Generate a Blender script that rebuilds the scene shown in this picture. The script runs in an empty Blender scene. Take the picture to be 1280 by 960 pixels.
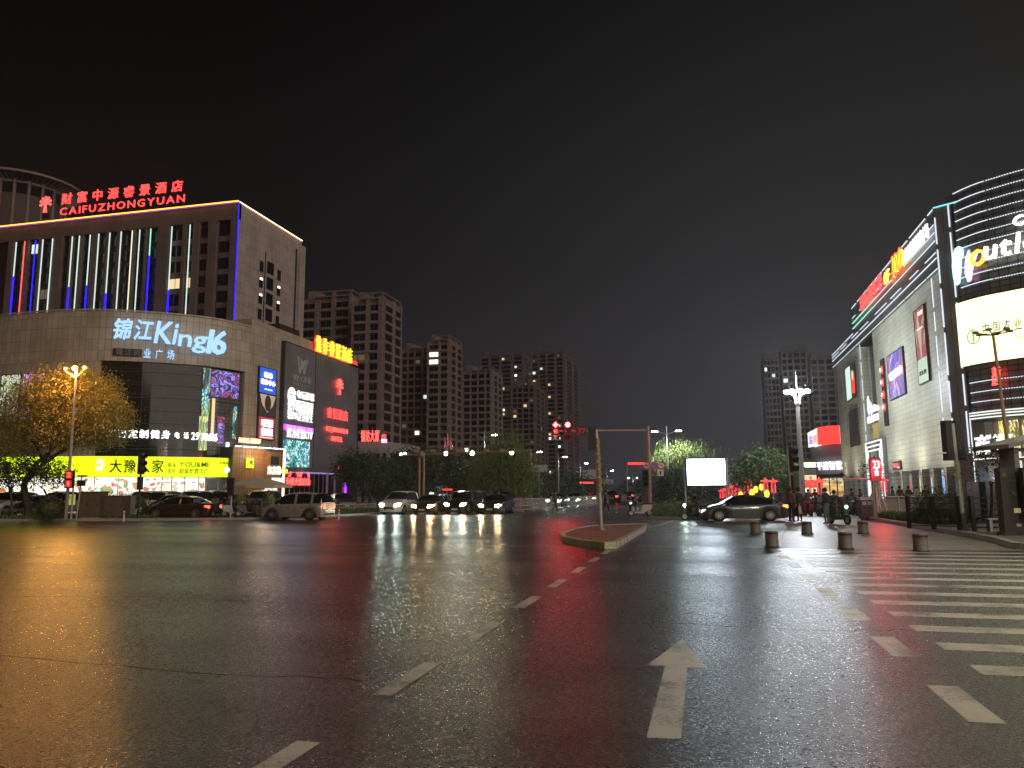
import bpy, bmesh, math, random
from math import sin, cos, pi, radians, atan2, sqrt, hypot
from mathutils import Vector, Matrix, noise
random.seed(7)
S = bpy.context.scene
COL = S.collection

# ------------------------------------------------------------------ camera
YAW, PITCH, ROLL, EYE, FPX = radians(13.76), radians(8.0), radians(0.35), 1.6, 960.0
cam_data = bpy.data.cameras.new('camera'); cam_data.sensor_width = 36; cam_data.lens = 27
cam_data.clip_start = 0.1; cam_data.clip_end = 5000
cam = bpy.data.objects.new('camera', cam_data); COL.objects.link(cam)
CM = Matrix.Rotation(YAW, 3, 'Z') @ Matrix.Rotation(pi/2 + PITCH, 3, 'X') @ Matrix.Rotation(-ROLL, 3, 'Z')
cam.matrix_world = Matrix.Translation((0, 0, EYE)) @ CM.to_4x4()
S.camera = cam
# ------------------------------------------------------------------ night sky (city glow)
W = bpy.data.worlds.new('World'); S.world = W; W.use_nodes = True
nt = W.node_tree; bg = nt.nodes['Background']
tc = nt.nodes.new('ShaderNodeTexCoord'); sep = nt.nodes.new('ShaderNodeSeparateXYZ')
nt.links.new(tc.outputs['Generated'], sep.inputs[0])
rmp = nt.nodes.new('ShaderNodeValToRGB'); nt.links.new(sep.outputs['Z'], rmp.inputs[0])
cr = rmp.color_ramp; cr.interpolation = 'EASE'
cr.elements[0].position = 0.0; cr.elements[0].color = (.0175, .0165, .0215, 1)
cr.elements[1].position = .62; cr.elements[1].color = (.0012, .0010, .0009, 1)
e = cr.elements.new(.12); e.color = (.0130, .0122, .0140, 1)
e = cr.elements.new(.30); e.color = (.0050, .0046, .0047, 1)
# the town's glow stands brightest over the main road ahead and to the right
gd_ = nt.nodes.new('ShaderNodeVectorMath'); gd_.operation = 'DOT_PRODUCT'; nt.links.new(tc.outputs['Generated'], gd_.inputs[0]); gd_.inputs[1].default_value = Vector((.13, .985, .05)).normalized()
gm = nt.nodes.new('ShaderNodeMath'); gm.operation = 'MAXIMUM'; gm.inputs[1].default_value = 0; nt.links.new(gd_.outputs['Value'], gm.inputs[0])
gp = nt.nodes.new('ShaderNodeMath'); gp.operation = 'POWER'; gp.inputs[1].default_value = 9; nt.links.new(gm.outputs[0], gp.inputs[0])
gx = nt.nodes.new('ShaderNodeMix'); gx.data_type = 'RGBA'; gx.blend_type = 'ADD'; nt.links.new(gp.outputs[0], gx.inputs['Factor']); nt.links.new(rmp.outputs[0], gx.inputs['A']); gx.inputs['B'].default_value = (.031, .031, .034, 1)
nt.links.new(gx.outputs['Result'], bg.inputs['Color']); bg.inputs['Strength'].default_value = .72
# ------------------------------------------------------------------ weak, very soft sun lamp added as city glow to brighten the facades
sun_l = bpy.data.lights.new('city_glow_fill', 'SUN'); sun_l.energy = .95; sun_l.angle = radians(60); sun_l.color = (1, .84, .76)
sun_o = bpy.data.objects.new('city_glow_fill', sun_l); COL.objects.link(sun_o); sun_o.rotation_euler = Vector((-.72, .48, -.40)).to_track_quat('-Z', 'Y').to_euler()
# ------------------------------------------------------------------ exposure and sampling
S.view_settings.view_transform = 'Standard'; S.view_settings.look = 'None'
S.view_settings.exposure = 0.22; S.view_settings.gamma = 1.0
S.render.engine = 'CYCLES'
cy = S.cycles
cy.use_denoising = True
try: cy.denoiser = 'OPENIMAGEDENOISE'
except Exception: pass
cy.max_bounces = 6; cy.diffuse_bounces = 2; cy.glossy_bounces = 3; cy.transmission_bounces = 4
cy.transparent_max_bounces = 8; cy.volume_bounces = 0; cy.sample_clamp_indirect = 3.0; cy.sample_clamp_direct = 0
cy.caustics_reflective = False; cy.caustics_refractive = False
cy.use_light_tree = True

# ------------------------------------------------------------------ measuring helpers
def ray(px, py):
    return CM @ Vector(((px-640)/FPX, -(py-480)/FPX, -1.0))
CF = Vector((-sin(YAW), cos(YAW)))            # camera heading on the ground
def at(px, depth, z=0.0):
    """ground point seen in picture column px (at eye level) at the given distance along the heading"""
    lat = (px-640)/FPX*depth
    return Vector((lat*cos(YAW)-depth*sin(YAW), lat*sin(YAW)+depth*cos(YAW), z))
def gnd(px, py, z=0.0):
    d = ray(px, py); t = (z-EYE)/d.z
    return Vector((d.x*t, d.y*t, z))
def hgt(py, depth, px=640):
    d = ray(px, py); k = d.x*CF.x+d.y*CF.y
    return EYE + d.z/k*depth
def depth_of(p): return p.x*CF.x+p.y*CF.y
class Fr:
    """vertical plane from ground point a to b; local x runs a->b, z up, -y faces out"""
    def __init__(s, a, b):
        s.a = Vector((a[0], a[1])); b = Vector((b[0], b[1])); s.len = (b-s.a).length
        s.u = (b-s.a).normalized(); s.n = Vector((s.u.y, -s.u.x)); s.rot = atan2(s.u.y, s.u.x)
    def hit(s, px, py, off=0.0):
        d = ray(px, py); o = s.a + s.n*off
        t = o.dot(s.n)/(d.x*s.n.x+d.y*s.n.y)
        p = Vector((d.x*t, d.y*t)); return (p-o).dot(s.u), EYE+d.z*t
    def w(s, x, off=0.0, z=0.0):
        p = s.a + s.u*x + s.n*off; return Vector((p.x, p.y, z))

# ------------------------------------------------------------------ materials
M = {}
def pmat(name, col, rough=.6, metal=0.0, emis=None, strength=0.0, noisy=0.0, nscale=4.0, bump=0.0, coat=0.0, alpha=1.0, trans=0.0):
    if name in M: return M[name]
    m = bpy.data.materials.new(name); m.use_nodes = True; n = m.node_tree; b = n.nodes['Principled BSDF']
    b.inputs['Base Color'].default_value = (*col, 1); b.inputs['Roughness'].default_value = rough
    b.inputs['Metallic'].default_value = metal
    if coat: b.inputs['Coat Weight'].default_value = coat; b.inputs['Coat Roughness'].default_value = .08
    if emis: b.inputs['Emission Color'].default_value = (*emis, 1); b.inputs['Emission Strength'].default_value = strength
    if trans: b.inputs['Transmission Weight'].default_value = trans
    if alpha < 1: b.inputs['Alpha'].default_value = alpha
    if noisy or bump:
        c = n.nodes.new('ShaderNodeTexCoord'); t = n.nodes.new('ShaderNodeTexNoise')
        t.inputs['Scale'].default_value = nscale; t.inputs['Detail'].default_value = 5; t.inputs['Roughness'].default_value = .65
        n.links.new(c.outputs['Object'], t.inputs['Vector'])
        if noisy:
            r = n.nodes.new('ShaderNodeMapRange'); r.inputs['From Min'].default_value = .3; r.inputs['From Max'].default_value = .7
            r.inputs['To Min'].default_value = 1-noisy; r.inputs['To Max'].default_value = 1+noisy*.6
            n.links.new(t.outputs['Fac'], r.inputs['Value'])
            x = n.nodes.new('ShaderNodeMix'); x.data_type = 'RGBA'; x.blend_type = 'MULTIPLY'; x.inputs['Factor'].default_value = 1
            x.inputs['A'].default_value = (*col, 1); n.links.new(r.outputs[0], x.inputs['B']); n.links.new(x.outputs['Result'], b.inputs['Base Color'])
        if bump:
            bp = n.nodes.new('ShaderNodeBump'); bp.inputs['Strength'].default_value = bump; bp.inputs['Distance'].default_value = .03
            n.links.new(t.outputs['Fac'], bp.inputs['Height']); n.links.new(bp.outputs[0], b.inputs['Normal'])
    M[name] = m; return m
def glow(name, col, strength, sample=True):
    if name in M: return M[name]
    m = bpy.data.materials.new(name); m.use_nodes = True; n = m.node_tree; b = n.nodes['Principled BSDF']
    b.inputs['Base Color'].default_value = (.05, .05, .05, 1); b.inputs['Roughness'].default_value = .5
    b.inputs['Emission Color'].default_value = (*col, 1); b.inputs['Emission Strength'].default_value = strength
    if not sample: m.cycles.emission_sampling = 'NONE'
    M[name] = m; return m
def tiled(name, col, joint, w, h, mortar=.012, rough=.5, vary=.12, offset=0.0, bump=.5, metal=0.0, emis=0.0, ecol=None):
    """cladding panels laid out in metres through the UV map"""
    if name in M: return M[name]
    m = bpy.data.materials.new(name); m.use_nodes = True; n = m.node_tree; b = n.nodes['Principled BSDF']
    u = n.nodes.new('ShaderNodeUVMap'); t = n.nodes.new('ShaderNodeTexBrick')
    n.links.new(u.outputs[0], t.inputs['Vector']); t.inputs['Scale'].default_value = 1.0; t.offset = offset
    t.inputs['Brick Width'].default_value = w; t.inputs['Row Height'].default_value = h; t.inputs['Mortar Size'].default_value = mortar
    t.inputs['Mortar Smooth'].default_value = .1; t.inputs['Bias'].default_value = 0
    t.inputs['Color1'].default_value = (*[c*(1-vary) for c in col], 1); t.inputs['Color2'].default_value = (*[c*(1+vary) for c in col], 1)
    t.inputs['Mortar'].default_value = (*joint, 1)
    ns = n.nodes.new('ShaderNodeTexNoise'); ns.inputs['Scale'].default_value = .35; ns.inputs['Detail'].default_value = 6
    n.links.new(u.outputs[0], ns.inputs['Vector'])
    r = n.nodes.new('ShaderNodeMapRange'); r.inputs['From Min'].default_value = .3; r.inputs['From Max'].default_value = .7
    r.inputs['To Min'].default_value = .78; r.inputs['To Max'].default_value = 1.12; n.links.new(ns.outputs['Fac'], r.inputs['Value'])
    x = n.nodes.new('ShaderNodeMix'); x.data_type = 'RGBA'; x.blend_type = 'MULTIPLY'; x.inputs['Factor'].default_value = 1
    n.links.new(t.outputs['Color'], x.inputs['A']); n.links.new(r.outputs[0], x.inputs['B'])
    n.links.new(x.outputs['Result'], b.inputs['Base Color'])
    b.inputs['Roughness'].default_value = rough; b.inputs['Metallic'].default_value = metal
    bp = n.nodes.new('ShaderNodeBump'); bp.inputs['Strength'].default_value = bump; bp.inputs['Distance'].default_value = .02; bp.invert = True
    n.links.new(t.outputs['Fac'], bp.inputs['Height']); n.links.new(bp.outputs[0], b.inputs['Normal'])
    M[name] = m; return m
def printed(name, cols, scale=1.0, strength=1.5, kind='noise', stretch=(1, 1, 1), sample=True):
    """flat print on a lit panel: a few flat colours in irregular shapes"""
    if name in M: return M[name]
    m = bpy.data.materials.new(name); m.use_nodes = True; n = m.node_tree; b = n.nodes['Principled BSDF']
    u = n.nodes.new('ShaderNodeTexCoord'); mp = n.nodes.new('ShaderNodeMapping'); mp.inputs['Scale'].default_value = stretch
    n.links.new(u.outputs['Object'], mp.inputs[0])
    if kind == 'noise':
        t = n.nodes.new('ShaderNodeTexNoise'); t.inputs['Scale'].default_value = scale; t.inputs['Detail'].default_value = 4; t.inputs['Distortion'].default_value = 1.0
        out = t.outputs['Fac']; lo, hi = .32, .68
    else:
        t = n.nodes.new('ShaderNodeTexVoronoi'); t.inputs['Scale'].default_value = scale
        sp = n.nodes.new('ShaderNodeSeparateColor'); n.links.new(t.outputs['Color'], sp.inputs[0]); out = sp.outputs[0]; lo, hi = 0, 1
    n.links.new(mp.outputs[0], t.inputs['Vector'])
    r = n.nodes.new('ShaderNodeValToRGB'); r.color_ramp.interpolation = 'CONSTANT'
    for i, c in enumerate(cols):
        p = lo+(hi-lo)*i/len(cols) if i else 0
        el = r.color_ramp.elements[0] if i == 0 else r.color_ramp.elements.new(p)
        el.position = p; el.color = (*c, 1)
    r.color_ramp.elements[-1].position = 1.0 if len(cols) < 2 else r.color_ramp.elements[-1].position
    # drop the default white stop
    ee = r.color_ramp.elements
    for el in list(ee):
        if len(ee) > len(cols) and el.position > .999: ee.remove(el)
    n.links.new(out, r.inputs[0]); n.links.new(r.outputs[0], b.inputs['Emission Color']); b.inputs['Emission Strength'].default_value = strength
    b.inputs['Base Color'].default_value = (.1, .1, .1, 1); b.inputs['Roughness'].default_value = .3
    if not sample: m.cycles.emission_sampling = 'NONE'
    M[name] = m; return m

def asphalt(name, base, wet=1.0, rough=(.24, .33), agg=1.0):
    m = bpy.data.materials.new(name); m.use_nodes = True; n = m.node_tree; b = n.nodes['Principled BSDF']; L = n.links.new
    c = n.nodes.new('ShaderNodeTexCoord')
    def ns(scale, detail=4, rg=.6, st=(1, 1, 1)):
        mp = n.nodes.new('ShaderNodeMapping'); mp.inputs['Scale'].default_value = st; L(c.outputs['Object'], mp.inputs[0])
        t = n.nodes.new('ShaderNodeTexNoise'); t.inputs['Scale'].default_value = scale; t.inputs['Detail'].default_value = detail
        t.inputs['Roughness'].default_value = rg; L(mp.outputs[0], t.inputs['Vector']); return t.outputs['Fac']
    def rng(v, a, b_, lo, hi):
        r = n.nodes.new('ShaderNodeMapRange'); r.inputs['From Min'].default_value = a; r.inputs['From Max'].default_value = b_
        r.inputs['To Min'].default_value = lo; r.inputs['To Max'].default_value = hi; L(v, r.inputs['Value']); return r.outputs[0]
    def mth(op, a, b_):
        t = n.nodes.new('ShaderNodeMath'); t.operation = op
        for i, v in enumerate((a, b_)):
            if isinstance(v, (int, float)): t.inputs[i].default_value = v
            else: L(v, t.inputs[i])
        return t.outputs[0]
    fine = n.nodes.new('ShaderNodeTexVoronoi'); fine.inputs['Scale'].default_value = 62; L(c.outputs['Object'], fine.inputs['Vector'])
    fs = n.nodes.new('ShaderNodeSeparateColor'); L(fine.outputs['Color'], fs.inputs[0])
    pale = n.nodes.new('ShaderNodeMath'); pale.operation = 'POWER'; L(fs.outputs[0], pale.inputs[0]); pale.inputs[1].default_value = 5
    stones = mth('ADD', mth('MULTIPLY', pale.outputs[0], 3.2*agg), rng(fine.outputs['Distance'], 0, .6, .9, .2))  # pale stones also put the sparkle of the road into the colour
    big = rng(ns(.22, 4, .6, (.45, 1.3, 1)), .35, .65, .5, 1.3)
    track = rng(ns(.5, 5, .6, (.16, 1.6, 1)), .3, .7, .6, 1.3)
    v = mth('MULTIPLY', mth('MULTIPLY', stones, big), track)
    # thin sealed cracks running across the lanes
    cv = n.nodes.new('ShaderNodeTexVoronoi'); cv.feature = 'DISTANCE_TO_EDGE'; cv.inputs['Scale'].default_value = .09
    dn = n.nodes.new('ShaderNodeTexNoise'); dn.inputs['Scale'].default_value = .8; dn.inputs['Detail'].default_value = 5; L(c.outputs['Object'], dn.inputs['Vector'])
    vm = n.nodes.new('ShaderNodeVectorMath'); vm.operation = 'MULTIPLY_ADD'; L(dn.outputs['Color'], vm.inputs[0]); vm.inputs[1].default_value = (1.6, 1.6, 0); L(c.outputs['Object'], vm.inputs[2])
    L(vm.outputs[0], cv.inputs['Vector'])
    crack = rng(cv.outputs['Distance'], 0.0, .0014, .5, 1.0)
    v = mth('MULTIPLY', v, crack)
    mx = n.nodes.new('ShaderNodeMix'); mx.data_type = 'RGBA'; mx.blend_type = 'MULTIPLY'; mx.inputs['Factor'].default_value = 1
    mx.inputs['A'].default_value = (*base, 1); L(v, mx.inputs['B']); L(mx.outputs['Result'], b.inputs['Base Color'])
    rg = mth('ADD', rng(ns(.16, 4, .6, (.5, 1.6, 1)), .38, .62, rough[0], rough[1]), rng(fs.outputs[1], 0, 1, -.10*agg, .12*agg))
    L(rg, b.inputs['Roughness'])
    b.inputs['Specular IOR Level'].default_value = .75*wet
    hgt_ = mth('ADD', mth('MULTIPLY', fine.outputs['Distance'], .0026*agg), mth('MULTIPLY', fs.outputs[2], .0013*agg))
    bp = n.nodes.new('ShaderNodeBump'); bp.inputs['Strength'].default_value = 1.0; bp.inputs['Distance'].default_value = 1.0
    L(hgt_, bp.inputs['Height']); L(bp.outputs[0], b.inputs['Normal'])
    M[name] = m; return m

asphalt('asphalt', (.031, .0265, .024))
asphalt('pavement', (.16, .145, .125), wet=.8, rough=(.3, .5), agg=.5)
def paint_mat():
    m = bpy.data.materials.new('road_paint'); m.use_nodes = True; n = m.node_tree; b = n.nodes['Principled BSDF']; L = n.links.new
    c = n.nodes.new('ShaderNodeTexCoord'); t = n.nodes.new('ShaderNodeTexNoise'); t.inputs['Scale'].default_value = 22; t.inputs['Detail'].default_value = 8; t.inputs['Roughness'].default_value = .8
    L(c.outputs['Object'], t.inputs['Vector'])
    t2 = n.nodes.new('ShaderNodeTexNoise'); t2.inputs['Scale'].default_value = 1.7; t2.inputs['Detail'].default_value = 5; L(c.outputs['Object'], t2.inputs['Vector'])
    a = n.nodes.new('ShaderNodeMath'); a.operation = 'ADD'; L(t.outputs['Fac'], a.inputs[0]); L(t2.outputs['Fac'], a.inputs[1])
    r = n.nodes.new('ShaderNodeValToRGB'); r.color_ramp.elements[0].position = .80; r.color_ramp.elements[0].color = (.07, .06, .05, 1)
    r.color_ramp.elements[1].position = 1.07; r.color_ramp.elements[1].color = (.36, .33, .28, 1)
    L(a.outputs[0], r.inputs[0]); L(r.outputs[0], b.inputs['Base Color']); b.inputs['Roughness'].default_value = .4
    bp = n.nodes.new('ShaderNodeBump'); bp.inputs['Strength'].default_value = .7; bp.inputs['Distance'].default_value = .006
    t3 = n.nodes.new('ShaderNodeTexVoronoi'); t3.inputs['Scale'].default_value = 75; L(c.outputs['Object'], t3.inputs['Vector'])
    L(t3.outputs['Distance'], bp.inputs['Height']); L(bp.outputs[0], b.inputs['Normal']); M['road_paint'] = m
paint_mat()
pmat('kerb_stone', (.34, .32, .28), .55, noisy=.35, nscale=6, bump=.4)
pmat('kerb_paint', (.42, .44, .22), .5, noisy=.45, nscale=9, bump=.3)
pmat('steel', (.34, .34, .33), .38, .7, noisy=.2, nscale=8); pmat('pole_grey', (.36, .35, .32), .45, .2, noisy=.15, nscale=5)
pmat('pole_brown', (.30, .20, .12), .5, .2, noisy=.25, nscale=4); pmat('black_metal', (.02, .02, .022), .4, .3)
pmat('black_plastic', (.006, .006, .006), .6); pmat('dark_glass', (.012, .016, .018), .06, 0, coat=.3)
pmat('rubber', (.02, .02, .02), .8); pmat('alloy', (.45, .45, .46), .3, .8)
pmat('leaf_green', (.065, .10, .025), .6, noisy=.5, nscale=1.5); pmat('leaf_dark', (.032, .058, .026), .6, noisy=.5, nscale=1.2)
pmat('leaf_willow', (.13, .17, .035), .6, noisy=.45, nscale=1.4); pmat('leaf_yellow_olive', (.32, .27, .06), .6, noisy=.5, nscale=1.3)  # last one is a yellow-olive leaf tone
pmat('bark', (.07, .05, .035), .85, noisy=.4, nscale=6, bump=.6); pmat('white_bark', (.45, .43, .38), .8, noisy=.3, nscale=6)
pmat('grass_blade', (.07, .12, .03), .7, noisy=.5, nscale=2); pmat('soil', (.05, .04, .03), .9, noisy=.4)
tiled('beige_cladding', (.46, .385, .28), (.14, .12, .10), .60, 1.10, .018, rough=.5)
tiled('mall_cladding', (.50, .485, .39), (.25, .24, .19), 1.2, .42, .018, rough=.4, vary=.06)
tiled('hotel_stone_lit', (.44, .36, .31), (.14, .11, .09), 1.2, 1.6, .02, rough=.7, vary=.05)  # paler stone for the side; its stronger light is put into the colour
tiled('hotel_stone_dim', (.17, .120, .098), (.09, .065, .055), 1.2, 1.6, .02, rough=.7, vary=.05)  # same stone darkened for the dimmer front, shade put into the colour
tiled('grey_panel', (.20, .19, .20), (.09, .085, .09), .42, 30, .02, rough=.45, vary=.03)
tiled('tower_render', (.27, .19, .165), (.15, .11, .10), 3, 2.95, .05, rough=.8, vary=.04)
tiled('tower_hazed', (.17, .13, .12), (.1, .08, .08), 3, 2.95, .05, rough=.8, vary=.04)  # darker copy of the tower render; distance haze is put into the colour
tiled('tower_pale', (.22, .19, .18), (.2, .17, .16), 3, 2.95, .05, rough=.8, vary=.04)  # tone lowered as well, for the hazy dimness of distance
tiled('curtain_glass', (.008, .011, .009), (.03, .033, .03), 1.9, 1.25, .03, rough=.07, vary=.25, bump=.2)
tiled('led_curtain', (.12, .125, .115), (.008, .008, .01), .6, .35, .03, rough=.3, vary=.2)
tiled('paving_slabs', (.20, .18, .15), (.07, .06, .05), .6, .3, .008, rough=.42, vary=.18, offset=.5)
tiled('red_brick', (.26, .10, .06), (.12, .08, .06), .24, .12, .01, rough=.6, vary=.25, offset=.5)
pmat('fascia', (.42, .38, .34), .5, noisy=.1); pmat('wood_plank', (.30, .16, .07), .5, noisy=.35, nscale=5)
pmat('white_trim', (.62, .60, .56), .5); pmat('dark_trim', (.03, .03, .032), .5); pmat('concrete', (.30, .27, .24), .8, noisy=.2)
glow('glow_red', (1, .04, .035), 5); glow('glow_red_soft', (1, .04, .03), 1.5); glow('glow_signal_red', (1, .05, .06), 26)
glow('glow_white', (1, 1, .97), 2.6); glow('glow_white_small', (1, 1, .97), 1.15); glow('glow_red_text', (1, .05, .045), 2.4); glow('glow_white_soft', (.95, 1, .96), 1.0); glow('glow_ice', (.36, .62, 1), 1.15); glow('glow_blue', (.02, .015, 1), 3.0)
glow('glow_yellow', (1, .62, .03), 1.9); glow('glow_lime', (.60, .77, 0.0), 1.5); glow('glow_warm', (1, .66, .30), 3.0); glow('glow_purple', (.28, .01, .9), 9)
glow('glow_green', (.02, .75, .30), .8); glow('glow_pink', (1, .42, .95), 2.2); glow('glow_teal', (.5, 1, .95), 2.5); glow('glow_led_line', (.8, .88, 1), .95)
glow('glow_edge', (1, .40, .03), 3.2); glow('lamp_white', (.85, .95, 1), 160); glow('lamp_orange', (1, .36, .06), 7); glow('lamp_dim', (1, .55, .2), 3)
glow('head_cool', (.80, 1, .92), 90); glow('head_warm', (1, .72, .36), 90); glow('tail_red', (1, .04, .02), 8); glow('amber', (1, .36, .05), 5)
glow('screen_white', (.76, .88, 1), 14.0); glow('screen_cream', (1, 1, .52), 1.6)
glow('win_warm', (1, .72, .40), .9, False); glow('win_cool', (.80, .95, 1), .9, False); glow('win_dim', (1, .66, .40), .10, False); glow('win_bright', (.95, 1, .9), 2.0, False)
pmat('window_glass', (.010, .012, .014), .15)
pmat('text_dark', (.02, .02, .012), .5); pmat('text_grey', (.45, .43, .42), .4); pmat('text_gold', (.10, .09, .02), .5)

# ------------------------------------------------------------------ mesh collector
class MB:
    def __init__(s): s.v = []; s.f = []; s.uv = []; s.mi = []; s.m = 0
    def quad(s, pts, uvs=None):
        b = len(s.v); s.v += [tuple(p) for p in pts]; s.f.append(tuple(range(b, b+len(pts)))); s.mi.append(s.m)
        if uvs is None:
            p = [Vector(q) for q in pts]; nn = (p[1]-p[0]).cross(p[2]-p[0])
            ax, ay, az = abs(nn.x), abs(nn.y), abs(nn.z)
            uvs = [(q.x, q.y) for q in p] if az >= ax and az >= ay else [(q.x, q.z) for q in p] if ay >= ax else [(q.y, q.z) for q in p]
        s.uv.append(uvs); return s
    def box(s, x0, x1, y0, y1, z0, z1):
        P = [(x0, y0, z0), (x1, y0, z0), (x1, y1, z0), (x0, y1, z0), (x0, y0, z1), (x1, y0, z1), (x1, y1, z1), (x0, y1, z1)]
        for q in ((0, 3, 2, 1), (4, 5, 6, 7), (0, 1, 5, 4), (1, 2, 6, 5), (2, 3, 7, 6), (3, 0, 4, 7)): s.quad([P[i] for i in q])
        return s
    def prism(s, poly, z0, z1):
        n = len(poly); s.quad([(p[0], p[1], z1) for p in poly]); s.quad([(p[0], p[1], z0) for p in reversed(poly)])
        for i in range(n):
            a, b = poly[i], poly[(i+1) % n]; s.quad([(a[0], a[1], z0), (b[0], b[1], z0), (b[0], b[1], z1), (a[0], a[1], z1)])
        return s
    def tube(s, p0, p1, r0, r1=None, n=8, caps=True):
        r1 = r0 if r1 is None else r1; p0, p1 = Vector(p0), Vector(p1); d = (p1-p0)
        if d.length < 1e-6: return s
        d.normalize(); a = d.orthogonal().normalized(); b = d.cross(a)
        A = [p0+(a*cos(2*pi*i/n)+b*sin(2*pi*i/n))*r0 for i in range(n)]; B = [p1+(a*cos(2*pi*i/n)+b*sin(2*pi*i/n))*r1 for i in range(n)]
        for i in range(n): j = (i+1) % n; s.quad([A[i], A[j], B[j], B[i]])
        if caps: s.quad(A[::-1]); s.quad(B)
        return s
    def path(s, pts, r, n=6):
        for a, b in zip(pts, pts[1:]): s.tube(a, b, r, r, n)
        return s
    def ball(s, c, r, n=8, sz=1.0, sx=1.0, sy=1.0):
        c = Vector(c); m = max(4, n//2+1)
        P = lambda i, j: c+Vector((r*sx*sin(pi*i/m)*cos(2*pi*j/n), r*sy*sin(pi*i/m)*sin(2*pi*j/n), r*sz*cos(pi*i/m)))
        for i in range(m):
            for j in range(n):
                q = [P(i, j), P(i+1, j), P(i+1, j+1), P(i, j+1)]
                if i == 0: q = [q[0], q[1], q[2]]
                elif i == m-1: q = [q[0], q[1], q[3]]
                s.quad(q)
        return s
    def strip(s, pts, z0, z1, thick=0.0):
        """vertical wall along ground points; uv in metres"""
        L = 0.0
        for a, b in zip(pts, pts[1:]):
            d = hypot(b[0]-a[0], b[1]-a[1]); s.quad([(a[0], a[1], z0), (b[0], b[1], z0), (b[0], b[1], z1), (a[0], a[1], z1)], [(L, z0), (L+d, z0), (L+d, z1), (L, z1)]); L += d
        return s
    def mesh(s, name, mats, smooth=False):
        me = bpy.data.meshes.new(name); me.from_pydata(s.v, [], s.f)
        ul = me.uv_layers.new(name='UVMap'); k = 0
        flat = [c for f in s.uv for p in f for c in p]; ul.data.foreach_set('uv', flat)
        for m in (mats if isinstance(mats, (list, tuple)) else [mats]): me.materials.append(M[m] if isinstance(m, str) else m)
        if any(s.mi): me.polygons.foreach_set('material_index', s.mi)
        if smooth:
            bm = bmesh.new(); bm.from_mesh(me); bmesh.ops.remove_doubles(bm, verts=bm.verts, dist=1e-4); bm.to_mesh(me); bm.free()
            me.polygons.foreach_set('use_smooth', [True]*len(me.polygons))
        me.update(); return me
    def build(s, name, mats, parent=None, loc=(0, 0, 0), rotz=0.0, smooth=False, kind=None, label=None):
        return link(name, s.mesh(name, mats, smooth), parent, loc, rotz, kind, label)
def link(name, me, parent=None, loc=(0, 0, 0), rotz=0.0, kind=None, label=None):
    o = bpy.data.objects.new(name, me); COL.objects.link(o); o.parent = parent; o.location = loc; o.rotation_euler = (0, 0, rotz)
    if kind: o['kind'] = kind
    if label: o['label'] = label
    return o
def tag(o, label, cat, group=None, kind=None):
    o['label'] = label; o['category'] = cat
    if group: o['group'] = group
    if kind: o['kind'] = kind
    return o
def thing(name, label, cat, loc=(0, 0, 0), rotz=0.0, group=None):
    o = bpy.data.objects.new(name, None); COL.objects.link(o); o.location = loc; o.rotation_euler = (0, 0, rotz); o.empty_display_size = .2
    return tag(o, label, cat, group)
KIDS = {}
def kids(o):
    return [c for c in COL.objects if c.parent == o]
def snapshot(root):
    return [(c, [(d, []) for d in kids(c)]) for c in kids(root)]
def dup(root, snap, loc, rotz, label, group=None):
    r = root.copy(); COL.objects.link(r); r.location = loc; r.rotation_euler = (0, 0, rotz); r['label'] = label
    if group: r['group'] = group
    for c, sub in snap:
        k = c.copy(); COL.objects.link(k); k.parent = r
        for d, _ in sub:
            g = d.copy(); COL.objects.link(g); g.parent = k
    return r
def lamp(kind, name, loc, power, col, parent, size=.15, spot=None, blend=.6, aim=None):
    l = bpy.data.lights.new(name, kind); l.energy = power; l.color = col
    if kind in ('POINT', 'SPOT'): l.shadow_soft_size = size
    if kind == 'SPOT': l.spot_size = spot; l.spot_blend = blend
    o = bpy.data.objects.new(name, l); COL.objects.link(o); o.parent = parent; o.location = loc
    if aim is not None: o.rotation_euler = Vector(aim).to_track_quat('-Z', 'Y').to_euler()
    return o

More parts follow.
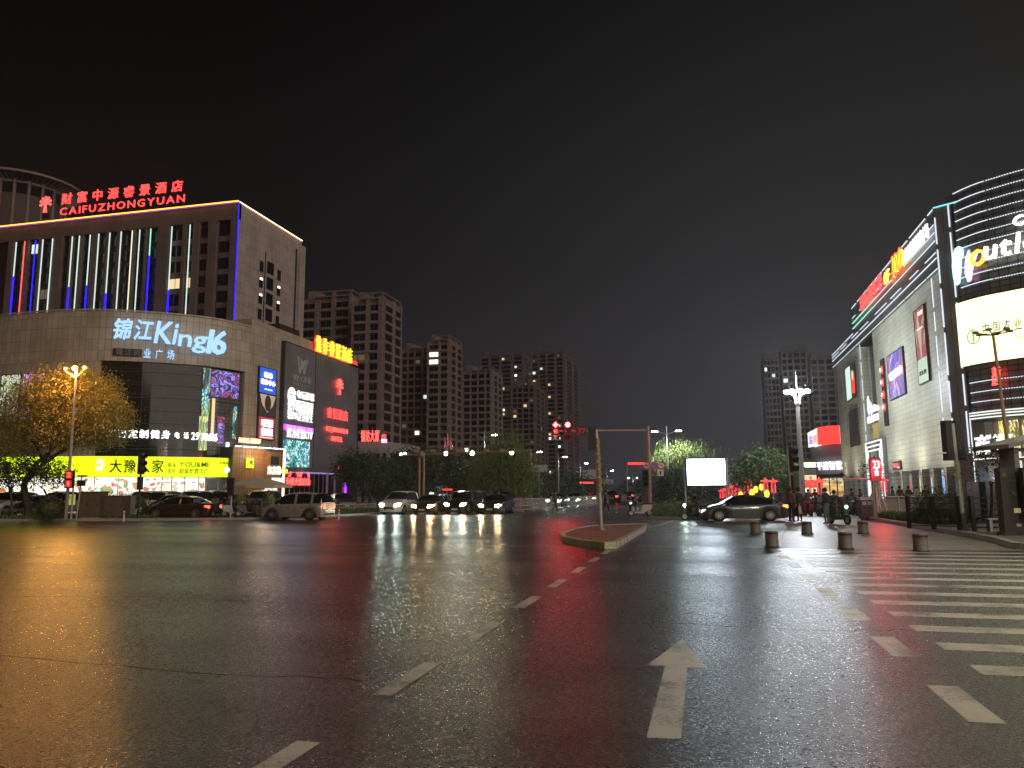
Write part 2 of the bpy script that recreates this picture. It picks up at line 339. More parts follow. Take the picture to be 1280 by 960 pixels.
# ------------------------------------------------------------------ lettering
GL = {}
def glyph(ch, depth=.04, bold=0.0):
    k = (ch, depth, bold)
    if k in GL: return GL[k]
    c = bpy.data.curves.new('g', 'FONT'); c.body = ch; c.resolution_u = 2; c.extrude = depth; c.offset = bold*.28
    o = bpy.data.objects.new('g', c); COL.objects.link(o); bpy.context.view_layer.update()
    me = bpy.data.meshes.new_from_object(o.evaluated_get(bpy.context.evaluated_depsgraph_get()))
    bpy.data.objects.remove(o); v = [tuple(p.co) for p in me.vertices]; f = [tuple(p.vertices) for p in me.polygons]
    bpy.data.meshes.remove(me)
    x0 = min((p[0] for p in v), default=0); x1 = max((p[0] for p in v), default=.3)
    GL[k] = (v, f, x0, x1); return GL[k]
def letters(text, w, h, mat, parent, x=0, z=0, y=0, bold=0.0, split=True, shear=0.0, gap=.10, name='letter', depth=.04, dz=0.0, fn=None, label=None):
    """writes text into a w x h box (lower left x,z) on the local plane y, facing -y"""
    pen = 0.0; G = []
    for ch in text:
        if ch == ' ': pen += .35; continue
        v, f, a, b = glyph(ch, depth, bold)
        cjk = ord(ch) > 0x2E00
        if cjk: G.append((ch, v, f, pen)); pen += 1.0+gap
        else: G.append((ch, v, f, pen-a)); pen += (b-a)+gap
    pen -= gap
    zs = [p[1] for g in G for p in g[1]]; z0, z1 = min(zs), max(zs); sx = w/pen; sz = h/(z1-z0)
    out = []; acc_v = []; acc_f = []
    for i, (ch, v, f, px) in enumerate(G):
        V = []
        for p in v:
            X = (p[0]+px)*sx; Z = (p[1]-z0)*sz; X += Z*shear; q = (x+X, y-(p[2]+depth)*min(1, sz)*1.5, z+Z+dz*X)
            if fn: q = fn(q)
            V.append(q)
        if split:
            me = bpy.data.meshes.new(name); me.from_pydata(V, [], f); me.materials.append(M[mat]); out.append(link(name, me, parent, label=label))
        else:
            b = len(acc_v); acc_v += V; acc_f += [tuple(i+b for i in t) for t in f]
    if not split:
        me = bpy.data.meshes.new(name); me.from_pydata(acc_v, [], acc_f); me.materials.append(M[mat]); out.append(link(name, me, parent, label=label))
    return out

# ================================================================== THE SETTING
ground = MB().quad([(-900, -300, -.02), (900, -300, -.02), (900, 1600, -.02), (-900, 1600, -.02)]).build('ground', 'pavement', kind='structure')
road = MB().quad([(-160, -60, 0), (160, -60, 0), (160, 44.5, 0), (-160, 44.5, 0)])
road.quad([(-23, 44.5, 0), (4.5, 44.5, 0), (-1.5, 420, 0), (-27, 420, 0)])
road.build('road', 'asphalt', kind='structure')
# paint, kerbs, pavements
mk = MB()
def dash(u, v, w, l, z=.0015): mk.quad([(u-w/2, v, z), (u+w/2, v, z), (u+w/2, v+l, z), (u-w/2, v+l, z)])
for k in range(8): dash(-2.55, 3.6+2.38*k, .17, 1.2)
for k in range(9): dash(1.85, 4.0+2.2*k, .24, 1.05)
for k in range(14): mk.quad([(2.31, 7.75+1.085*k, .0015), (9.4, 7.75+1.085*k, .0015), (9.4, 8.14+1.085*k, .0015), (2.31, 8.14+1.085*k, .0015)])
mk.quad([(-.42, 5.36, .0015), (-.20, 5.38, .0015), (-.20, 7.5, .0015), (-.40, 7.5, .0015)])
mk.quad([(-.56, 7.5, .0015), (-.02, 7.5, .0015), (-.29, 8.85, .0015)])
for u0, u1, v, w in ((-12, -2.9, 22.6, .10), (-1.9, 1.6, 23.2, .10), (-9.5, -6.2, 19.6, .10), (-13.2, -11.6, 20.0, .14), (-17, -15.2, 19.9, .14), (-21, -19.3, 19.8, .14), (-23.3, -13.6, 52.2, .35), (-30, -24.5, 31, .10), (-45, -34, 33.6, .12), (-12, -5, 31, .1), (-1.4, 2.2, 30, .1)):
    mk.quad([(u0, v, .0018), (u1, v, .0018), (u1, v+w, .0018), (u0, v+w, .0018)])
mk.quad([(-2.3, 36.2, .0015), (-2.1, 36.2, .0015), (-1.55, 43, .0015), (-1.75, 43, .0015)])
for u in (-20.3, -17.7, -15.6): mk.quad([(u, 52.6, .0015), (u+.15, 52.6, .0015), (u+.15, 90, .0015), (u, 90, .0015)])
for k in range(14): mk.quad([(-8.3, 50+6*k, .0015), (-8.15, 50+6*k, .0015), (-8.15, 53+6*k, .0015), (-8.3, 53+6*k, .0015)])
mk.build('road_markings', 'road_paint', kind='structure')
asphalt('asphalt_wet', (.034, .030, .028), rough=(.26, .34), agg=.7)
MB().quad([(-8.9, 15.2, .0008), (-5.2, 15.4, .0008), (-4.3, 19.3, .0008), (-5.0, 20.2, .0008), (-8.8, 19.6, .0008), (-9.6, 17.6, .0008)]).build('road_patch', 'asphalt_wet', kind='structure')
MB().quad([(2.0, 22.9, .0015), (8.5, 22.9, .0015), (8.6, 46, .0015), (60, 46, .0015), (60, 160, .0015), (1.5, 160, .0015), (4.6, 45, .0015)]).build('plaza_paving', 'paving_slabs', kind='structure')

rc_ = random.Random(12); cr_m = MB()
for path_ in ([(-11, 6.2), (-7.5, 6.6), (-4.2, 6.3), (-2.9, 6.45)], [(-16, 10.5), (-12, 10.1), (-8.5, 10.7), (-5, 10.4)], [(2.4, 18.4), (3.6, 17.0), (4.6, 15.8), (5.4, 13.6)], [(-1.6, 9.6), (-.4, 9.9), (1.2, 9.7), (2.2, 9.95)]):
    q_ = [path_[0]]
    for a, b in zip(path_, path_[1:]):
        for i in range(1, 9): q_.append((a[0]+(b[0]-a[0])*i/8+rc_.gauss(0, .035), a[1]+(b[1]-a[1])*i/8+rc_.gauss(0, .035)))
    for a, b in zip(q_, q_[1:]):
        d_ = Vector((b[0]-a[0], b[1]-a[1])).normalized(); w_ = rc_.uniform(.010, .022); cr_m.quad([(a[0]-d_.y*-w_, a[1]-d_.x*w_, .0006), (b[0]-d_.y*-w_, b[1]-d_.x*w_, .0006), (b[0]+d_.y*-w_, b[1]+d_.x*w_, .0006), (a[0]+d_.y*-w_, a[1]+d_.x*w_, .0006)])
cr_m.build('road_cracks', pmat('bitumen', (.010, .010, .010), .5), kind='structure')
def offset_kerb(name, line, w=.22, h=.15, mat='kerb_stone', seg=1.0):
    """kerb stones laid one by one along a line; w towards the left of travel"""
    pts = []
    for a, b in zip(line, line[1:]):
        d = hypot(b[0]-a[0], b[1]-a[1]); n = max(1, round(d/seg))
        pts += [(a[0]+(b[0]-a[0])*i/n, a[1]+(b[1]-a[1])*i/n) for i in range(n)]
    pts.append(line[-1]); return pts
def kerb(line, name='kerb', w=.2, h=.14, mat='kerb_stone', seg=1.0, near=60):
    root = bpy.data.objects.new(name, None); COL.objects.link(root); root['kind'] = 'structure'
    pts = offset_kerb(name, line, w, h, mat, seg); rest = MB()
    for a, b in zip(pts, pts[1:]):
        a, b = Vector(a), Vector(b); d = (b-a).normalized(); n = Vector((-d.y, d.x)); a2 = a+d*.006; b2 = b-d*.006
        hh = h+random.uniform(-.004, .0015)
        P = [a2, b2, b2+n*w, a2+n*w]
        m = MB() if a.length < near else rest
        m.quad([(p.x, p.y, hh) for p in P][::1]); 
        for i in range(4): p, q = P[i], P[(i+1) % 4]; m.quad([(p.x, p.y, -.01), (q.x, q.y, -.01), (q.x, q.y, hh), (p.x, p.y, hh)])
        if m is not rest: m.build('kerb_stone', mat, root)
    if rest.v: rest.build('kerb_run', mat, root, kind='stuff')
    return root
left_line = [(-24, 180), (-23.9, 52.5), (-24.6, 46.5), (-27.2, 42.6), (-32, 40.9), (-42, 38.9), (-56, 38.4), (-110, 38.4)]
kerb(left_line, seg=2.0, w=-.2, near=75)
MB().prism([(-24.2, 180), (-24.1, 52.5), (-24.8, 46.6), (-27.3, 42.8), (-32, 41.1), (-42, 39.1), (-56, 38.6), (-150, 38.6), (-150, 180)], -.01, .13).build('left_pavement', 'pavement', kind='structure')
right_line = [(8.5, 45.8), (8.5, 33.8), (8.6, 30), (8.4, 26), (8.05, 23.8), (8.4, 22.9), (9.4, 22.6), (40, 22.6)]
kerb(right_line, seg=.9, w=.22, h=.17)
MB().prism([(8.7, 45.8), (8.7, 33.8), (8.8, 30), (8.6, 26), (8.28, 23.9), (8.5, 23.1), (9.4, 22.8), (60, 22.8), (60, 45.8)][::-1], -.01, .155).build('right_pavement', 'paving_slabs', kind='structure')

# traffic island
isl = [(-4.95, 27.2), (-4.4, 24.7), (-3.6, 23.1), (-2.75, 22.1), (-2.42, 22.2), (-2.3, 31.9), (-2.5, 35.4), (-3.6, 34.6), (-4.7, 33.2), (-5.05, 30.5)]
ir = bpy.data.objects.new('traffic_island', None); COL.objects.link(ir); tag(ir, 'low kerbed traffic island with red brick top under the banded signal pole', 'traffic island')
cx, cyy = -3.6, 29
ins = [(cx+(x-cx)*.88, cyy+(y-cyy)*.965) for x, y in isl]
MB().prism(ins, 0, .15).build('island_paving', 'red_brick', ir)
for i in range(len(isl)):
    a, b = Vector(isl[i]), Vector(isl[(i+1) % len(isl)]); n = max(1, round((b-a).length/1.0)); A_, B_ = Vector(ins[i]), Vector(ins[(i+1) % len(isl)])
    for k in range(n):
        t0, t1 = k/n+.006, (k+1)/n-.006
        MB().prism([a.lerp(b, t0), a.lerp(b, t1), A_.lerp(B_, t1), A_.lerp(B_, t0)], -.01, .18+random.uniform(-.004, .0015)).build('kerb_stone', 'kerb_paint' if i in (0, 1, 2, 3) else 'kerb_stone', ir)

# green verges
def verge(name, poly, gname, n, h=.3, label=None, mat='grass_blade'):
    MB().prism(poly, -.01, .12).build(name, 'soil', kind='structure')
    xs = [p[0] for p in poly]; ys = [p[1] for p in poly]; m = MB(); c = 0
    def inside(x, y):
        r = False
        for i in range(len(poly)):
            a, b = poly[i], poly[i-1]
            if (a[1] > y) != (b[1] > y) and x < (b[0]-a[0])*(y-a[1])/(b[1]-a[1])+a[0]: r = not r
        return r
    while c < n:
        x, y = random.uniform(min(xs), max(xs)), random.uniform(min(ys), max(ys))
        if not inside(x, y): c += .2; continue
        c += 1; hh = h*random.uniform(.4, 1.15); t = random.uniform(0, pi); w = .03+hh*.12
        lx, ly = random.uniform(-.4, .4)*hh, random.uniform(-.4, .4)*hh
        m.quad([(x-w*cos(t), y-w*sin(t), .12), (x+w*cos(t), y+w*sin(t), .12), (x+lx, y+ly, .12+hh)])
    m.build(gname, mat, kind='stuff')
verge('verge_soil', [(-2.9, 46.4), (.2, 44.6), (1.2, 52), (-.6, 80), (-3, 140), (-5.2, 140), (-3.7, 62)][::1], 'verge_grass', 9000, .55)
kerb([(-3.7, 62), (-3.0, 46.3), (.2, 44.4), (1.3, 52), (-.5, 80)], seg=1.0, w=.12)
verge('left_bed_soil', [(-28.5, 46), (-25, 50), (-24.6, 60), (-30, 62), (-33, 50)], 'left_bed_grass', 4500, .35)
verge('kerbside_bed_soil', [(-56, 39.2), (-42, 39.7), (-33.5, 41.3), (-34, 43.2), (-56, 43.2)], 'kerbside_bed_grass', 5000, .25)
verge('right_bed_soil', [(8.9, 36), (14.5, 36), (14.5, 44.5), (8.9, 44.5)], 'right_bed_grass', 7000, .4)

# ================================================================== LEFT: PODIUM MALL
def crv(pts, n):
    out = []
    for i in range(len(pts)-1):
        p0 = pts[max(i-1, 0)]; p1 = pts[i]; p2 = pts[i+1]; p3 = pts[min(i+2, len(pts)-1)]
        for k in range(n):
            t = k/n
            out.append(tuple(.5*((2*p1[j])+(-p0[j]+p2[j])*t+(2*p0[j]-5*p1[j]+4*p2[j]-p3[j])*t*t+(-p0[j]+3*p1[j]-3*p2[j]+p3[j])*t**3) for j in (0, 1)))
    out.append(tuple(pts[-1])); return out
PX = [(640+(p-640)*1.03, d) for p, d in ((-90, 81), (0, 75.2), (60, 73.4), (105, 72.8), (161, 73.3), (232, 75.2), (272, 77), (300, 79.2), (318, 81))]
KC = 1.02     # columns were read above eye level, where uprights lean inward
cpts = crv([tuple(at(*p)[:2]) for p in PX], 6)
def px_of(p):
    f = depth_of(Vector((p[0], p[1], 0))); lat = p[0]*cos(YAW)+p[1]*sin(YAW); return 640+FPX*lat/f
def cut(px0, px1, off=0.0):
    """points of the curved front between two picture columns, moved out by off"""
    px0, px1 = 640+(px0-640)*KC, 640+(px1-640)*KC
    P = [Vector(p) for p in cpts]; r = []
    for i, p in enumerate(P):
        x = px_of(p)
        if px0 <= x <= px1: r.append(p)
    a = next(i for i in range(len(P)-1) if px_of(P[i]) <= px0 <= px_of(P[i+1])) if px_of(P[0]) < px0 else 0
    def interp(px):
        for i in range(len(P)-1):
            x0, x1 = px_of(P[i]), px_of(P[i+1])
            if x0 <= px <= x1: return P[i].lerp(P[i+1], (px-x0)/(x1-x0))
        return P[-1]
    r = [interp(px0)]+[p for p in r if px0+1 < px_of(p) < px1-1]+[interp(px1)]
    if off:
        q = []
        for i, p in enumerate(r):
            d = (r[min(i+1, len(r)-1)]-r[max(i-1, 0)]).normalized(); q.append(p+Vector((d.y, -d.x))*off)
        r = q
    return r
XR = cpts[-1][0]                                            # road-side wall plane
mall = thing('shopping_mall', 'curved beige podium mall with dark glass band below the tall hotel', 'shopping mall')
ZT, Z1, Z2, Z3 = 19.3, 14.4, 5.3, 3.25
b = MB(); b.strip(cpts, Z1, ZT); b.strip(cut(-60, 128), Z3, Z1); b.strip(cut(309, 326), 0, Z1); b.build('curved_wall', 'beige_cladding', mall)
gl = cut(128, 309, -.35); MB().strip(gl, Z3, Z1).build('curtain_wall', 'curtain_glass', mall)
for k in range(7):
    z = 5.9+1.25*k; r = MB(); q = cut(128, 309, -.27); w = cut(128, 309, -.35)
    for a, c, a2, c2 in zip(q, q[1:], w, w[1:]): r.quad([(a.x, a.y, z), (c.x, c.y, z), (c.x, c.y, z+.05), (a.x, a.y, z+.05)]); r.quad([(a.x, a.y, z+.05), (c.x, c.y, z+.05), (c2.x, c2.y, z+.05), (a2.x, a2.y, z+.05)])
    r.build('mullion', 'dark_trim', mall)
w = cut(128, 309); lip = MB()
for a, c, a2, c2 in zip(w, w[1:], cut(128, 309, -.36), cut(128, 309, -.36)[1:]): lip.quad([(a.x, a.y, Z1), (a2.x, a2.y, Z1), (c2.x, c2.y, Z1), (c.x, c.y, Z1)])
for e0, e1 in ((w[0], cut(128, 309, -.36)[0]), (w[-1], cut(128, 309, -.36)[-1])): lip.quad([(e0.x, e0.y, Z3), (e1.x, e1.y, Z3), (e1.x, e1.y, Z1), (e0.x, e0.y, Z1)])
lip.build('reveal', 'beige_cladding', mall)
# parapet cap, roof and the road-side wall
wy0, wy1 = cpts[-1][1], 96.0
side = MB(); side.strip([(XR, wy0), (XR, wy1)], 0, 20.3); side.quad([(XR, wy1, 0), (XR-30, wy1, 0), (XR-30, wy1, 20.3), (XR, wy1, 20.3)]); side.quad([(XR, wy0, ZT), (XR-6, wy0+.4, ZT), (XR-6, wy0+.4, 20.3), (XR, wy0, 20.3)]); side.build('side_wall', 'beige_cladding', mall)
MB().quad([(p[0], p[1], ZT-.05) for p in cpts]+[(XR, wy1, ZT-.05), (XR-90, wy1, ZT-.05)]).build('roof', 'concrete', mall)
cap = MB(); q = cut(-60, 326, .12)
for a, c in zip(q, q[1:]): cap.quad([(a.x, a.y, ZT), (c.x, c.y, ZT), (c.x, c.y, ZT+.15), (a.x, a.y, ZT+.15)])
cap.build('parapet_cap', 'beige_cladding', mall)
SF = Fr((XR, wy0), (XR, wy1))                               # road-side frame, x runs away along the road
# plant screen on the roof beside the hotel
u0 = at(290, 84); u1 = at(320, 88)
MB().box(-3.6, 2.2, -.5, 4, 0, 2.0).build('roof_screen', 'dark_trim', mall, loc=(u1.x, u1.y+1, ZT), rotz=0)
t = thing('roof_tank', 'steel water tank standing on the mall roof before the hotel', 'water tank', at(271, 86, ZT)); MB().tube((0, 0, 0), (0, 0, 1.6), .9, .9, 14).build('tank_body', 'steel', t, smooth=False); MB().tube((0, 0, 1.6), (0, 0, 1.85), .9, .3, 14).build('lid', 'steel', t)

# LED curtain inside the glass band
printed('led_print', [(.0, .0, .0), (.02, .10, .12), (.0, .0, .0), (.25, .7, .75), (.0, .0, .01), (.35, .4, .02), (.01, .01, .01), (.12, .12, .5), (.0, .0, .0), (.5, .5, .45)], 1.1, 1.3, stretch=(1.6, 1.6, .35))
printed('led_print_yellow', [(.30, .34, .08), (.6, .62, .22), (.12, .2, .1), (.5, .5, .3)], 1.2, 1.2, stretch=(2, 2, .25))
printed('led_print_violet', [(0, 0, 0), (.03, .02, .18), (.35, .3, .9), (.01, 0, .04), (.10, .02, .3), (.5, .05, .05), (0, .0, 0)], .9, 1.0, stretch=(1, 1, 1.5))
t = thing('led_screen', 'tall colourful LED screen strip at the right end of the dark glass band', 'screen')
def curved_panel(px0, px1, z0, z1, off, mat, parent, name):
    m = MB(); m.strip(cut(px0, px1, off), z0, z1); return m.build(name, mat, parent)
curved_panel(258, 268, 9.3, 14.2, -.2, 'led_print', t, 'display'); curved_panel(256, 267, 5.9, 9.3, -.2, 'led_print_yellow', t, 'display')
curved_panel(269, 304, 11.4, 14.1, -.22, 'led_print_violet', t, 'display'); curved_panel(271, 275, 7.0, 11.2, -.2, 'win_warm', t, 'display'); curved_panel(279, 288, 6.6, 9.4, -.2, 'led_print_violet', t, 'display'); curved_panel(298, 303, 7.2, 10.6, -.2, 'led_print', t, 'display'); curved_panel(291, 295, 5.6, 6.8, -.2, 'glow_teal', t, 'display')
curved_panel(268, 308, 5.5, 14.2, -.30, 'led_curtain', t, 'panel_back')

def chord(px0, px1, off=.1):
    a, c = cut(px0, px1)[0], cut(px0, px1)[-1]; f = Fr(a, c); f.a = f.a+f.n*off; return f
def bend(px0, px1, off):
    """maps local x (0..chord) of a chord frame onto the curved front"""
    P = cut(px0, px1, off); f = chord(px0, px1, 0)
    acc = [0]
    for a, c in zip(P, P[1:]): acc.append(acc[-1]+(c-a).length)
    tot = acc[-1]
    def fn(q):
        s = q[0]/f.len*tot; s = max(0, min(tot-1e-4, s))
        for i in range(len(P)-1):
            if s <= acc[i+1]: break
        d = (P[i+1]-P[i]).normalized(); p = P[i]+d*(s-acc[i]); n = Vector((d.y, -d.x)); p = p-n*q[1]
        return (p.x, p.y, q[2])
    return f, fn
# mall name
KC = 1.03
f, fn = bend(146, 284, .25)
t = thing('mall_name_sign', 'glowing ice blue mall name letters on the curved beige parapet', 'sign')
zz = lambda py, px, d=75: hgt(py, d, px)
L_ = f.len
letters('锦江', L_*.335, 2.05, 'glow_ice', t, 0, 16.45, 0, bold=.035, fn=fn, shear=.15, depth=.1)
letters('Ki', L_*.185, 2.2, 'glow_ice', t, L_*.355, 16.25, 0, bold=.05, fn=fn, shear=.12, depth=.1, gap=.02)
letters('ng', L_*.25, 1.75, 'glow_ice', t, L_*.555, 15.55, 0, bold=.03, fn=fn, shear=.08, depth=.1, gap=.03)
letters('16', L_*.18, 2.55, 'glow_ice', t, L_*.81, 15.6, 0, bold=.06, fn=fn, shear=.12, depth=.1, gap=.0)
f, fn = bend(186, 231, .2)
t = thing('mall_subtitle_sign', 'small three character blue white sign just below the mall name', 'sign')
letters('业广场', f.len*.85, .95, 'glow_ice', t, 0, 14.72, 0, bold=.02, fn=fn, gap=.55)
f, fn = bend(148, 184, .12)
t = thing('unlit_sign_box', 'dark unlit sign box left of the small three characters', 'sign')
m = MB(); m.strip(cut(148, 184, .12), 14.85, 15.6); m.build('box', 'dark_trim', t)
letters('锦江商', f.len*.85, .6, 'concrete', t, .3, 14.93, -.05, fn=fn, gap=.2)
KC = 1.012
# fitness sign on the glass
f, fn = bend(137, 276, -.1)
t = thing('fitness_sign', 'row of white lit characters with a phone number low on the dark glass', 'sign')
letters('海涛定制健身', f.len*.56, .82, 'glow_white', t, 0, 6.95, 0, bold=.02, fn=fn, gap=.12)
letters('电话', f.len*.13, .62, 'glow_white', t, f.len*.59, 7.0, 0, bold=.01, fn=fn, gap=.7)
letters('29', f.len*.07, .75, 'glow_white', t, f.len*.745, 6.9, 0, bold=.02, fn=fn); letters('70606', f.len*.155, .75, 'glow_white', t, f.len*.84, 6.85, 0, bold=.02, fn=fn)
# two window posters behind the tree
for px0, px1, c, lab in ((4, 27, [(.35, .40, .05), (.02, .03, .02), (.6, .65, .4), (.10, .12, .08), (.9, .9, .8)], 'yellow and white lit window poster behind the orange tree'), (31, 57, [(.12, .06, .6), (.7, .7, .95), (.5, .08, .04), (.3, .2, .8)], 'violet over red lit window poster behind the orange tree')):
    t = thing('window_poster', lab, 'poster', group='window posters on the beige wall'); curved_panel(px0, px1, 8.6, 13.2, .12, printed('poster_print_%d' % px0, c, 1.6, .9), t, 'print'); curved_panel(px0-1, px1+1, 8.5, 13.3, .06, 'dark_trim', t, 'frame')
KC = 1.006
# lime band over the shops
band = thing('lime_shop_sign', 'long bright lime fascia with dark lettering above the corner shops', 'shop sign')
m = MB(); q = cut(-60, 292, .9); q0 = cut(-60, 292, .0)
for a, c in zip(q, q[1:]): m.quad([(a.x, a.y, 3.25), (c.x, c.y, 3.25), (c.x, c.y, 5.15), (a.x, a.y, 5.15)])
m.build('fascia_panel', 'glow_lime', band)
m = MB()
for a, c, a2, c2 in zip(q, q[1:], q0, q0[1:]):
    m.quad([(a.x, a.y, 5.15), (c.x, c.y, 5.15), (c2.x, c2.y, 5.15), (a2.x, a2.y, 5.15)]); m.quad([(a.x, a.y, 3.25), (a2.x, a2.y, 3.25), (c2.x, c2.y, 3.25), (c.x, c.y, 3.25)])
m.quad([(q[-1].x, q[-1].y, 3.25), (q0[-1].x, q0[-1].y, 3.25), (q0[-1].x, q0[-1].y, 5.15), (q[-1].x, q[-1].y, 5.15)])
m.build('fascia_box', 'white_trim', band)
def band_text(px0, px1, z, h, s, mat='text_dark', bold=.0, gap=.1):
    f, fn = bend(px0, px1, .98); letters(s, f.len, h, mat, band, 0, z, 0, fn=fn, bold=bold, gap=gap, depth=.03)
band_text(145, 209, 3.6, 1.25, '大豫人家', bold=.05); band_text(213, 223, 4.15, .42, '黄油', 'text_gold', bold=.02); band_text(213, 223, 3.6, .42, '蛋挞', 'text_gold')
band_text(227, 260, 4.2, .48, 'YOU&ME', 'text_gold', bold=.02); band_text(227, 259, 3.55, .5, '超级烘焙工厂', 'text_gold', bold=.02); band_text(271, 284, 4.5, .26, '好物集合', 'text_gold', bold=.02); band_text(-2, 31, 3.65, 1.15, '豫人家', bold=.12)
m = MB(); p = cut(276, 281, 1.0); c0 = (p[0]+p[-1])/2; m.ball((c0.x, c0.y, 3.95), .42, 12, .8, 1, .3); m.build('logo_disc', 'glow_white_soft', band)
m = MB(); p = cut(125, 140, 1.0); c0 = (p[0]+p[-1])/2
for k in range(7): m.ball((c0.x+.45*cos(k*.9), c0.y, 4.35+.38*sin(k*.9)), .2, 8, 1, 1, .3)
m.build('logo_cluster', 'glow_white_soft', band)
# shop fronts below the band
printed('shop_shelves', [(.55, .55, .45), (.9, .88, .75), (.35, .3, .22), (.95, .95, .85), (.6, .5, .3), (.8, .85, .8)], 2.6, 1.8, 'cells', stretch=(.7, .7, 1.6))
printed('shop_posters', [(.95, .95, .9), (.9, .88, .8), (.55, .12, .06), (.95, .95, .92), (.9, .9, .9), (.45, .3, .15), (.95, .95, .95), (.2, .35, .1)], 2.6, 1.3, 'cells', stretch=(1, 1, 1))
back = MB(); back.strip(cut(-60, 292, -2.5), .13, 3.25); back.build('shop_interior', 'shop_shelves', mall)
fl = MB(); q = cut(-60, 292, .0); q2 = cut(-60, 292, -2.5)
for a, c, a2, c2 in zip(q, q[1:], q2, q2[1:]): fl.quad([(a.x, a.y, 3.2), (a2.x, a2.y, 3.2), (c2.x, c2.y, 3.2), (c.x, c.y, 3.2)])
fl.build('shop_ceiling', 'glow_white_soft', mall)
bays = [(-20, 'w'), (2, 'p'), (24, 'w'), (50, 'w'), (74, 'w'), (98, 'p'), (124, 'p'), (153, 'p'), (181, 'p'), (207, 'w'), (219, 'w'), (235, 'w'), (252, 'p'), (261, 'w'), (276, 'w'), (292, None)]
for (x0, k), (x1, _) in zip(bays, bays[1:]):
    bay = MB(); bay.strip(cut(x0, x0+1.2, .05), .13, 3.2); bay.build('shop_post', 'white_trim', mall)
    if k == 'p': m = MB(); m.strip(cut(x0+1.5, x1-.5, .02), .9, 3.1); m.build('shop_poster', 'shop_posters', mall)
    else:
        m = MB(); m.strip(cut(x0+1.2, x1, -.1), 2.65, 2.72); m.strip(cut(x0+1.2, x1, -.1), .13, .3); m.build('window_frame', 'steel', mall)
# timber-clad restaurant at the corner
A1 = at(292, 77.5); B1 = at(356, 84.0); RF_ = Fr(A1, B1)
rest = thing('timber_restaurant', 'warm lit restaurant front clad in upright timber boards', 'restaurant', (A1.x, A1.y, 0), RF_.rot)
LW = RF_.len
MB().box(0, LW, .15, 4, .13, 6.3).build('wall', 'dark_trim', rest)
npk = 26; pw = LW*.62/npk; pl = MB().box(0, pw*.86, -.02, .12, 1.0, 6.3).mesh('plank', 'wood_plank')
for k in range(npk): link('plank', pl, rest, (k*pw, random.uniform(-.02, .02), 0))
m = MB(); m.box(LW*.60, LW*.88, -.35, .1, 1.6, 6.0); m.build('portal', 'wood_plank', rest)
MB().box(LW*.67, LW*.83, -.4, -.34, 4.6, 5.5).build('portal_niche', 'dark_trim', rest)
for k in range(7): MB().box(k*LW/7+.1, (k+1)*LW/7-.15, -.22, -.12, 6.3, 6.42).build('eave_light', 'glow_white', rest)
MB().box(0, LW, -.2, .14, 6.42, 6.5).build('eave', 'dark_trim', rest)
letters('东方荟', LW*.26, .85, 'glow_white', rest, LW*.6, 3.6, -.42, bold=.03); letters('烤鸭', 1.1, .5, 'glow_yellow', rest, LW*.86, 3.7, -.42)
MB().box(LW*.7, LW*.96, -.42, -.3, 2.75, 3.25).build('menu_light', 'glow_white_soft', rest); MB().box(LW*.58, LW*.82, -.42, -.3, 1.9, 2.5).build('menu_board', 'glow_white_soft', rest)
MB().box(LW*.955, LW*.975, -.3, -.1, .13, 6.2).build('edge_light', 'glow_warm', rest)
MB().box(LW*.22, LW*.355, -.25, -.14, 4.2, 5.2).build('badge', 'glow_lime', rest); letters('鸿', .5, .5, 'text_gold', rest, LW*.26, 4.5, -.27)
t = thing('corner_sign', 'small warm white rooftop characters above the timber restaurant', 'sign', RF_.w(.4, .2, 6.75), RF_.rot); letters('海天壹品 花园餐厅', LW*.42, .5, 'glow_warm', t, bold=.03); MB().box(0, LW*.42, .05, .1, -.1, 0).build('rail', 'steel', t)
lamp('POINT', 'eave_glow', (LW*.4, -1.6, 5.6), 260, (1, .72, .42), rest, .4)
t = thing('market_umbrella', 'wide beige canopy tent before the timber restaurant', 'canopy tent', at(324, 70, .13))
m = MB()
for k in range(8):
    a0, a1 = k*pi/4, (k+1)*pi/4; m.quad([(0, 0, 3.0), (3.5*cos(a0), 2*sin(a0), 2.2), (3.5*cos(a1), 2*sin(a1), 2.2)]); m.quad([(3.5*cos(a0), 2*sin(a0), 2.2), (3.5*cos(a0), 2*sin(a0), 1.95), (3.5*cos(a1), 2*sin(a1), 1.95), (3.5*cos(a1), 2*sin(a1), 2.2)])
m.build('canopy', pmat('canvas', (.55, .47, .30), .8, noisy=.2), t)
for x, y in ((-2.6, -1), (2.6, -1), (-2.6, 1), (2.6, 1)): MB().tube((x, y, 0), (x, y, 2.4), .04).build('leg', 'white_trim', t)

# boards on the road-side wall.  SF.hit gives x along the wall and height
def board(px0, yt, yb, px1, name, label, cat, mat, off=.25, depth=.2, fr=None, trim='dark_trim', group=None, edge=.08):
    fr = fr or SF
    x0, zt = fr.hit(px0, yt, off); _, zb = fr.hit(px0, yb, off); x1, _ = fr.hit(px1, (yt+yb)/2, off)
    w, h = x1-x0, zt-zb; t = thing(name, label, cat, fr.w(x0, off, zb), fr.rot, group)
    MB().box(0, w, 0, depth, 0, h).build('panel', mat, t)
    if trim:
        e = edge; m = MB(); m.box(-e, 0, -.04, depth, -e, h+e); m.box(w, w+e, -.04, depth, -e, h+e); m.box(0, w, -.04, depth, h, h+e); m.box(0, w, -.04, depth, -e, 0); m.build('frame', trim, t)
    return t, w, h
glow('poster_blue', (.02, .11, .72), .9); glow('poster_red', (.72, .05, .10), .55); glow('poster_dark', (.05, .03, .025), .4)
t, w, h = board(325, 458, 490, 345, 'blue_poster', 'blue lit poster, topmost of three on the beige wall', 'poster', 'poster_blue')
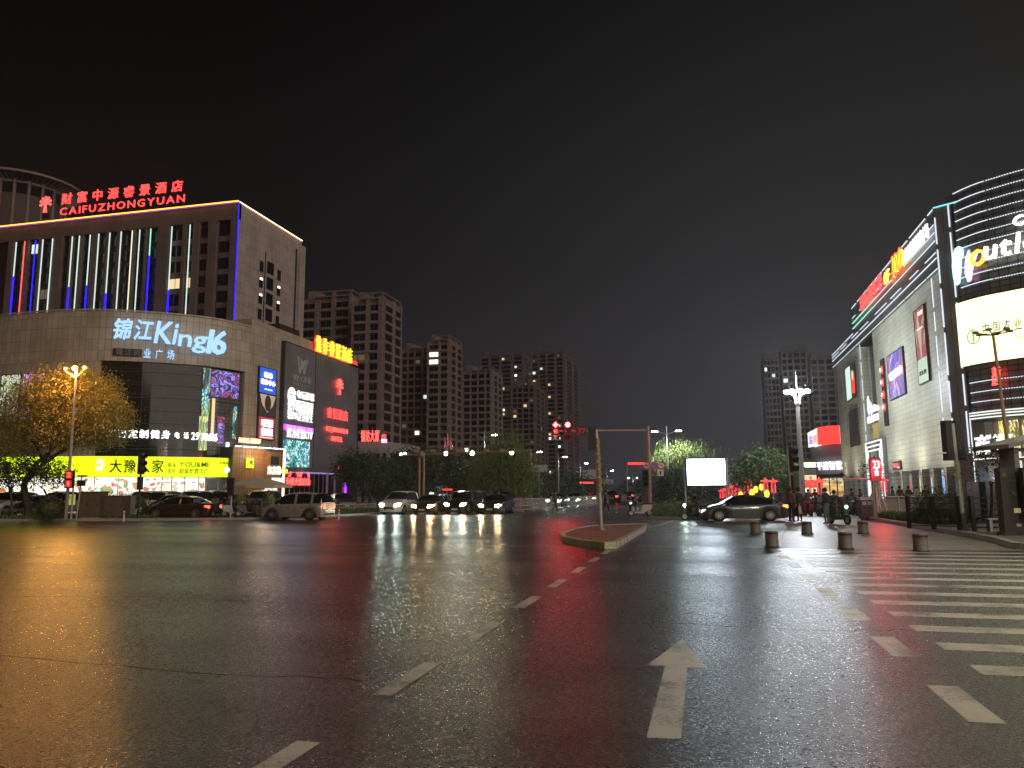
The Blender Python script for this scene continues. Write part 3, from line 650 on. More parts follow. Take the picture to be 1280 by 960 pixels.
letters('新体', w*.5, h*.22, 'glow_white', t, w*.25, h*.62, -.03, bold=.02); letters('健身中心', w*.86, h*.2, 'glow_white', t, w*.07, h*.34, -.03, bold=.02); MB().box(w*.3, w*.8, -.03, -.01, h*.14, h*.19).build('print_line', 'glow_white_soft', t)
t, w, h = board(324.5, 491, 519, 344.5, 'picture_poster', 'dark poster with a round pale emblem between blue and red posters', 'poster', 'poster_dark')
m = MB(); m.quad([(w*.02, -.02, h*.98), (w*.98, -.02, h*.98), (w*.82, -.02, h*.5), (w*.5, -.02, h*.18), (w*.18, -.02, h*.5)][::-1]); m.build('shield', glow('shield_pink', (.75, .5, .38), .6), t); MB().ball((w*.5, -.05, h*.6), w*.2, 14, 1.35, 1, .1).build('disc', 'text_gold', t)
t, w, h = board(323.5, 520, 548, 343, 'leasing_poster', 'red lit poster with four white characters, lowest of three', 'poster', 'poster_red')
letters('旺铺', w*.7, h*.34, 'glow_white', t, w*.15, h*.56, -.03, bold=.04); letters('招租', w*.7, h*.34, 'glow_white', t, w*.15, h*.16, -.03, bold=.04); MB().box(w*.1, w*.9, -.03, -.01, h*.05, h*.09).build('print_line', 'glow_white_soft', t)
# tall dark tenant board
t, w, h = board(357, 427, 611, 392.5, 'tenant_board', 'tall dark board stacked with white tenant names on the road side', 'sign board', 'grey_panel', off=.5, depth=.45)
fb = lambda py: (611-py)/(611-427)*h
m = MB(); 
for a, c in (((.38, 1), (.46, 0)), ((.46, 0), (.54, .8)), ((.54, .8), (.60, 0)), ((.60, 0), (.70, 1)), ((.47, .95), (.53, .3)), ((.53, .3), (.62, .9))): m.tube((w*a[0], -.03, fb(462)+(fb(441)-fb(462))*a[1]), (w*c[0], -.03, fb(462)+(fb(441)-fb(462))*c[1]), .16, .16, 4)
m.build('logo', 'text_grey', t)
letters('W.ONE', w*.6, .75, 'text_grey', t, w*.25, fb(473), -.03, gap=.12); letters('PARTY KTV', w*.55, .28, 'text_grey', t, w*.27, fb(478), -.03, gap=.3)
m = MB(); m.ball((w*.24, -.05, fb(494)), .9, 12, 1.15, 1, .15); m.build('mask_logo', 'glow_white', t); m = MB(); m.ball((w*.17, -.22, fb(493)), .2, 8, .5); m.ball((w*.31, -.22, fb(493)), .2, 8, .5); m.box(w*.18, w*.30, -.22, -.19, fb(498.5), fb(498)); m.build('mask_eyes', 'dark_trim', t)
letters('电玩影城', w*.58, .95, 'glow_white_small', t, w*.38, fb(495), -.03, bold=.04); MB().box(w*.38, w*.95, -.05, -.02, fb(499.5), fb(498)).build('underline', 'glow_white', t)
letters('悦享瑜伽普拉提', w*.82, 1.15, 'glow_white_small', t, w*.12, fb(512.5), -.03, bold=.0); letters('轻SPA足道养生', w*.82, 1.15, 'glow_white_small', t, w*.12, fb(524), -.03, bold=.0)
MB().box(w*.04, w*.98, -.04, 0, fb(537.5), fb(531)).build('purple_panel', 'glow_purple', t); letters('星光派对娱乐会所', w*.86, .5, glow('glow_violet', (.55, .2, 1), 2.5).name, t, w*.08, fb(536.5), -.07)
letters('魅力星聚KTV', w*.82, 1.15, 'glow_white_small', t, w*.12, fb(547), -.03, bold=.0)
MB().box(w*.04, w*.88, -.04, 0, fb(588), fb(549.5)).build('lit_poster', printed('teal_print', [(.01, .05, .05), (.02, .35, .30), (.01, .06, .08), (.5, .95, .85), (.02, .2, .2), (.02, .1, .3), (.6, .9, .8)], .9, 1.1, stretch=(1, 1, .8)), t)
MB().box(w*.55, w*.98, -.07, -.02, fb(590), fb(584)).build('purple_strip', 'glow_purple', t)
# grey hotel sign wall
gx0, gzt = SF.hit(393, 441, .4); gx1, _ = SF.hit(448, 462, .4)
gw = thing('grey_sign_wall', 'plain grey ribbed sign wall of the hotel beside the tenant board', 'wall', SF.w(gx0, .4, 0), SF.rot)
m = MB(); nr = 24; 
wid = gx1-gx0
for k in range(nr): MB().box(k*wid/nr+.02, (k+1)*wid/nr-.02, 0, .3, 3.2, gzt).build('panel', 'grey_panel', gw)
MB().box(0, wid, .12, .35, .13, gzt-.1).build('backing', 'dark_trim', gw); MB().box(wid, wid+.2, -.05, 8, .13, gzt).build('edge_trim', 'dark_trim', gw)
def emblem(parent, cx, z, s, mat, y=0):
    m = MB()
    for k in range(7):
        a = radians(-15+35*k); m.tube((cx, y, z), (cx+s*.55*cos(a), y, z+s*.55*sin(a)), s*.05, s*.09, 4); m.ball((cx+s*.55*cos(a), y, z+s*.55*sin(a)), s*.12, 6, 1, 1, .5)
    for k in (-1, 0, 1): m.tube((cx+k*s*.05, y, z), (cx+k*s*.13, y, z-s*.85), s*.035, s*.06, 4)
    return m.build('emblem', mat, parent)
x0, z0 = SF.hit(424, 484, .5); t = thing('hotel_wall_sign', 'red emblem and hotel lettering glowing on the grey sign wall', 'sign', SF.w(x0, .5, z0), SF.rot)
emblem(t, 0, .2, 1.4, 'glow_red', -.1)
xa, za = SF.hit(408, 513, .5); xb, zb = SF.hit(434, 519, .5); letters('睿景酒店', xb-xa, 1.35, 'glow_red_text', t, xa-x0, za-z0-.9, -.05, bold=.0); letters('REJINGDEN', xb-xa, .75, 'glow_red', t, xa-x0, za-z0-2.75, -.05, bold=.01, gap=.25); letters('HOTEL', (xb-xa)*.5, .6, 'glow_red', t, xa-x0+(xb-xa)*.25, za-z0-3.75, -.05, gap=.25)
xa, za = SF.hit(393, 444, .4); xb, zb = SF.hit(438, 456, .4); t = thing('rooftop_hotel_sign', 'yellow characters with red glow on top of the grey sign wall', 'sign', SF.w(xa, .4, gzt), SF.rot)
letters('焦作睿景酒店', xb-xa, 2.0, 'glow_yellow', t, 0, .25, -.1, bold=.0, gap=.3, depth=.08); letters('焦作睿景酒店', xb-xa+.12, 2.16, 'glow_red_soft', t, -.06, .17, .1, bold=.10, gap=.3, name='red_letter_edge')
letters('HOTEL', 1.6, .5, 'glow_red_soft', t, xb-xa+.3, .3, -.1); MB().box(0, wid, .1, .2, .05, .17).build('support_rail', 'black_metal', t)
for k in range(7): MB().tube((k*wid/6.1+.2, .2, 0), (k*wid/6.1+.2, .2, 2.1), .05).build('post', 'black_metal', t)
# entrance at the foot of the boards
xa, _ = SF.hit(355, 600, .6); xb, _ = SF.hit(414, 600, .6); t = thing('hotel_canopy', 'flat pale entrance canopy with violet lit columns under the tenant board', 'canopy', SF.w(xa, .6, 0), SF.rot); cw = xb-xa
MB().box(0, cw, -2.4, 0, 4.0, 4.5).build('canopy_slab', 'steel', t)
for k, c in ((.55, 'pole_grey'), (.72, 'pole_grey'), (.93, 'white_trim')): MB().tube((cw*k, -2.1, .13), (cw*k, -2.1, 4), .14).build('column', c, t)
MB().box(cw*.95, cw*.965, -2.3, -2.2, .13, 4).build('violet_light', 'glow_purple', t); MB().box(.3, cw*.95, -2.2, -.3, 3.93, 3.99).build('soffit_light', glow('soffit_violet', (.45, .35, .8), .6).name, t)
MB().box(0, cw, 0, .1, .13, 3.9).build('glass_doors', 'curtain_glass', t)
for k in range(10): MB().box(cw*k/10, cw*k/10+.1, -.06, .0, .13, 3.9).build('door_post', 'pole_grey', t)
xa, za = SF.hit(356, 603, 1.2); xb, _ = SF.hit(386, 603, 1.2); t = thing('red_arch_sign', 'red characters under two lit red arches below the tenant board', 'sign', SF.w(xa, 1.3, 0), SF.rot); aw = xb-xa
letters('海鲜火锅自助', aw, .85, 'glow_red', t, 0, za-.3, 0, bold=.03)
for c in (.33, .78):
    m = MB(); m.path([(aw*c+1.0*cos(a), 0, za+.65+.75*sin(a)) for a in [pi*i/8 for i in range(9)]], .13, 5); m.build('arch', 'glow_red', t)
MB().box(0, aw, .05, .1, za-.5, za+.65).build('backing', 'black_metal', t)
t = thing('red_strip_sign', 'thin row of red characters on the foot of the grey wall', 'sign', SF.w(SF.hit(420, 586, .9)[0], .9, SF.hit(420, 588, .9)[1]), SF.rot); w = SF.hit(453, 586, .9)[0]-SF.hit(420, 586, .9)[0]
letters('焦作睿景大酒店', w*.8, .6, 'glow_red', t, .3, 0, -.05, bold=.03, gap=.2); m = MB().box(0, w, 0, .08, -.2, .8); m.build('backing', 'black_metal', t)

# ================================================================== THE HOTEL TOWER
hc = at(285, 113); HX, HY = hc.x, hc.y
hotel = thing('hotel_tower', 'brown hotel slab with vertical light strips and golden roof edge', 'hotel')
HF = Fr((HX-60, HY), (HX, HY)); HS = Fr((HX, HY), (HX, HY+24))
_, HZ = HF.hit(297, 253); xr, _ = HS.hit(377, 310); HD = xr
W_ = MB(); W_.strip([(HX-60, HY+.6), (HX-.6, HY+.6)], 14, HZ-2.4); W_.build('recessed_wall', pmat('hotel_recess', (.022, .018, .018), .5, noisy=.2), hotel)
MB().box(HX-60, HX, HY, HY+.7, HZ-2.6, HZ).build('parapet', 'hotel_stone_dim', hotel)
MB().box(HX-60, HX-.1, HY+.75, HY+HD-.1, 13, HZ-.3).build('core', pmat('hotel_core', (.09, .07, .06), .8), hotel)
sidew = MB(); sidew.strip([(HX, HY), (HX, HY+HD)], 14, HZ); sidew.quad([(HX, HY+HD, 14), (HX-20, HY+HD, 14), (HX-20, HY+HD, HZ), (HX, HY+HD, HZ)]); sidew.build('side_wall', 'hotel_stone_lit', hotel)
def hx(px): return HF.hit(px, 320)[0]
pil = [(-12, -6), (10, 16), (31.5, 35), (47.5, 50.5), (65, 77), (86, 90), (100, 102), (114, 120), (131, 134), (145, 149), (166, 167), (180, 181.5), (196, 210), (227, 231), (240, 247.5), (259, 270), (287, 297.4)]
for a, c in pil:
    x0 = HX-60+hx(a); x1 = min(HX-60+hx(c), HX-.02); MB().box(x0, x1, HY-.12, HY+.6, 14, HZ-2.6).build('pilaster', 'hotel_stone_dim', hotel)
FLH = 22.2/FPX*113
wm_cache = {}
def hotel_window(x0, x1, z0, z1, lit=None, y=HY+.42):
    k = (round(x1-x0, 1), round(z1-z0, 1)); w, h = x1-x0, z1-z0
    if k not in wm_cache:
        f = MB(); f.box(0, w, -.05, .05, 0, .08); f.box(0, w, -.05, .05, h-.08, h); f.box(0, .07, -.05, .05, .08, h-.08); f.box(w-.07, w, -.05, .05, .08, h-.08); f.box(w*.5-.03, w*.5+.03, -.04, .04, .08, h-.08)
        wm_cache[k] = (f.mesh('window', 'dark_trim'), MB().box(.07, w-.07, 0, .03, .08, h-.08))
    o = link('window', wm_cache[k][0], hotel, (x0, y, z0)); g = lit or 'window_glass'
    kk = (k, g)
    if kk not in wm_cache: wm_cache[kk] = wm_cache[k][1].mesh('pane', g)
    link('pane', wm_cache[kk], o); return o
topz = HZ-3.3
wc = [(16.5, 31), (35.5, 47), (50.5, 64), (77.5, 85.5), (90.5, 99.5), (102.5, 113.5), (120.5, 130.5), (134.5, 144.5), (149.5, 165.5), (167.5, 179.5), (182, 195.5), (210.5, 226.5), (231.5, 239.5), (247.5, 258.5), (270.5, 286.5)]
litset = {(1, 0): 'win_cool', (1, 5): 'win_warm', (0, 5): 'win_warm', (2, 3): 'win_dim', (11, 3): 'win_warm', (12, 3): 'win_warm'}
for ci, (a, c) in enumerate(wc):
    x0, x1 = HX-60+hx(a)+.06, HX-60+hx(c)-.06
    for r in range(9):
        z1 = topz-r*FLH; hotel_window(x0, x1, z1-1.75, z1, litset.get((ci, r)))
        if ci > 10: MB().box(x0, x1, HY+.3, HY+.55, z1-FLH+.02, z1-1.79).build('spandrel', 'hotel_stone_dim', hotel)
# side windows, in shallow frames
def hy_(px): return HS.hit(px, 330)[0]
side_litt = {(0, 1), (0, 2), (0, 4), (2, 1), (2, 2), (2, 4), (2, 5)}
for ci, (a, c) in enumerate(((324.5, 329), (334, 342), (347, 351))):
    y0, y1 = hy_(a), hy_(c)
    for r in range(8):
        z1 = HZ-7.2-FLH*r+(.3 if ci == 1 else 0); o = thing  # frame and pane
        k = ('s', ci)
        if k not in wm_cache:
            w, h = y1-y0, 1.75 if ci != 1 else 2.0
            f = MB(); f.box(-.02, .06, 0, w, 0, .08); f.box(-.02, .06, 0, w, h-.08, h); f.box(-.02, .06, 0, .07, .08, h-.08); f.box(-.02, .06, w-.07, w, .08, h-.08); f.box(-.02, .05, w*.5-.03, w*.5+.03, .08, h-.08)
            wm_cache[k] = (f.mesh('window', 'dark_trim'), MB().box(-.02, .03, .07, w-.07, .08, h-.08).mesh('pane', 'window_glass'), MB().box(.03, .12, w*.15, w*.85, h*.72, h*.92).mesh('window_light', 'win_bright'))
        o = link('window', wm_cache[k][0], hotel, (HX+.03, HY+y0, z1-1.9)); link('pane', wm_cache[k][1], o)
        if (ci, r) in side_litt: link('window_light', wm_cache[k][2], o)
for px in (320.5, 331, 345, 353.5): MB().box(HX, HX+.1, HY+hy_(px), HY+hy_(px)+.18, 14, HZ-5.5).build('side_fin', 'dark_trim' if px == 331 else 'hotel_stone_lit', hotel)
MB().box(HX, HX+.12, HY+hy_(369), HY+hy_(370.5), 14, HZ-2).build('side_fin', 'dark_trim', hotel); MB().box(HX-1, HX+.5, HY+HD-1.2, HY+HD+.6, 14, HZ-1).build('corner_pier', 'hotel_stone_lit', hotel)
# golden light edge on the roof
MB().box(HX-60, HX+.15, HY-.45, HY-.32, HZ+.0, HZ+.14).build('roof_light', 'glow_edge', hotel); MB().box(HX+.03, HX+.16, HY-.05, HY+HD, HZ+.02, HZ+.14).build('roof_light', glow('glow_edge_pale', (1, .66, .42), 2.6).name, hotel)
MB().box(HX-60, HX+.15, HY-.2, HY-.05, HZ-.14, HZ-.02).build('roof_light', glow('glow_edge_violet', (.30, .06, .5), .7).name, hotel)
strips = [(21.6, 'w', 345, 'b'), (32, 'r', 392, None), (45.5, 'b', 392, None), (54.5, 'w', 392, None), (66.5, 'w', 392, None), (91, 'w', 358, 'b'), (99.7, 'w', 392, None), (113, 'w', 356, 'b'), (123.8, 'w', 392, None), (137.5, 'w', 366, 'b'), (151.5, 'w', 392, None), (165.3, 'y', 392, None), (174.6, 'w', 392, None), (188.3, 'g', 319, 'b'), (214.6, 'w', 362, 'b'), (237.2, 'w', 392, None)]
glow('strip_white', (.70, .90, .80), .95); glow('strip_red', (1, .10, .08), 1.6); glow('strip_blue', (.015, .01, 1), 1.6); glow('strip_yellow', (.9, .85, .6), 1.1); glow('strip_green', (.3, .8, .6), 1.3)
smat = {'w': 'strip_white', 'r': 'strip_red', 'b': 'strip_blue', 'y': 'strip_yellow', 'g': 'strip_green'}
for px, c, ye, c2 in strips:
    x = HX-60+HF.hit(px, 285, .3)[0]; _, ze = HF.hit(px, ye, .3); zt_ = HZ-2.9
    MB().box(x-.05, x+.05, HY-.3, HY-.14, max(ze, 15), zt_).build('light_strip', smat[c], hotel)
    if c2: MB().box(x-.10, x+.10, HY-.3, HY-.14, 15, ze-.02).build('light_strip', smat[c2], hotel)
MB().box(HX+.03, HX+.16, HY-.2, HY-.07, 15, HZ-.3).build('light_strip', 'strip_blue', hotel)
# rooftop name
RFm = Fr((HX-60, HY+1.5), (HX, HY+1.5))
xa, za = RFm.hit(76, 257); xb, zb = RFm.hit(229, 243)
t = thing('rooftop_name_sign', 'large red neon name in two rows on the hotel roof', 'sign', (HX-60+xa, HY+1.5, HZ), 0)
def red_row(s, xs, y0, y1, **k):
    xA, zA = RFm.hit(xs[0], y0); _, zB = RFm.hit(xs[0], y1); xB, _ = RFm.hit(xs[1], y0); return letters(s, xB-xA, zB-zA, 'glow_red_text', t, xA-xa, zA-HZ, 0, **k)
red_row('财富中源睿景酒店', (77, 228), 256, 242.5, bold=.022, gap=.42, depth=.06); red_row('CAIFUZHONGYUAN', (75, 230), 269.5, 260.5, gap=.22, bold=.012)
for k in range(16): MB().tube(((xb-xa)*k/15, .2, 0), ((xb-xa)*k/15, .2, 3.4), .05).build('post', 'black_metal', t)
xe, ze = RFm.hit(57, 254); t2 = thing('rooftop_emblem', 'red neon palm-like emblem left of the hotel roof name', 'sign', (HX-60+xe, HY+1.5, ze)); emblem(t2, 0, .0, 1.9, 'glow_red', 0)
MB().box(-.6, .6, .15, .25, -2.6, -1.4).build('post', 'black_metal', t2)
# round building with ring roof behind
rb = at(2, 165); t = thing('round_building', 'dark round tower with slatted ring canopy behind the hotel name', 'tower', (rb.x, rb.y, 0))
_, rz = 0, hgt(236, 165, 60); rr = 11.8
m = MB(); m.tube((0, 0, 20), (0, 0, rz-4), rr*.72, rr*.72, 32); m.build('drum', 'hotel_core', t)
ring = MB(); ring2 = MB()
for k in range(40):
    a0, a1 = 2*pi*k/40, 2*pi*(k+1)/40
    for R1, R2, z, mm in ((rr, rr+.5, rz, ring), (rr*.7, rr*.7+.5, rz-1.2, ring2)):
        P = [(R1*cos(a0), R1*sin(a0)), (R2*cos(a0), R2*sin(a0)), (R2*cos(a1), R2*sin(a1)), (R1*cos(a1), R1*sin(a1))]; mm.prism(P, z-.5, z)
ring.build('ring_beam', 'tower_render', t); ring2.build('ring_beam', 'tower_render', t)
rib = MB().tube((rr*.7, 0, -1.4), (rr+.2, 0, -.3), .14, .14, 4).mesh('rib', 'tower_render')
for k in range(64): link('rib', rib, t, (0, 0, rz), 2*pi*k/64)
for k in range(20):
    a = 2*pi*k/20; MB().tube((rr*.72*cos(a), rr*.72*sin(a), rz-16), (rr*.72*cos(a), rr*.72*sin(a), rz-1), .35, .35, 6).build('column', 'tower_render', t)

# ================================================================== RIGHT: OUTLET MALL
_b = at(1181, 55); _c = at(1197, 1.0); rbb = Vector((_b.x, _c.y/_c.x*_b.x, 0)); _r = at(1050, 1.0); ra = Vector((rbb.x, _r.y/_r.x*rbb.x, 0)); MF = Fr(ra, rbb)
outlet = thing('outlet_mall', 'pale panelled outlet mall with curved corner of white light lines', 'shopping mall')
FL = MF.len; mz = lambda px, py: MF.hit(px, py)[1]; mxx = lambda px: MF.hit(px, 500)[0]
RZ = mz(1178, 256); RZ2 = mz(1051, 437); BZ = mz(1171.5, 341); GZ = mz(1150, 587)
sA, sB = mxx(1076), mxx(1096)
w = MB()
def wall_seg(m, x0, x1, z0, z1, off=0.0):
    a, c = MF.w(x0, off), MF.w(x1, off); m.quad([(a.x, a.y, z0), (c.x, c.y, z0), (c.x, c.y, z1), (a.x, a.y, z1)], [(x0, z0), (x1, z0), (x1, z1), (x0, z1)])
wall_seg(w, 0, sA, GZ, BZ); wall_seg(w, sB, FL, GZ, BZ); wall_seg(w, 0, .6, 0, GZ)
for x, s in ((sA, 1), (sB, -1)):
    a, c = MF.w(x, 0), MF.w(x, -1.2); w.quad([(a.x, a.y, GZ), (c.x, c.y, GZ), (c.x, c.y, BZ), (a.x, a.y, BZ)])
a, c = MF.w(0, 0), MF.w(0, -30); w.quad([(a.x, a.y, 0), (c.x, c.y, 0), (c.x, c.y, RZ2), (a.x, a.y, RZ2)])
a, c, a2, c2 = MF.w(0, 0, GZ), MF.w(FL, 0, GZ), MF.w(0, -2.6, GZ), MF.w(FL, -2.6, GZ); w.quad([a, a2, c2, c]); w.build('wall', 'mall_cladding', outlet)
w = MB(); wall_seg(w, sA, sB, 0, BZ, -1.2); w.build('recessed_glazing', 'curtain_glass', outlet)
XM = mxx(1077); w = MB(); wall_seg(w, XM, FL, BZ, RZ, .35); wall_seg(w, 0, XM, BZ, RZ2, .35); a, c, a2, c2 = MF.w(0, .35, BZ), MF.w(FL, .35, BZ), MF.w(0, 0, BZ), MF.w(FL, 0, BZ); w.quad([a, a2, c2, c])
for x0, x1, zt_ in ((XM, FL, RZ), (0, XM, RZ2)): a, c, a2, c2 = MF.w(x0, .35, zt_), MF.w(x1, .35, zt_), MF.w(x0, -20, zt_), MF.w(x1, -20, zt_); w.quad([a, c, c2, a2])
a, c = MF.w(XM, .35), MF.w(XM, -20); w.quad([(a.x, a.y, RZ2), (c.x, c.y, RZ2), (c.x, c.y, RZ), (a.x, a.y, RZ)]); a, c = MF.w(0, .35), MF.w(0, 0); w.quad([(a.x, a.y, BZ), (c.x, c.y, BZ), (c.x, c.y, RZ2), (a.x, a.y, RZ2)]); w.build('light_band', 'led_curtain', outlet)
def led_line(z, x0, x1, mat='glow_led_line', off=.42, hh=.035, gaps=0.0, name='light_line'):
    m = MB(); x = x0
    while x < x1:
        L_ = random.uniform(1.6, 5) if gaps else x1-x0; e = min(x+L_, x1); a, c = MF.w(x, off), MF.w(e, off); a2, c2 = MF.w(x, off-.06), MF.w(e, off-.06)
        m.prism([(a.x, a.y), (c.x, c.y), (c2.x, c2.y), (a2.x, a2.y)], z-hh, z+hh); x = e+(random.uniform(.3, gaps) if gaps else 0)
    return m.build(name, mat, outlet, kind='stuff' if gaps else None)
for py, g, hh in ((256.5, .9, .03), (277.5, 2.5, .016), (288.4, 0, .016), (299.4, 0, .018), (315, 3.2, .018), (322.7, 0, .026), (339, .35, .022)):
    z = mz(1177, py)+(0 if py < 339 else .1); led_line(z, 0 if z < RZ2 else XM, FL, gaps=g, hh=hh)
led_line(RZ2, 0, XM, gaps=.9, hh=.03)
for dz in (0, .6): led_line(mz(1078, 396)-dz, XM, mxx(1112-dz*10), 'glow_green', off=.5, hh=.022)
def mtext(s, px0, px1, ztop, zbot, mat, parent, bold=.04, gap=.1, depth=.05, off=.6):
    x0, x1 = MF.hit(px0, 400, off)[0], MF.hit(px1, 400, off)[0]; return letters(s, x1-x0, ztop-zbot, mat, parent, x0-parent['x0'], zbot, 0, bold=bold, gap=gap, depth=depth)
def msign(name, label, px0, off=.6):
    x0 = MF.hit(px0, 400, off)[0]; t = thing(name, label, 'sign', MF.w(x0, off, 0), MF.rot); t['x0'] = x0; return t
z1, z0 = mz(1171, 278), mz(1171, 298)
t = msign('white_band_sign', 'long row of white characters on the light band near the roof corner', 1137); mtext('永翔奥特莱斯购物广场', 1137, 1171, z1, z0, 'glow_white_small', t, bold=.0)
t = msign('round_number_sign', 'orange and yellow curly emblem between red and white band lettering', 1122); mtext('100', 1123, 1136.5, mz(1130, 320)+.2, mz(1130, 346), 'glow_yellow', t, bold=.05, gap=.02); mtext('100', 1122.6, 1136.9, mz(1130, 320)+.35, mz(1130, 346)-.15, 'glow_red_soft', t, bold=.10, gap=.0, off=.55)
t = msign('floor_number_sign', 'small amber 6F on the light band', 1109.5); mtext('6F', 1110, 1117, mz(1113, 344), mz(1113, 360), glow('glow_amber', (1, .45, .05), 2.5).name, t)
t = msign('red_band_sign', 'five red characters at the far end of the light band', 1077); mtext('潮玩嘉年华', 1077.5, 1107, mz(1092, 362), mz(1092, 381), 'glow_red_text', t, bold=.0)
def vline(px, y0, y1, off, mat='glow_led_line', ww=.07, fr=None, segs=True):
    x = MF.hit(px, 450, off)[0]; zt, zb = mz(px, y0), mz(px, y1); z = zb; m = MB()
    p = MF.w(x, off)
    while z < zt:
        e = min(zt, z+(random.uniform(1.2, 3.2) if segs else zt)); m.box(-ww/2, ww/2, 0, .06, z, e); z = e+.35
    return m.build('light_line', mat, outlet, loc=(p.x, p.y, 0), rotz=MF.rot, kind='stuff' if segs else None)
vline(1172, 342, 560, .1); vline(1050.6, 440, 560, .08, 'pole_grey'); vline(1075.5, 418, 560, .08)
# posters
def pframe(*a, **k): return board(*a, fr=MF, off=.15, depth=.12, **k)
t, w, h = pframe(1142, 391, 484, 1158.5, 'tall_red_poster', 'tall red poster turning pale green at its foot, near the mall corner', 'poster', printed('red_print', [(.45, .03, .02), (.7, .55, .4), (.4, .02, .02), (.48, .04, .03), (.75, .65, .5), (.4, .03, .03)], .42, .62, stretch=(1, 1, .5)))
MB().box(0, w, -.02, 0, 0, h*.32).build('print_foot', glow('pale_green', (.45, .62, .42), .75), t); letters('HOT', w*.4, h*.05, 'glow_white_soft', t, w*.5, h*.9, -.03); letters('欢乐购', w*.7, h*.06, 'poster_dark', t, w*.15, h*.10, -.03); MB().box(w*.2, w*.8, -.035, -.02, h*.72, h*.735).build('print_line', 'glow_white_soft', t)
t, w, h = pframe(1109, 447, 502, 1130.5, 'blue_event_poster', 'blue violet event poster with white title on the pale mall wall', 'poster', printed('violet_print', [(.05, .03, .3), (.10, .08, .5), (.6, .45, .9), (.08, .05, .4), (.5, .06, .16), (.06, .05, .38), (.12, .10, .5)], .35, 1.0, stretch=(1, 1, 1)))
letters('嗨玩夏夜', w*.8, h*.17, 'glow_white', t, w*.1, h*.42, -.03, bold=.03, dz=.04)
t, w, h = pframe(1100.6, 451, 534, 1106.8, 'vertical_sign', 'narrow black upright sign with lit red discs beside the blue event poster', 'sign', 'dark_trim')
for k, c in enumerate('美食广场'):
    z = h*(.80-.19*k); MB().ball((w/2, -.06, z+h*.045), w*.42, 10, 1, 1, .12).build('disc', 'glow_red_soft', t); letters(c, w*.45, h*.05, 'glow_white', t, w*.27, z+h*.02, -.16)
t, w, h = pframe(1056.5, 462, 503, 1069.5, 'split_poster', 'far poster half pale green, half dark with a red figure stripe', 'poster', 'poster_dark')
MB().box(0, w*.52, -.02, 0, 0, h).build('print_half', glow('pale_mint', (.6, .85, .72), 1.0), t); MB().box(w*.65, w*.9, -.02, 0, h*.12, h*.75).build('print_stripe', 'glow_red_soft', t); MB().ball((w*.77, -.03, h*.66), w*.09, 8, 1.2, 1, .1).build('print_face', 'win_warm', t)
t, w, h = pframe(1061, 516, 559, 1072.5, 'unlit_screen', 'dark unlit display screen under the far poster', 'screen', pmat('unlit_screen', (.07, .04, .05), .3))
t, w, h = pframe(1116.5, 578.5, 586.5, 1125.5, 'small_red_sign', 'small red framed sign low on the pale mall wall', 'sign', 'red_sign_back' if 'red_sign_back' in M else glow('red_sign_back', (.12, .01, .01), .8)); letters('出口', w*.6, h*.6, 'glow_red', t, w*.1, h*.25, -.03); MB().box(w*.6, w*.9, -.03, -.01, h*.1, h*.25).build('print_line', 'glow_white_soft', t)
# recess: logo, lit box, gold mesh and white framed portal
xa = MF.hit(1084, 510, .1)[0]; xb = MF.hit(1097, 510, .1)[0]; zt, zb = mz(1090, 497), mz(1090, 519)
t = thing('side_logo_sign', 'small teal and pink outlet logo over a lit white box in the dark recess', 'sign', MF.w(xa, .1, 0), MF.rot); w = xb-xa
MB().ball((w*.15, 0, (zt+zb)/2+.2), .5, 12, 2.0, 1, .15).build('logo_leaf', 'glow_teal', t); MB().ball((w*.38, 0, (zt+zb)/2-.2), .4, 10, 1.8, 1, .15).build('logo_leaf', 'glow_pink', t); letters('outlets', w*.55, .7, 'glow_white', t, w*.45, zb+.2, 0, bold=.03)
MB().box(0, w*.95, -.1, .1, mz(1090, 528), mz(1090, 520)).build('lit_box', 'glow_white_soft', t)
m = MB()
for k in range(9): m.tube((w*(-.1+k*.13), .5, mz(1090, 551)), (w*(.0+k*.13), .5, mz(1090, 529)), .09, .09, 4); m.tube((w*(.05+k*.13), .5, mz(1090, 551)), (w*(-.1+k*.13), .5, mz(1090, 529)), .07, .07, 4)
m.build('gold_lattice', glow('gold_mesh', (.7, .5, .18), .5), t, kind='stuff')
p0 = MF.hit(1081.5, 560, .5)[0]; p1 = MF.hit(1101, 560, .5)[0]; pz = MF.hit(1090, 553, .5)[1]
t = thing('entrance_portal', 'white light framed portal at the side entrance', 'portal', MF.w(p0, .5, 0), MF.rot); w = p1-p0
for k in range(3):
    d = k*.42; m = MB(); m.box(d, d+.12, 0, .12, 0, pz-d); m.box(w-d-.12, w-d, 0, .12, 0, pz-d); m.box(d, w-d, 0, .12, pz-d-.02, pz-d+.12); m.build('light_frame', 'glow_white_soft', t)
MB().box(-.05, w+.05, .14, .5, pz+.13, pz+.3).box(-.2, -.05, .14, .5, 0, pz+.13).box(w+.05, w+.2, .14, .5, 0, pz+.13).build('portal_box', 'grey_panel', t)
MB().box(w*.3, w*.75, .6, .8, 0, pz-2).build('door_panel', pmat('bronze', (.35, .17, .08), .4, .5), t)
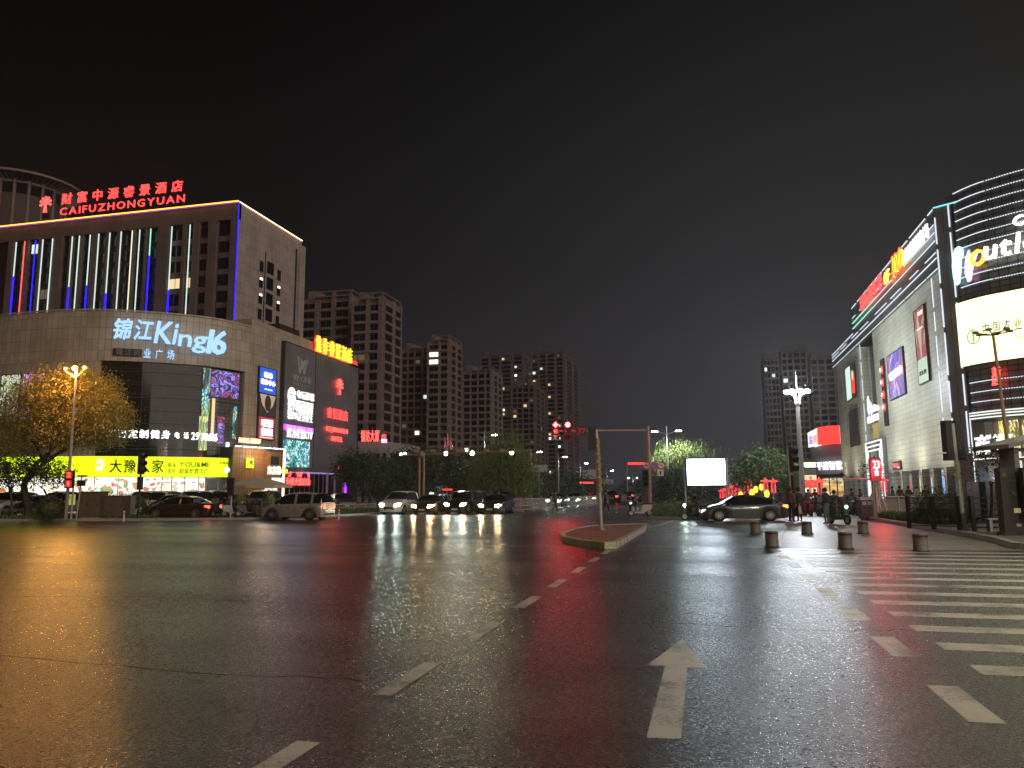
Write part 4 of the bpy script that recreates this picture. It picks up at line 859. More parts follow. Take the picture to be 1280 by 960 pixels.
# ground floor shops under the panelled wall
printed('right_shelves', [(.10, .11, .12), (.25, .3, .4), (.08, .08, .08), (.4, .5, .65), (.16, .15, .12), (.5, .3, .2), (.12, .14, .16)], .8, .9, 'cells', stretch=(.5, .5, 1.3))
w = MB(); wall_seg(w, 0, FL, .15, GZ, -2.5); w.build('shop_interior', 'right_shelves', outlet)
for k in range(15):
    x = .8+k*(FL-1)/14; p = MF.w(x, 0); MB().box(-.28, .28, -.05, .5, .15, GZ).build('shop_pillar', 'mall_cladding', outlet, (p.x, p.y, 0), MF.rot)
    if k < 14:
        q = MF.w(x+.4, -.3); ww = (FL-1)/14-.8; m = MB(); m.box(0, ww, 0, .06, 2.6, 2.7); m.box(0, .06, 0, .06, .15, 2.6); m.box(ww*.5, ww*.5+.06, 0, .06, .15, 2.6); m.build('window_frame', 'steel', outlet, (q.x, q.y, 0), MF.rot)
for px, c in ((1108, 'glow_ice'), (1123, 'glow_ice'), (1133, 'tail_red'), (1142, 'win_warm'), (1160, 'win_cool'), (1170, 'glow_ice')):
    x = MF.hit(px, 610, -2)[0]; p = MF.w(x, -2.3); MB().box(0, .9, 0, .1, .6, GZ-.6).build('display_panel', glow('disp_'+c, {'glow_ice': (.25, .5, 1), 'tail_red': (.7, .15, .08), 'win_warm': (.9, .7, .4), 'win_cool': (.7, .85, .9)}[c], .9), outlet, (p.x, p.y, 0), MF.rot)
# lamps on brackets, added to brighten the panelled wall from below
for k in range(7):
    x = 2.5+k*(FL-5)/6; p = MF.w(x, 2.6); m = MB(); m.box(-.03, .03, -2.6, 0, GZ-.45, GZ-.4); q = m.build('added_bracket', 'steel', outlet, (p.x, p.y, 0), MF.rot+pi); h = MB().box(-.18, .18, -.12, .12, GZ-.42, GZ-.3).build('added_wash_lamp', 'steel', q)
    lamp('SPOT', 'added_wash_light', (p.x, p.y, GZ-.25), 620, (1, .95, .74), outlet, .2, radians(150), .9, (-MF.n.x*.55, -MF.n.y*.55, 1))
# corner fin between wall and rotunda
fz = mz(1180, 252); pc = at(1203, 52.0)
MB().box(-.55, .55, -.2, 2.5, 0, fz).build('corner_fin', 'grey_panel', outlet, (pc.x, pc.y, 0), MF.rot*.4)
for dx, d in ((-.5, 1), (.42, 1)):
    m = MB(); z = 4.0
    while z < fz-.5: e = min(fz, z+random.uniform(1.5, 3)); m.box(dx-.035, dx+.035, -.28, -.2, z, e); z = e+.4
    m.build('light_line', 'glow_led_line', outlet, (pc.x, pc.y, 0), MF.rot*.4, kind='stuff')
MB().box(-.55, 1.4, -.3, -.2, fz, fz+.07).build('light_line', glow('led_teal', (.2, .8, .8), 1.2), outlet, (pc.x, pc.y, 0), MF.rot*.4)
class Curve:
    def __init__(s, PX):
        s.P = [Vector(p) for p in crv([tuple(at(*p)[:2]) for p in PX], 6)]; s.acc = [0]
        for a, c in zip(s.P, s.P[1:]): s.acc.append(s.acc[-1]+(c-a).length)
    def s_of(s, px):
        px = 640+(px-640)*1.034
        for i in range(len(s.P)-1):
            x0, x1 = px_of(s.P[i]), px_of(s.P[i+1])
            if x0 <= px <= x1: return s.acc[i]+(px-x0)/(x1-x0)*(s.acc[i+1]-s.acc[i])
        return s.acc[-1] if px > 1320 else 0
    def p(s, d, off=0.0):
        d = max(0, min(s.acc[-1]-1e-4, d)); i = max(j for j in range(len(s.P)-1) if s.acc[j] <= d)
        t = (s.P[i+1]-s.P[i]).normalized(); n0 = Vector((t.y, -t.x))
        j = min(i+1, len(s.P)-2); t2 = (s.P[j+1]-s.P[j]).normalized(); k = (d-s.acc[i])/(s.acc[i+1]-s.acc[i]); n = n0.lerp(Vector((t2.y, -t2.x)), k).normalized()
        return s.P[i]+t*(d-s.acc[i])+n*off
    def line(s, d0, d1, off=0.0, step=.5):
        n = max(1, round((d1-d0)/step)); return [s.p(d0+(d1-d0)*i/n, off) for i in range(n+1)]
    def fn(s, d0, off): return lambda q: (lambda v: (v.x, v.y, q[2]))(s.p(d0+q[0], off-q[1]))
RC = Curve([(640+(p-640)*1.034, d*.955) for p, d in ((1189, 54.6), (1203, 53.4), (1227.5, 51.9), (1254, 50.8), (1280, 49.8), (1330, 48.3), (1400, 46.9), (1500, 46.0), (1640, 46.2))])
EN = RC.acc[-1]
rz_ = lambda py: hgt(py, 47.56, 1280)
SZ1, SZ0 = rz_(361), rz_(446); OZ = rz_(519)
rot_ = thing('rotunda', 'curved dark mall corner wrapped in white light lines and a big screen', 'mall corner')
m = MB(); m.strip(RC.line(0, EN), OZ, rz_(214)); m.build('curved_wall', 'led_curtain', rot_)
P = RC.line(0, EN); m = MB()
for a, c in zip(P, P[1:]): m.quad([(a.x, a.y, rz_(214)), (c.x, c.y, rz_(214)), (c.x+6, c.y+12, rz_(214)), (a.x+6, a.y+12, rz_(214))])
Q = RC.line(0, EN, -1.6)
for a, c, a2, c2 in zip(P, P[1:], Q, Q[1:]): m.quad([(a.x, a.y, OZ), (a2.x, a2.y, OZ), (c2.x, c2.y, OZ), (c.x, c.y, OZ)])
m.build('roof', 'dark_trim', rot_)
def rline(z, d0, d1, h=.03, beads=False, mat='glow_led_line', name='light_line'):
    m = MB(); d = d0
    st = .16 if beads else .5
    while d < d1-1e-3:
        e = min(d1, d+st*(.62 if beads else 1)); a, c = RC.p(d, .1), RC.p(e, .1); a2, c2 = RC.p(d, .02), RC.p(e, .02); m.quad([(a.x, a.y, z-h), (c.x, c.y, z-h), (c.x, c.y, z+h), (a.x, a.y, z+h)]); m.quad([(a.x, a.y, z+h), (c.x, c.y, z+h), (c2.x, c2.y, z+h), (a2.x, a2.y, z+h)]); m.quad([(a.x, a.y, z-h), (a2.x, a2.y, z-h), (c2.x, c2.y, z-h), (c.x, c.y, z-h)]); d += st
    return m.build(name, mat, rot_, kind='stuff' if beads else None)
d1245 = RC.s_of(1240)
for k, py in enumerate((215, 227.3, 239.8, 252.3, 264.7, 277.3, 290, 302.7, 315.3, 328.4, 340.6, 468.7, 482, 495)):
    rline(rz_(py), .9, d1245, .02); rline(rz_(py), d1245+.1, EN-1, .024, True)
for py in (509, 512.5, 516.5): rline(rz_(py), .15 + (py-509)*.05, EN-1, .04, mat='glow_white_soft')
for k in range(3): 
    p = RC.p(.15+.25*k, .12); MB().box(0, .06, 0, .06, .2, rz_(509+3*k)).build('light_line', 'glow_white_soft', rot_, (p.x, p.y, 0))
# the great screen
t = thing('video_screen', 'huge glowing cream video screen wrapped round the mall corner', 'screen')
s0 = RC.s_of(1191.5); s1 = RC.s_of(1440)
m = MB(); m.strip(RC.line(s0, s1, .3), SZ0, SZ1); m.build('display', 'screen_cream', t)
m = MB()
for a, c, a2, c2 in zip(RC.line(s0, s1, .3), RC.line(s0, s1, .3)[1:], RC.line(s0, s1, 0), RC.line(s0, s1, 0)[1:]):
    m.quad([(a.x, a.y, SZ1), (c.x, c.y, SZ1), (c2.x, c2.y, SZ1), (a2.x, a2.y, SZ1)]); m.quad([(a.x, a.y, SZ0), (a2.x, a2.y, SZ0), (c2.x, c2.y, SZ0), (c.x, c.y, SZ0)])
a, a2 = RC.p(s0, .3), RC.p(s0, 0); m.quad([(a.x, a.y, SZ0), (a.x, a.y, SZ1), (a2.x, a2.y, SZ1), (a2.x, a2.y, SZ0)]); m.build('casing', 'dark_trim', t)
d0 = RC.s_of(1224); d1 = RC.s_of(1272); letters('中国农业', d1-d0, .8, 'text_dark', t, 0, rz_(411.5), 0, fn=RC.fn(d0, .34), gap=.35, depth=.01, bold=.0)
d2 = RC.s_of(1275); letters('银行', (d1-d0)*.48, .8, 'text_dark', t, 0, rz_(412), 0, fn=RC.fn(d2, .34), gap=.35, depth=.01)
dd = RC.s_of(1264); letters('AGRICULTURAL BANK OF CHINA', 4.4, .2, 'text_dark', t, 0, rz_(413)-.45, 0, fn=RC.fn(dd, .34), gap=.2, depth=.01)
dl_ = RC.s_of(1213); zc = rz_(410)
m = MB(); g = RC.fn(dl_, .34)
for k in range(24):
    if 1 <= k <= 3: continue
    a0, a1 = 2*pi*k/24, 2*pi*(k+1)/24; m.quad([g((R*cos(a), 0, zc+R*sin(a))) for R, a in ((.42, a0), (.50, a0), (.50, a1), (.42, a1))])
for k in range(4):
    z = zc-.28+.16*k; m.quad([g(q) for q in ((-.22, 0, z+.09), (-.22, 0, z+.14), (0, 0, z+.05), (0, 0, z))]); m.quad([g(q) for q in ((.22, 0, z+.09), (0, 0, z), (0, 0, z+.05), (.22, 0, z+.14))])
m.quad([g(q) for q in ((-.04, 0, zc-.4), (.04, 0, zc-.4), (.04, 0, zc+.4), (-.04, 0, zc+.4))]); m.build('bank_emblem', glow('emblem_green', (.05, .42, .22), .7), t)
# outlet name
t = thing('outlet_name_sign', 'giant white outlet lettering with yellow O on the curved corner', 'sign')
do = RC.s_of(1219.5); zo = rz_(330)
def rtxt(s, px, wd, z, h, mat, bold=.04, gap=.12, off=.35, sh=.15): letters(s, wd, h, mat, t, 0, z, 0, fn=RC.fn(RC.s_of(px), off), bold=bold, gap=gap, shear=sh, depth=.1)
rtxt('O', 1219, .85, rz_(322), 1.1, 'glow_yellow', bold=.0); rtxt('utlets', 1234, 4.7, rz_(317), 1.3, 'glow_white', bold=.0); rtxt('C', 1273, .65, rz_(284), .65, 'glow_white', bold=.02)
t = thing('outlet_leaf_logo', 'tall teal white leaf and pink petal logo left of the outlet name', 'sign')
g = RC.fn(RC.s_of(1199), .4)
def blob(pts, mat, name, d=.15):
    m = MB(); n = len(pts); m.quad([g((x, 0, z)) for x, z in pts]); m.quad([g((x, d, z)) for x, z in reversed(pts)])
    for i in range(n): (x0, z0), (x1, z1) = pts[i], pts[(i+1) % n]; m.quad([g((x0, 0, z0)), g((x0, d, z0)), g((x1, d, z1)), g((x1, 0, z1))])
    m.build(name, mat, t)
zl = rz_(318)
blob([(.0, zl-1.0), (.22, zl-.9), (.38, zl-.2), (.52, zl+.6), (.72, zl+1.0), (.7, zl+1.4), (.45, zl+1.6), (.15, zl+1.5), (-.1, zl+1.1), (-.22, zl+.4), (-.2, zl-.4)], glow('leaf_teal', (.45, 1, .95), 2.2), 'leaf')
blob([(.95, zl-1.05), (1.15, zl-.95), (1.3, zl-.3), (1.5, zl+.2), (1.75, zl+.75), (1.4, zl+.55), (1.25, zl+.6), (1.2, zl+1.1), (.95, zl+.6), (.85, zl+.2), (.78, zl-.4)], 'glow_pink', 'petal')
t = thing('small_red_sign', 'small red lit sign hanging just below the big cream screen', 'sign'); letters('店', .5, .75, 'glow_red', t, 0, rz_(478), 0, fn=RC.fn(RC.s_of(1231), .5), bold=.05); letters('新', .5, .6, 'glow_red', t, 0, rz_(466), 0, fn=RC.fn(RC.s_of(1232), .5), bold=.03)
# golden entrance below
printed('gold_print', [(.35, .28, .08), (.9, .75, .2), (.75, .62, .15), (.12, .10, .04), (.8, .72, .3), (.5, .42, .12), (.25, .2, .1)], 1.0, 1.3, 'noise', stretch=(1.6, 1.6, .35))
m = MB(); m.strip(RC.line(.5, EN-1, -1.6), rz_(560), OZ-.05); m.build('gold_lobby', 'gold_print', rot_)
printed('lobby_print', [(.30, .30, .16), (.10, .11, .07), (.5, .5, .3), (.25, .28, .18), (.6, .6, .45), (.12, .10, .06)], .7, 1.2, 'cells', stretch=(1.4, 1.4, .3))
m = MB(); m.strip(RC.line(.5, EN-1, -1.6), .15, rz_(562)); m.build('lobby_glass', 'lobby_print', rot_)
m = MB(); m.strip(RC.line(.5, EN-1, -1.0), rz_(562), rz_(558)); m.build('lobby_beam', 'dark_trim', rot_)
for k in range(14):
    d = 1.2+k*1.15; p = RC.p(d, -1.4); MB().tube((p.x, p.y, .15), (p.x, p.y, OZ-.05), .10 if k % 3 else .2, None, 8).build('lobby_column', 'white_trim' if k % 2 else 'fascia', rot_)
rline(rz_(571), .6, EN-1, .05, mat='glow_white_soft'); m = MB(); m.strip(RC.line(2.2, EN-1, .9), rz_(575), rz_(572)); m.strip(RC.line(1.5, EN-1, -.4), rz_(574), rz_(572)); m.build('awning', 'steel', rot_)
t = thing('entrance_sign', 'large white lit characters over the corner entrance', 'sign')
dd = RC.s_of(1208); letters('商场', 2.4, 1.3, 'glow_white_small', t, 0, rz_(566), 0, fn=RC.fn(dd, .6), bold=.06, gap=.25)
letters('MALL', 1.2, .22, 'glow_white', t, 0, rz_(545), 0, fn=RC.fn(dd+.8, .6), bold=.03, gap=.3)

# ================================================================== APARTMENT TOWERS
def pier_box(m, x0, x1, y0, y1, z0, z1): m.box(x0, x1, y0, y1, z0, z1)
def apartment(label, pl, pc_, pr, ytop, depth, mat='tower_render', name='apartment_tower', fcols=None, scols=None, lit=.06, near=False, seed=1, zb=0.0, group='apartment towers in the haze', right_side=True):
    rnd = random.Random(seed); kk = 1+(615-ytop)*.6/6827; pl, pc_, pr = (640+(v-640)*kk for v in (pl, pc_, pr))
    c = at(pc_, depth); H_ = hgt(ytop, depth, pc_); f = Fr((c.x-100, c.y), (c.x, c.y)); x0 = f.hit(pl, 500)[0]-100
    if right_side: s = Fr((c.x, c.y), (c.x, c.y+100)); D = s.hit(pr, 500)[0]
    else: D = 18
    root = thing(name, label, 'apartment tower', (c.x, c.y, 0), 0, group)
    Wd = -x0; n = int(H_/2.95); MB().box(x0, -.02, .9, D, 0, H_-1.6).build('core', mat, root)
    pr_ = MB(); wins = {}; FH = 2.95
    fcols = fcols or [(.04, .2), (.26, .44), (.5, .72), (.78, .94)]; scols = scols or [(.12, .45), (.58, .88)]
    m = MB(); e = 0
    xs = [0]+[v for a in fcols for v in a]+[1]
    for a, b_ in zip(xs[::2], xs[1::2]): m.box(x0+a*Wd, x0+b_*Wd-.01, 0, .88, zb, H_-(.8 if a > .3 else 2.2))
    m.build('piers', mat, root, kind='stuff')
    if right_side:
        m = MB(); ys = [0]+[v for a in scols for v in a]+[1]
        for a, b_ in zip(ys[::2], ys[1::2]): m.box(-.02, .5, .9 if a == 0 else a*D, b_*D, zb, H_-.8)
        m.build('piers', mat, root, kind='stuff')
    sl = MB(); wj = MB(); litn = 0
    for i in range(n):
        z = H_-2.4-FH*(i+1)+.2
        if z < 1: break
        for k, (a, b_) in enumerate(fcols):
            xa, xb = x0+a*Wd+.03, x0+b_*Wd-.03; y = .3 if k % 2 else .1
            sl.box(xa, xb, y-.25, .88, z-.85, z)
            if near: link_window(root, xa, xb, y+.3, z+.02, z+1.95, rnd.random() < lit, rnd)
            elif rnd.random() < lit:
                wq = min(xb-xa, 1.6); MB().box(xa+.2, xa+.2+wq, y+.05, y+.3, z+.25, z+1.7).build('lit_window', rnd.choice(['win_warm', 'win_cool', 'win_bright', 'win_dim']), root)
            else: wj.box(xa, xb, y+.3, y+.42, z+.02, z+1.95)
        if right_side:
            for (a, b_) in scols:
                ya, yb = a*D+.03, b_*D-.03; sl.box(-.02, .55, ya, yb, z-.75, z); wj.box(.0, .2, ya, yb, z+.02, z+1.95)
                if rnd.random() < lit*.3: MB().box(.2, .3, ya+.3, min(yb, ya+1.6), z+.3, z+1.6).build('lit_window', rnd.choice(['win_warm', 'win_dim']), root)
    sl.build('balcony_slabs', mat, root, kind='stuff')
    if wj.v: wj.build('dark_windows', 'window_glass', root, kind='stuff')
    m = MB(); m.box(x0+Wd*.3, .1, -.1, D, H_-1.6, H_-1.2); m.box(x0+Wd*.3, x0+Wd*.36, -.1, .3, H_-1.2, H_); m.box(x0+Wd*.64, x0+Wd*.7, -.1, .3, H_-1.2, H_); m.box(-.3, .1, -.1, .3, H_-1.2, H_); m.box(x0+Wd*.3, .1, -.1, .25, H_, H_+.35); m.box(-.25, .1, .25, D, H_, H_+.35); m.box(-.25, .1, D-.5, D, H_-1.2, H_); m.build('parapet_frame', mat, root, kind='stuff')
    m = MB(); m.box(x0+Wd*.08, x0+Wd*.26, 3, D*.7, H_-1.6, H_+1.5); m.build('lift_house', mat, root)
    return root
wmc = {}
def link_window(root, xa, xb, y, z0, z1, lit, rnd):
    k = round(xb-xa, 1); w, h = xb-xa, z1-z0
    if k not in wmc:
        f = MB(); f.box(0, w, 0, .12, 0, .1); f.box(0, w, 0, .12, h-.1, h); f.box(0, .1, 0, .12, .1, h-.1); f.box(w-.1, w, 0, .12, .1, h-.1); f.box(w/2-.05, w/2+.05, 0, .1, .1, h-.1)
        g = lambda m: MB().box(.1, w-.1, .05, .08, .1, h-.1).mesh('pane', m)
        wmc[k] = (f.mesh('window', 'steel'), {m: g(m) for m in ('window_glass', 'win_warm', 'win_cool', 'win_dim', 'win_bright')})
    o = link('window', wmc[k][0], root, (xa, y, z0)); link('pane', wmc[k][1][rnd.choice(['win_dim', 'win_cool', 'win_dim', 'win_bright']) if lit else 'window_glass'], o)
apartment('dim brown apartment wing behind the orange rooftop sign, left of the tall lit block', 376, 439, 441, 363, 232, seed=4, lit=.035, near=True, fcols=[(.05, .3), (.4, .62), (.7, .95)], right_side=False)
apartment('tall brown apartment block with banded side balconies rising behind the grey sign wall', 441, 478.5, 502.5, 366, 220, seed=2, lit=.10, near=True, fcols=[(.06, .46), (.58, .86)], scols=[(.08, .48), (.62, .95)])
apartment('dark apartment wing between the two tall brown blocks', 503, 537, 539, 430, 312, seed=5, lit=.04, right_side=False)
apartment('second brown apartment block with a small roof light, right of the tallest', 535, 562, 577.5, 420, 300, seed=6, lit=.12, near=True, fcols=[(.08, .5), (.6, .9)], scols=[(.1, .45), (.6, .95)])
apartment('pale slim apartment block behind the gantry banners', 579, 614, 627.5, 458, 335, 'tower_pale', seed=8, lit=.05, fcols=[(.05, .25), (.3, .5), (.56, .76), (.82, .95)], scols=[(.2, .5), (.6, .9)])
apartment('far hazy apartment block with scattered lights left of the red signals', 600, 655, 664, 440, 520, 'tower_hazed', seed=9, lit=.16, fcols=[(.04, .2), (.26, .44), (.5, .7), (.78, .95)])
apartment('far hazy apartment block with scattered lights behind the red signals', 664, 705, 723, 437, 540, 'tower_hazed', seed=10, lit=.24, fcols=[(.04, .2), (.26, .44), (.5, .7), (.78, .95)])
apartment('lower hazy apartment block between the far towers', 640, 668, 680, 478, 430, 'tower_hazed', seed=11, lit=.05)
apartment('hazy pale tower left part, behind the tall clustered street lamp', 952, 973, 975, 442, 350, 'tower_pale', seed=12, lit=.04, right_side=False, group='hazy towers behind the cluster lamp')
apartment('tallest hazy pale tower right behind the clustered street lamp', 974, 1008, 1010, 432, 352, 'tower_pale', seed=13, lit=.04, right_side=False, group='hazy towers behind the cluster lamp')
apartment('hazy pale tower between the cluster lamp and the outlet mall', 1010, 1052, 1054, 440, 354, 'tower_pale', seed=14, lit=.05, right_side=False, group='hazy towers behind the cluster lamp')
# low office block with fascia
lo = at(448, 128); t = thing('low_office_block', 'low pale office block with columns under a red rooftop sign', 'office building', (lo.x, lo.y, 0)); wd = Fr((lo.x, lo.y), (lo.x+50, lo.y)).hit(486, 570)[0]
zt = hgt(553, 128, 465); zm = hgt(567, 128, 465)
MB().box(0, wd, .6, 14, 0, zt-.1).build('core', 'dark_trim', t); MB().box(-.2, wd+.2, 0, 14.1, zm, zt).build('fascia', 'fascia', t)
for k in range(5): MB().box(k*(wd-.5)/4, k*(wd-.5)/4+.5, .02, .6, 0, zm).build('column', 'fascia', t)
for k in range(4): MB().box(k*(wd-.5)/4+.55, (k+1)*(wd-.5)/4-.05, .4, .55, 2.5, zm-.1).build('window', 'curtain_glass', t)
MB().box(-.2, wd+.2, .3, .58, 1.6, 2.4).build('band', 'fascia', t)
t = thing('office_roof_sign', 'red rooftop characters with a pink block on the low office', 'sign', (lo.x+wd*.08, lo.y, zt)); letters('银达大厦', wd*.6, 1.9, 'glow_red', t, 0, .1, 0, bold=.06); letters('店', wd*.15, 1.2, 'glow_red', t, wd*.68, .1, 0, bold=.05); MB().box(wd*.68, wd*.86, -.2, -.1, -.1, .45).build('pink_block', 'glow_pink', t)
p = at(467, 95, 0); t = thing('small_lightbox', 'small bluish white lit box sign below the low office', 'sign', (p.x, p.y, 0)); MB().box(0, 1.1, 0, .25, hgt(613, 95), hgt(605, 95)).build('panel', 'glow_ice', t); MB().tube((.5, .12, 0), (.5, .12, hgt(613, 95)), .06).build('post', 'pole_grey', t); letters('好口', .9, .5, 'glow_white', t, .1, hgt(611, 95), -.03, bold=.04); MB().box(.6, 1.1, -.05, 0, hgt(613, 95), hgt(611, 95)).build('stripe', 'tail_red', t)

# ------------------------------------------------------------------ right background shops
t = thing('supermarket_building', 'violet grey low building with red and white roof sign beside the outlet mall', 'shop building'); a, c = at(1012, 118), at(1070, 112)
SB = Fr(a, c); t.location = (a.x, a.y, 0); t.rotation_euler = (0, 0, SB.rot); sl_ = SB.len
ztop = hgt(545, 115, 1040)
MB().box(0, sl_+14, .3, 16, 0, ztop).build('wall', pmat('violet_wall', (.20, .19, .23), .6, noisy=.15), t)
MB().box(sl_*.2, sl_*.86, -.02, .3, .2, 3.3).build('shop_interior', printed('warm_shelves', [(.75, .45, .15), (.9, .7, .35), (.35, .2, .08), (.95, .8, .5), (.6, .35, .12)], 1.2, .9, 'cells', stretch=(.5, .5, 2)), t)
for k in range(5): MB().box(sl_*(.2+.165*k), sl_*(.2+.165*k)+.15, -.1, -.03, .2, 3.4).build('door_post', 'dark_trim', t)
MB().box(sl_*.15, sl_*.95, -.8, .28, 3.5, 3.9).build('awning', 'dark_trim', t)
letters('平原智慧超市', sl_*.82, 1.25, 'glow_white', t, sl_*.12, 4.6, -.1, bold=.07)
MB().box(sl_*.0, sl_*.85, 16.2, 20, 8, 14).build('plinth', 'violet_wall', t) if False else None
t2 = thing('red_white_roof_sign', 'curved red and white lit roof sign beside the outlet mall', 'sign', (a.x, a.y, 0), SB.rot)
zr0, zr1 = hgt(559, 116, 1020), hgt(540, 116, 1020); w = MB()
pts = [(0, -.6), (sl_*.25, -1.0), (sl_*.5, -1.2), (sl_*.75, -1.1), (sl_*.95, -.6)]
def rs(i, j, m, zA0, zA1, zB0, zB1):
    (x0, y0), (x1, y1) = pts[i], pts[j]; k = MB(); k.quad([(x0, y0, zA0), (x1, y1, zB0), (x1, y1, zB1), (x0, y0, zA1)]); k.quad([(x0, y0, zA1), (x1, y1, zB1), (x1, y1+1, zB1), (x0, y0+1, zA1)]); k.quad([(x0, y0+1, zA0), (x1, y1+1, zB0), (x1, y1+1, zB1), (x0, y0+1, zA1)][::-1]); k.build('sign_face', m, t2)
rs(0, 1, 'glow_white_soft', zr0, zr1, zr0+.3, zr1+.6); rs(1, 2, 'glow_red_soft', zr0+.3, zr1+.6, zr0+.4, zr1+.8); rs(2, 3, 'glow_red_soft', zr0+.4, zr1+.8, zr0+.4, zr1+.7); rs(3, 4, 'glow_white_soft', zr0+.4, zr1+.7, zr0+.3, zr1+.5); letters('京', .7, 1.3, 'poster_blue', t2, sl_*.06, zr0+.5, -1.0, bold=.03); letters('超', .7, 1.3, 'tail_red', t2, sl_*.16, zr0+.6, -1.05, bold=.03)
# pylon sign
p = at(1009, 88, 0); t = thing('pylon_sign', 'slim dark pylon with stacked lit panels behind the parked scooters', 'sign', (p.x-.7, p.y, 0), -YAW*0); hp = hgt(576, 88, 1009)
MB().box(0, 1.5, 0, .4, 0, hp).build('tower_frame', 'dark_trim', t)
for k, c in enumerate(('screen_cream', 'grey_panel', 'win_warm', 'glow_red_soft', 'screen_cream', 'screen_cream')):
    z = hp-.75-.72*k; MB().box(.12, 1.38, -.05, -.01, z, z+.58).build('panel', c, t)
# billboard
bd = 70; pa, pb = at(857, bd), at(904, bd); BB = Fr(pa, pb); zt, zb = hgt(574, bd, 880), hgt(606, bd, 880)
t = thing('billboard_screen', 'bright bluish white standing LED billboard on two posts', 'billboard', (pa.x, pa.y, 0), BB.rot); w = BB.len
MB().box(0, w, -.02, 0, zb, zt).build('display', 'screen_white', t); m = MB(); m.box(-.12, w+.12, .01, .3, zb-.12, zt+.12); m.build('casing', 'dark_trim', t)
for x in (-.2, w+.2): MB().tube((x, .2, 0), (x, .2, zt+.1), .09).build('post', 'pole_grey', t)
t.location = (pa.x, pa.y, 0)
# distant red LED banner and other far signs
def far_sign(px, py0, py1, depth, width, mat, label, text=None, tm='glow_red', post=True, name='far_sign'):
    p = at(px, depth, 0); z0, z1 = hgt(py1, depth, px), hgt(py0, depth, px); t = thing(name, label, 'sign', (p.x, p.y, 0), YAW)
    MB().box(0, width, 0, .3, z0, z1).build('panel', mat, t)
    if text: letters(text, width*.92, (z1-z0)*.75, tm, t, width*.04, z0+(z1-z0)*.12, -.05, bold=.03)
    if post:
        for x in ((.1, width-.3) if width > 3 else (width/2-.1,)): MB().tube((x, .4, 0), (x, .4, z0+.5), .12).build('post', 'pole_grey', t)
    return t
far_sign(782, 577.5, 581.5, 190, 6.2, 'dark_trim', 'long thin red LED banner between the two signal posts', '安全驾驶文明出行')
far_sign(727, 587, 599, 150, 3.1, 'pole_grey', 'pale gridded back of a road direction sign left of the banded post')
far_sign(752, 599, 605, 160, 2.2, 'pole_grey', 'small pale road sign right of the banded post')
far_sign(664, 581, 590, 150, 3.0, 'pole_grey', 'pale overhead sign end emerging from the willow crown')
far_sign(722, 602, 605, 120, 2.4, 'dark_trim', 'small red lit strip sign above the far fence', '平安路口', post=False)
far_sign(545, 607, 612, 100, 1.5, 'glow_ice', 'tiny blue lit sign above the waiting cars'); far_sign(553, 611, 613, 96, 1.2, 'glow_red_soft', 'tiny red lit strip above the waiting cars'); far_sign(690, 618, 621, 110, .5, 'glow_yellow', 'tiny yellow lit box on the far fence')
far_sign(537, 616, 620, 85, .45, 'glow_teal', 'tiny teal lamp sign left of the dark waiting car')

# ================================================================== STREET LIGHTS AND MASTS
def street_lamp(px, depth, py, label, lit=(0, 1), arm=1.6, group='double arm street lamps along the far road', power=900, rot=None, pole='pole_grey'):
    p = at(px, depth, .1); H_ = hgt(py, depth, px)
    t = thing('street_lamp', label, 'street lamp', p, rot if rot is not None else 0, group)
    MB().tube((0, 0, 0), (0, 0, H_+.5), .12, .07, 8).build('pole', pole, t); MB().tube((0, 0, 0), (0, 0, .6), .2, .16, 8).build('base', pole, t)
    for k, s in enumerate((-1, 1)):
        MB().path([(0, 0, H_-.4), (s*arm*.5, 0, H_-.15), (s*arm, 0, H_+.05)], .045, 6).build('arm', pole, t)
        h = MB().box(s*arm-.35, s*arm+.35, -.14, .14, H_+.02, H_+.14).build('lamp_head', 'steel', t); MB().box(s*arm-.3, s*arm+.3, -.12, .12, H_-.04, H_+.02).build('lens', 'lamp_white' if k in lit else 'window_glass', h)
        if k in lit: lamp('SPOT', 'lamp_light', (s*arm, 0, H_-.12), power, (.86, .95, 1), t, .15, radians(150), .5, (0, 0, -1))
    return t
street_lamp(605, 95, 545, 'street lamp between the waiting cars and the yellow green willow', (1,), 1.35)
street_lamp(663, 118, 566, 'street lamp just right of the yellow green willow', (1,), 1.35)
street_lamp(697, 140, 572, 'street lamp behind the red signal mast', (1,), 1.3); street_lamp(724, 160, 580, 'slim street lamp beside the gridded road sign', (1,), 1.3)
street_lamp(757, 185, 589, 'small far street lamp right of the banded pole', (1,), 1.3); street_lamp(833, 84, 540, 'street lamp rising from the willow left of the billboard', (0, 1), 1.3, power=1600)
street_lamp(789, 210, 598, 'tiny far street lamp beside the signal post', (0, 1), 1.2)
# lamp behind the orange tree
p = at(89, 47.0, .13); zl_ = hgt(463, 47, 97); t = thing('street_lamp', 'orange lit street lamp with three globes in the tree at the left kerb', 'street lamp', p)
MB().tube((0, 0, 0), (0, 0, zl_), .1, .06, 8).build('pole', 'pole_grey', t)
for dx, r, m_ in ((-.75, .10, 'lamp_dim'), (-.05, .17, 'lamp_orange'), (.65, .12, 'lamp_orange')):
    MB().ball((dx, -.1, zl_), r, 10).build('globe', m_, t); MB().path([(0, 0, zl_-.6), (dx, -.1, zl_-.15)], .03).build('arm', 'pole_grey', t)
lamp('POINT', 'lamp_light', (0, -.3, zl_-.1), 1500, (1, .43, .09), t, .2)
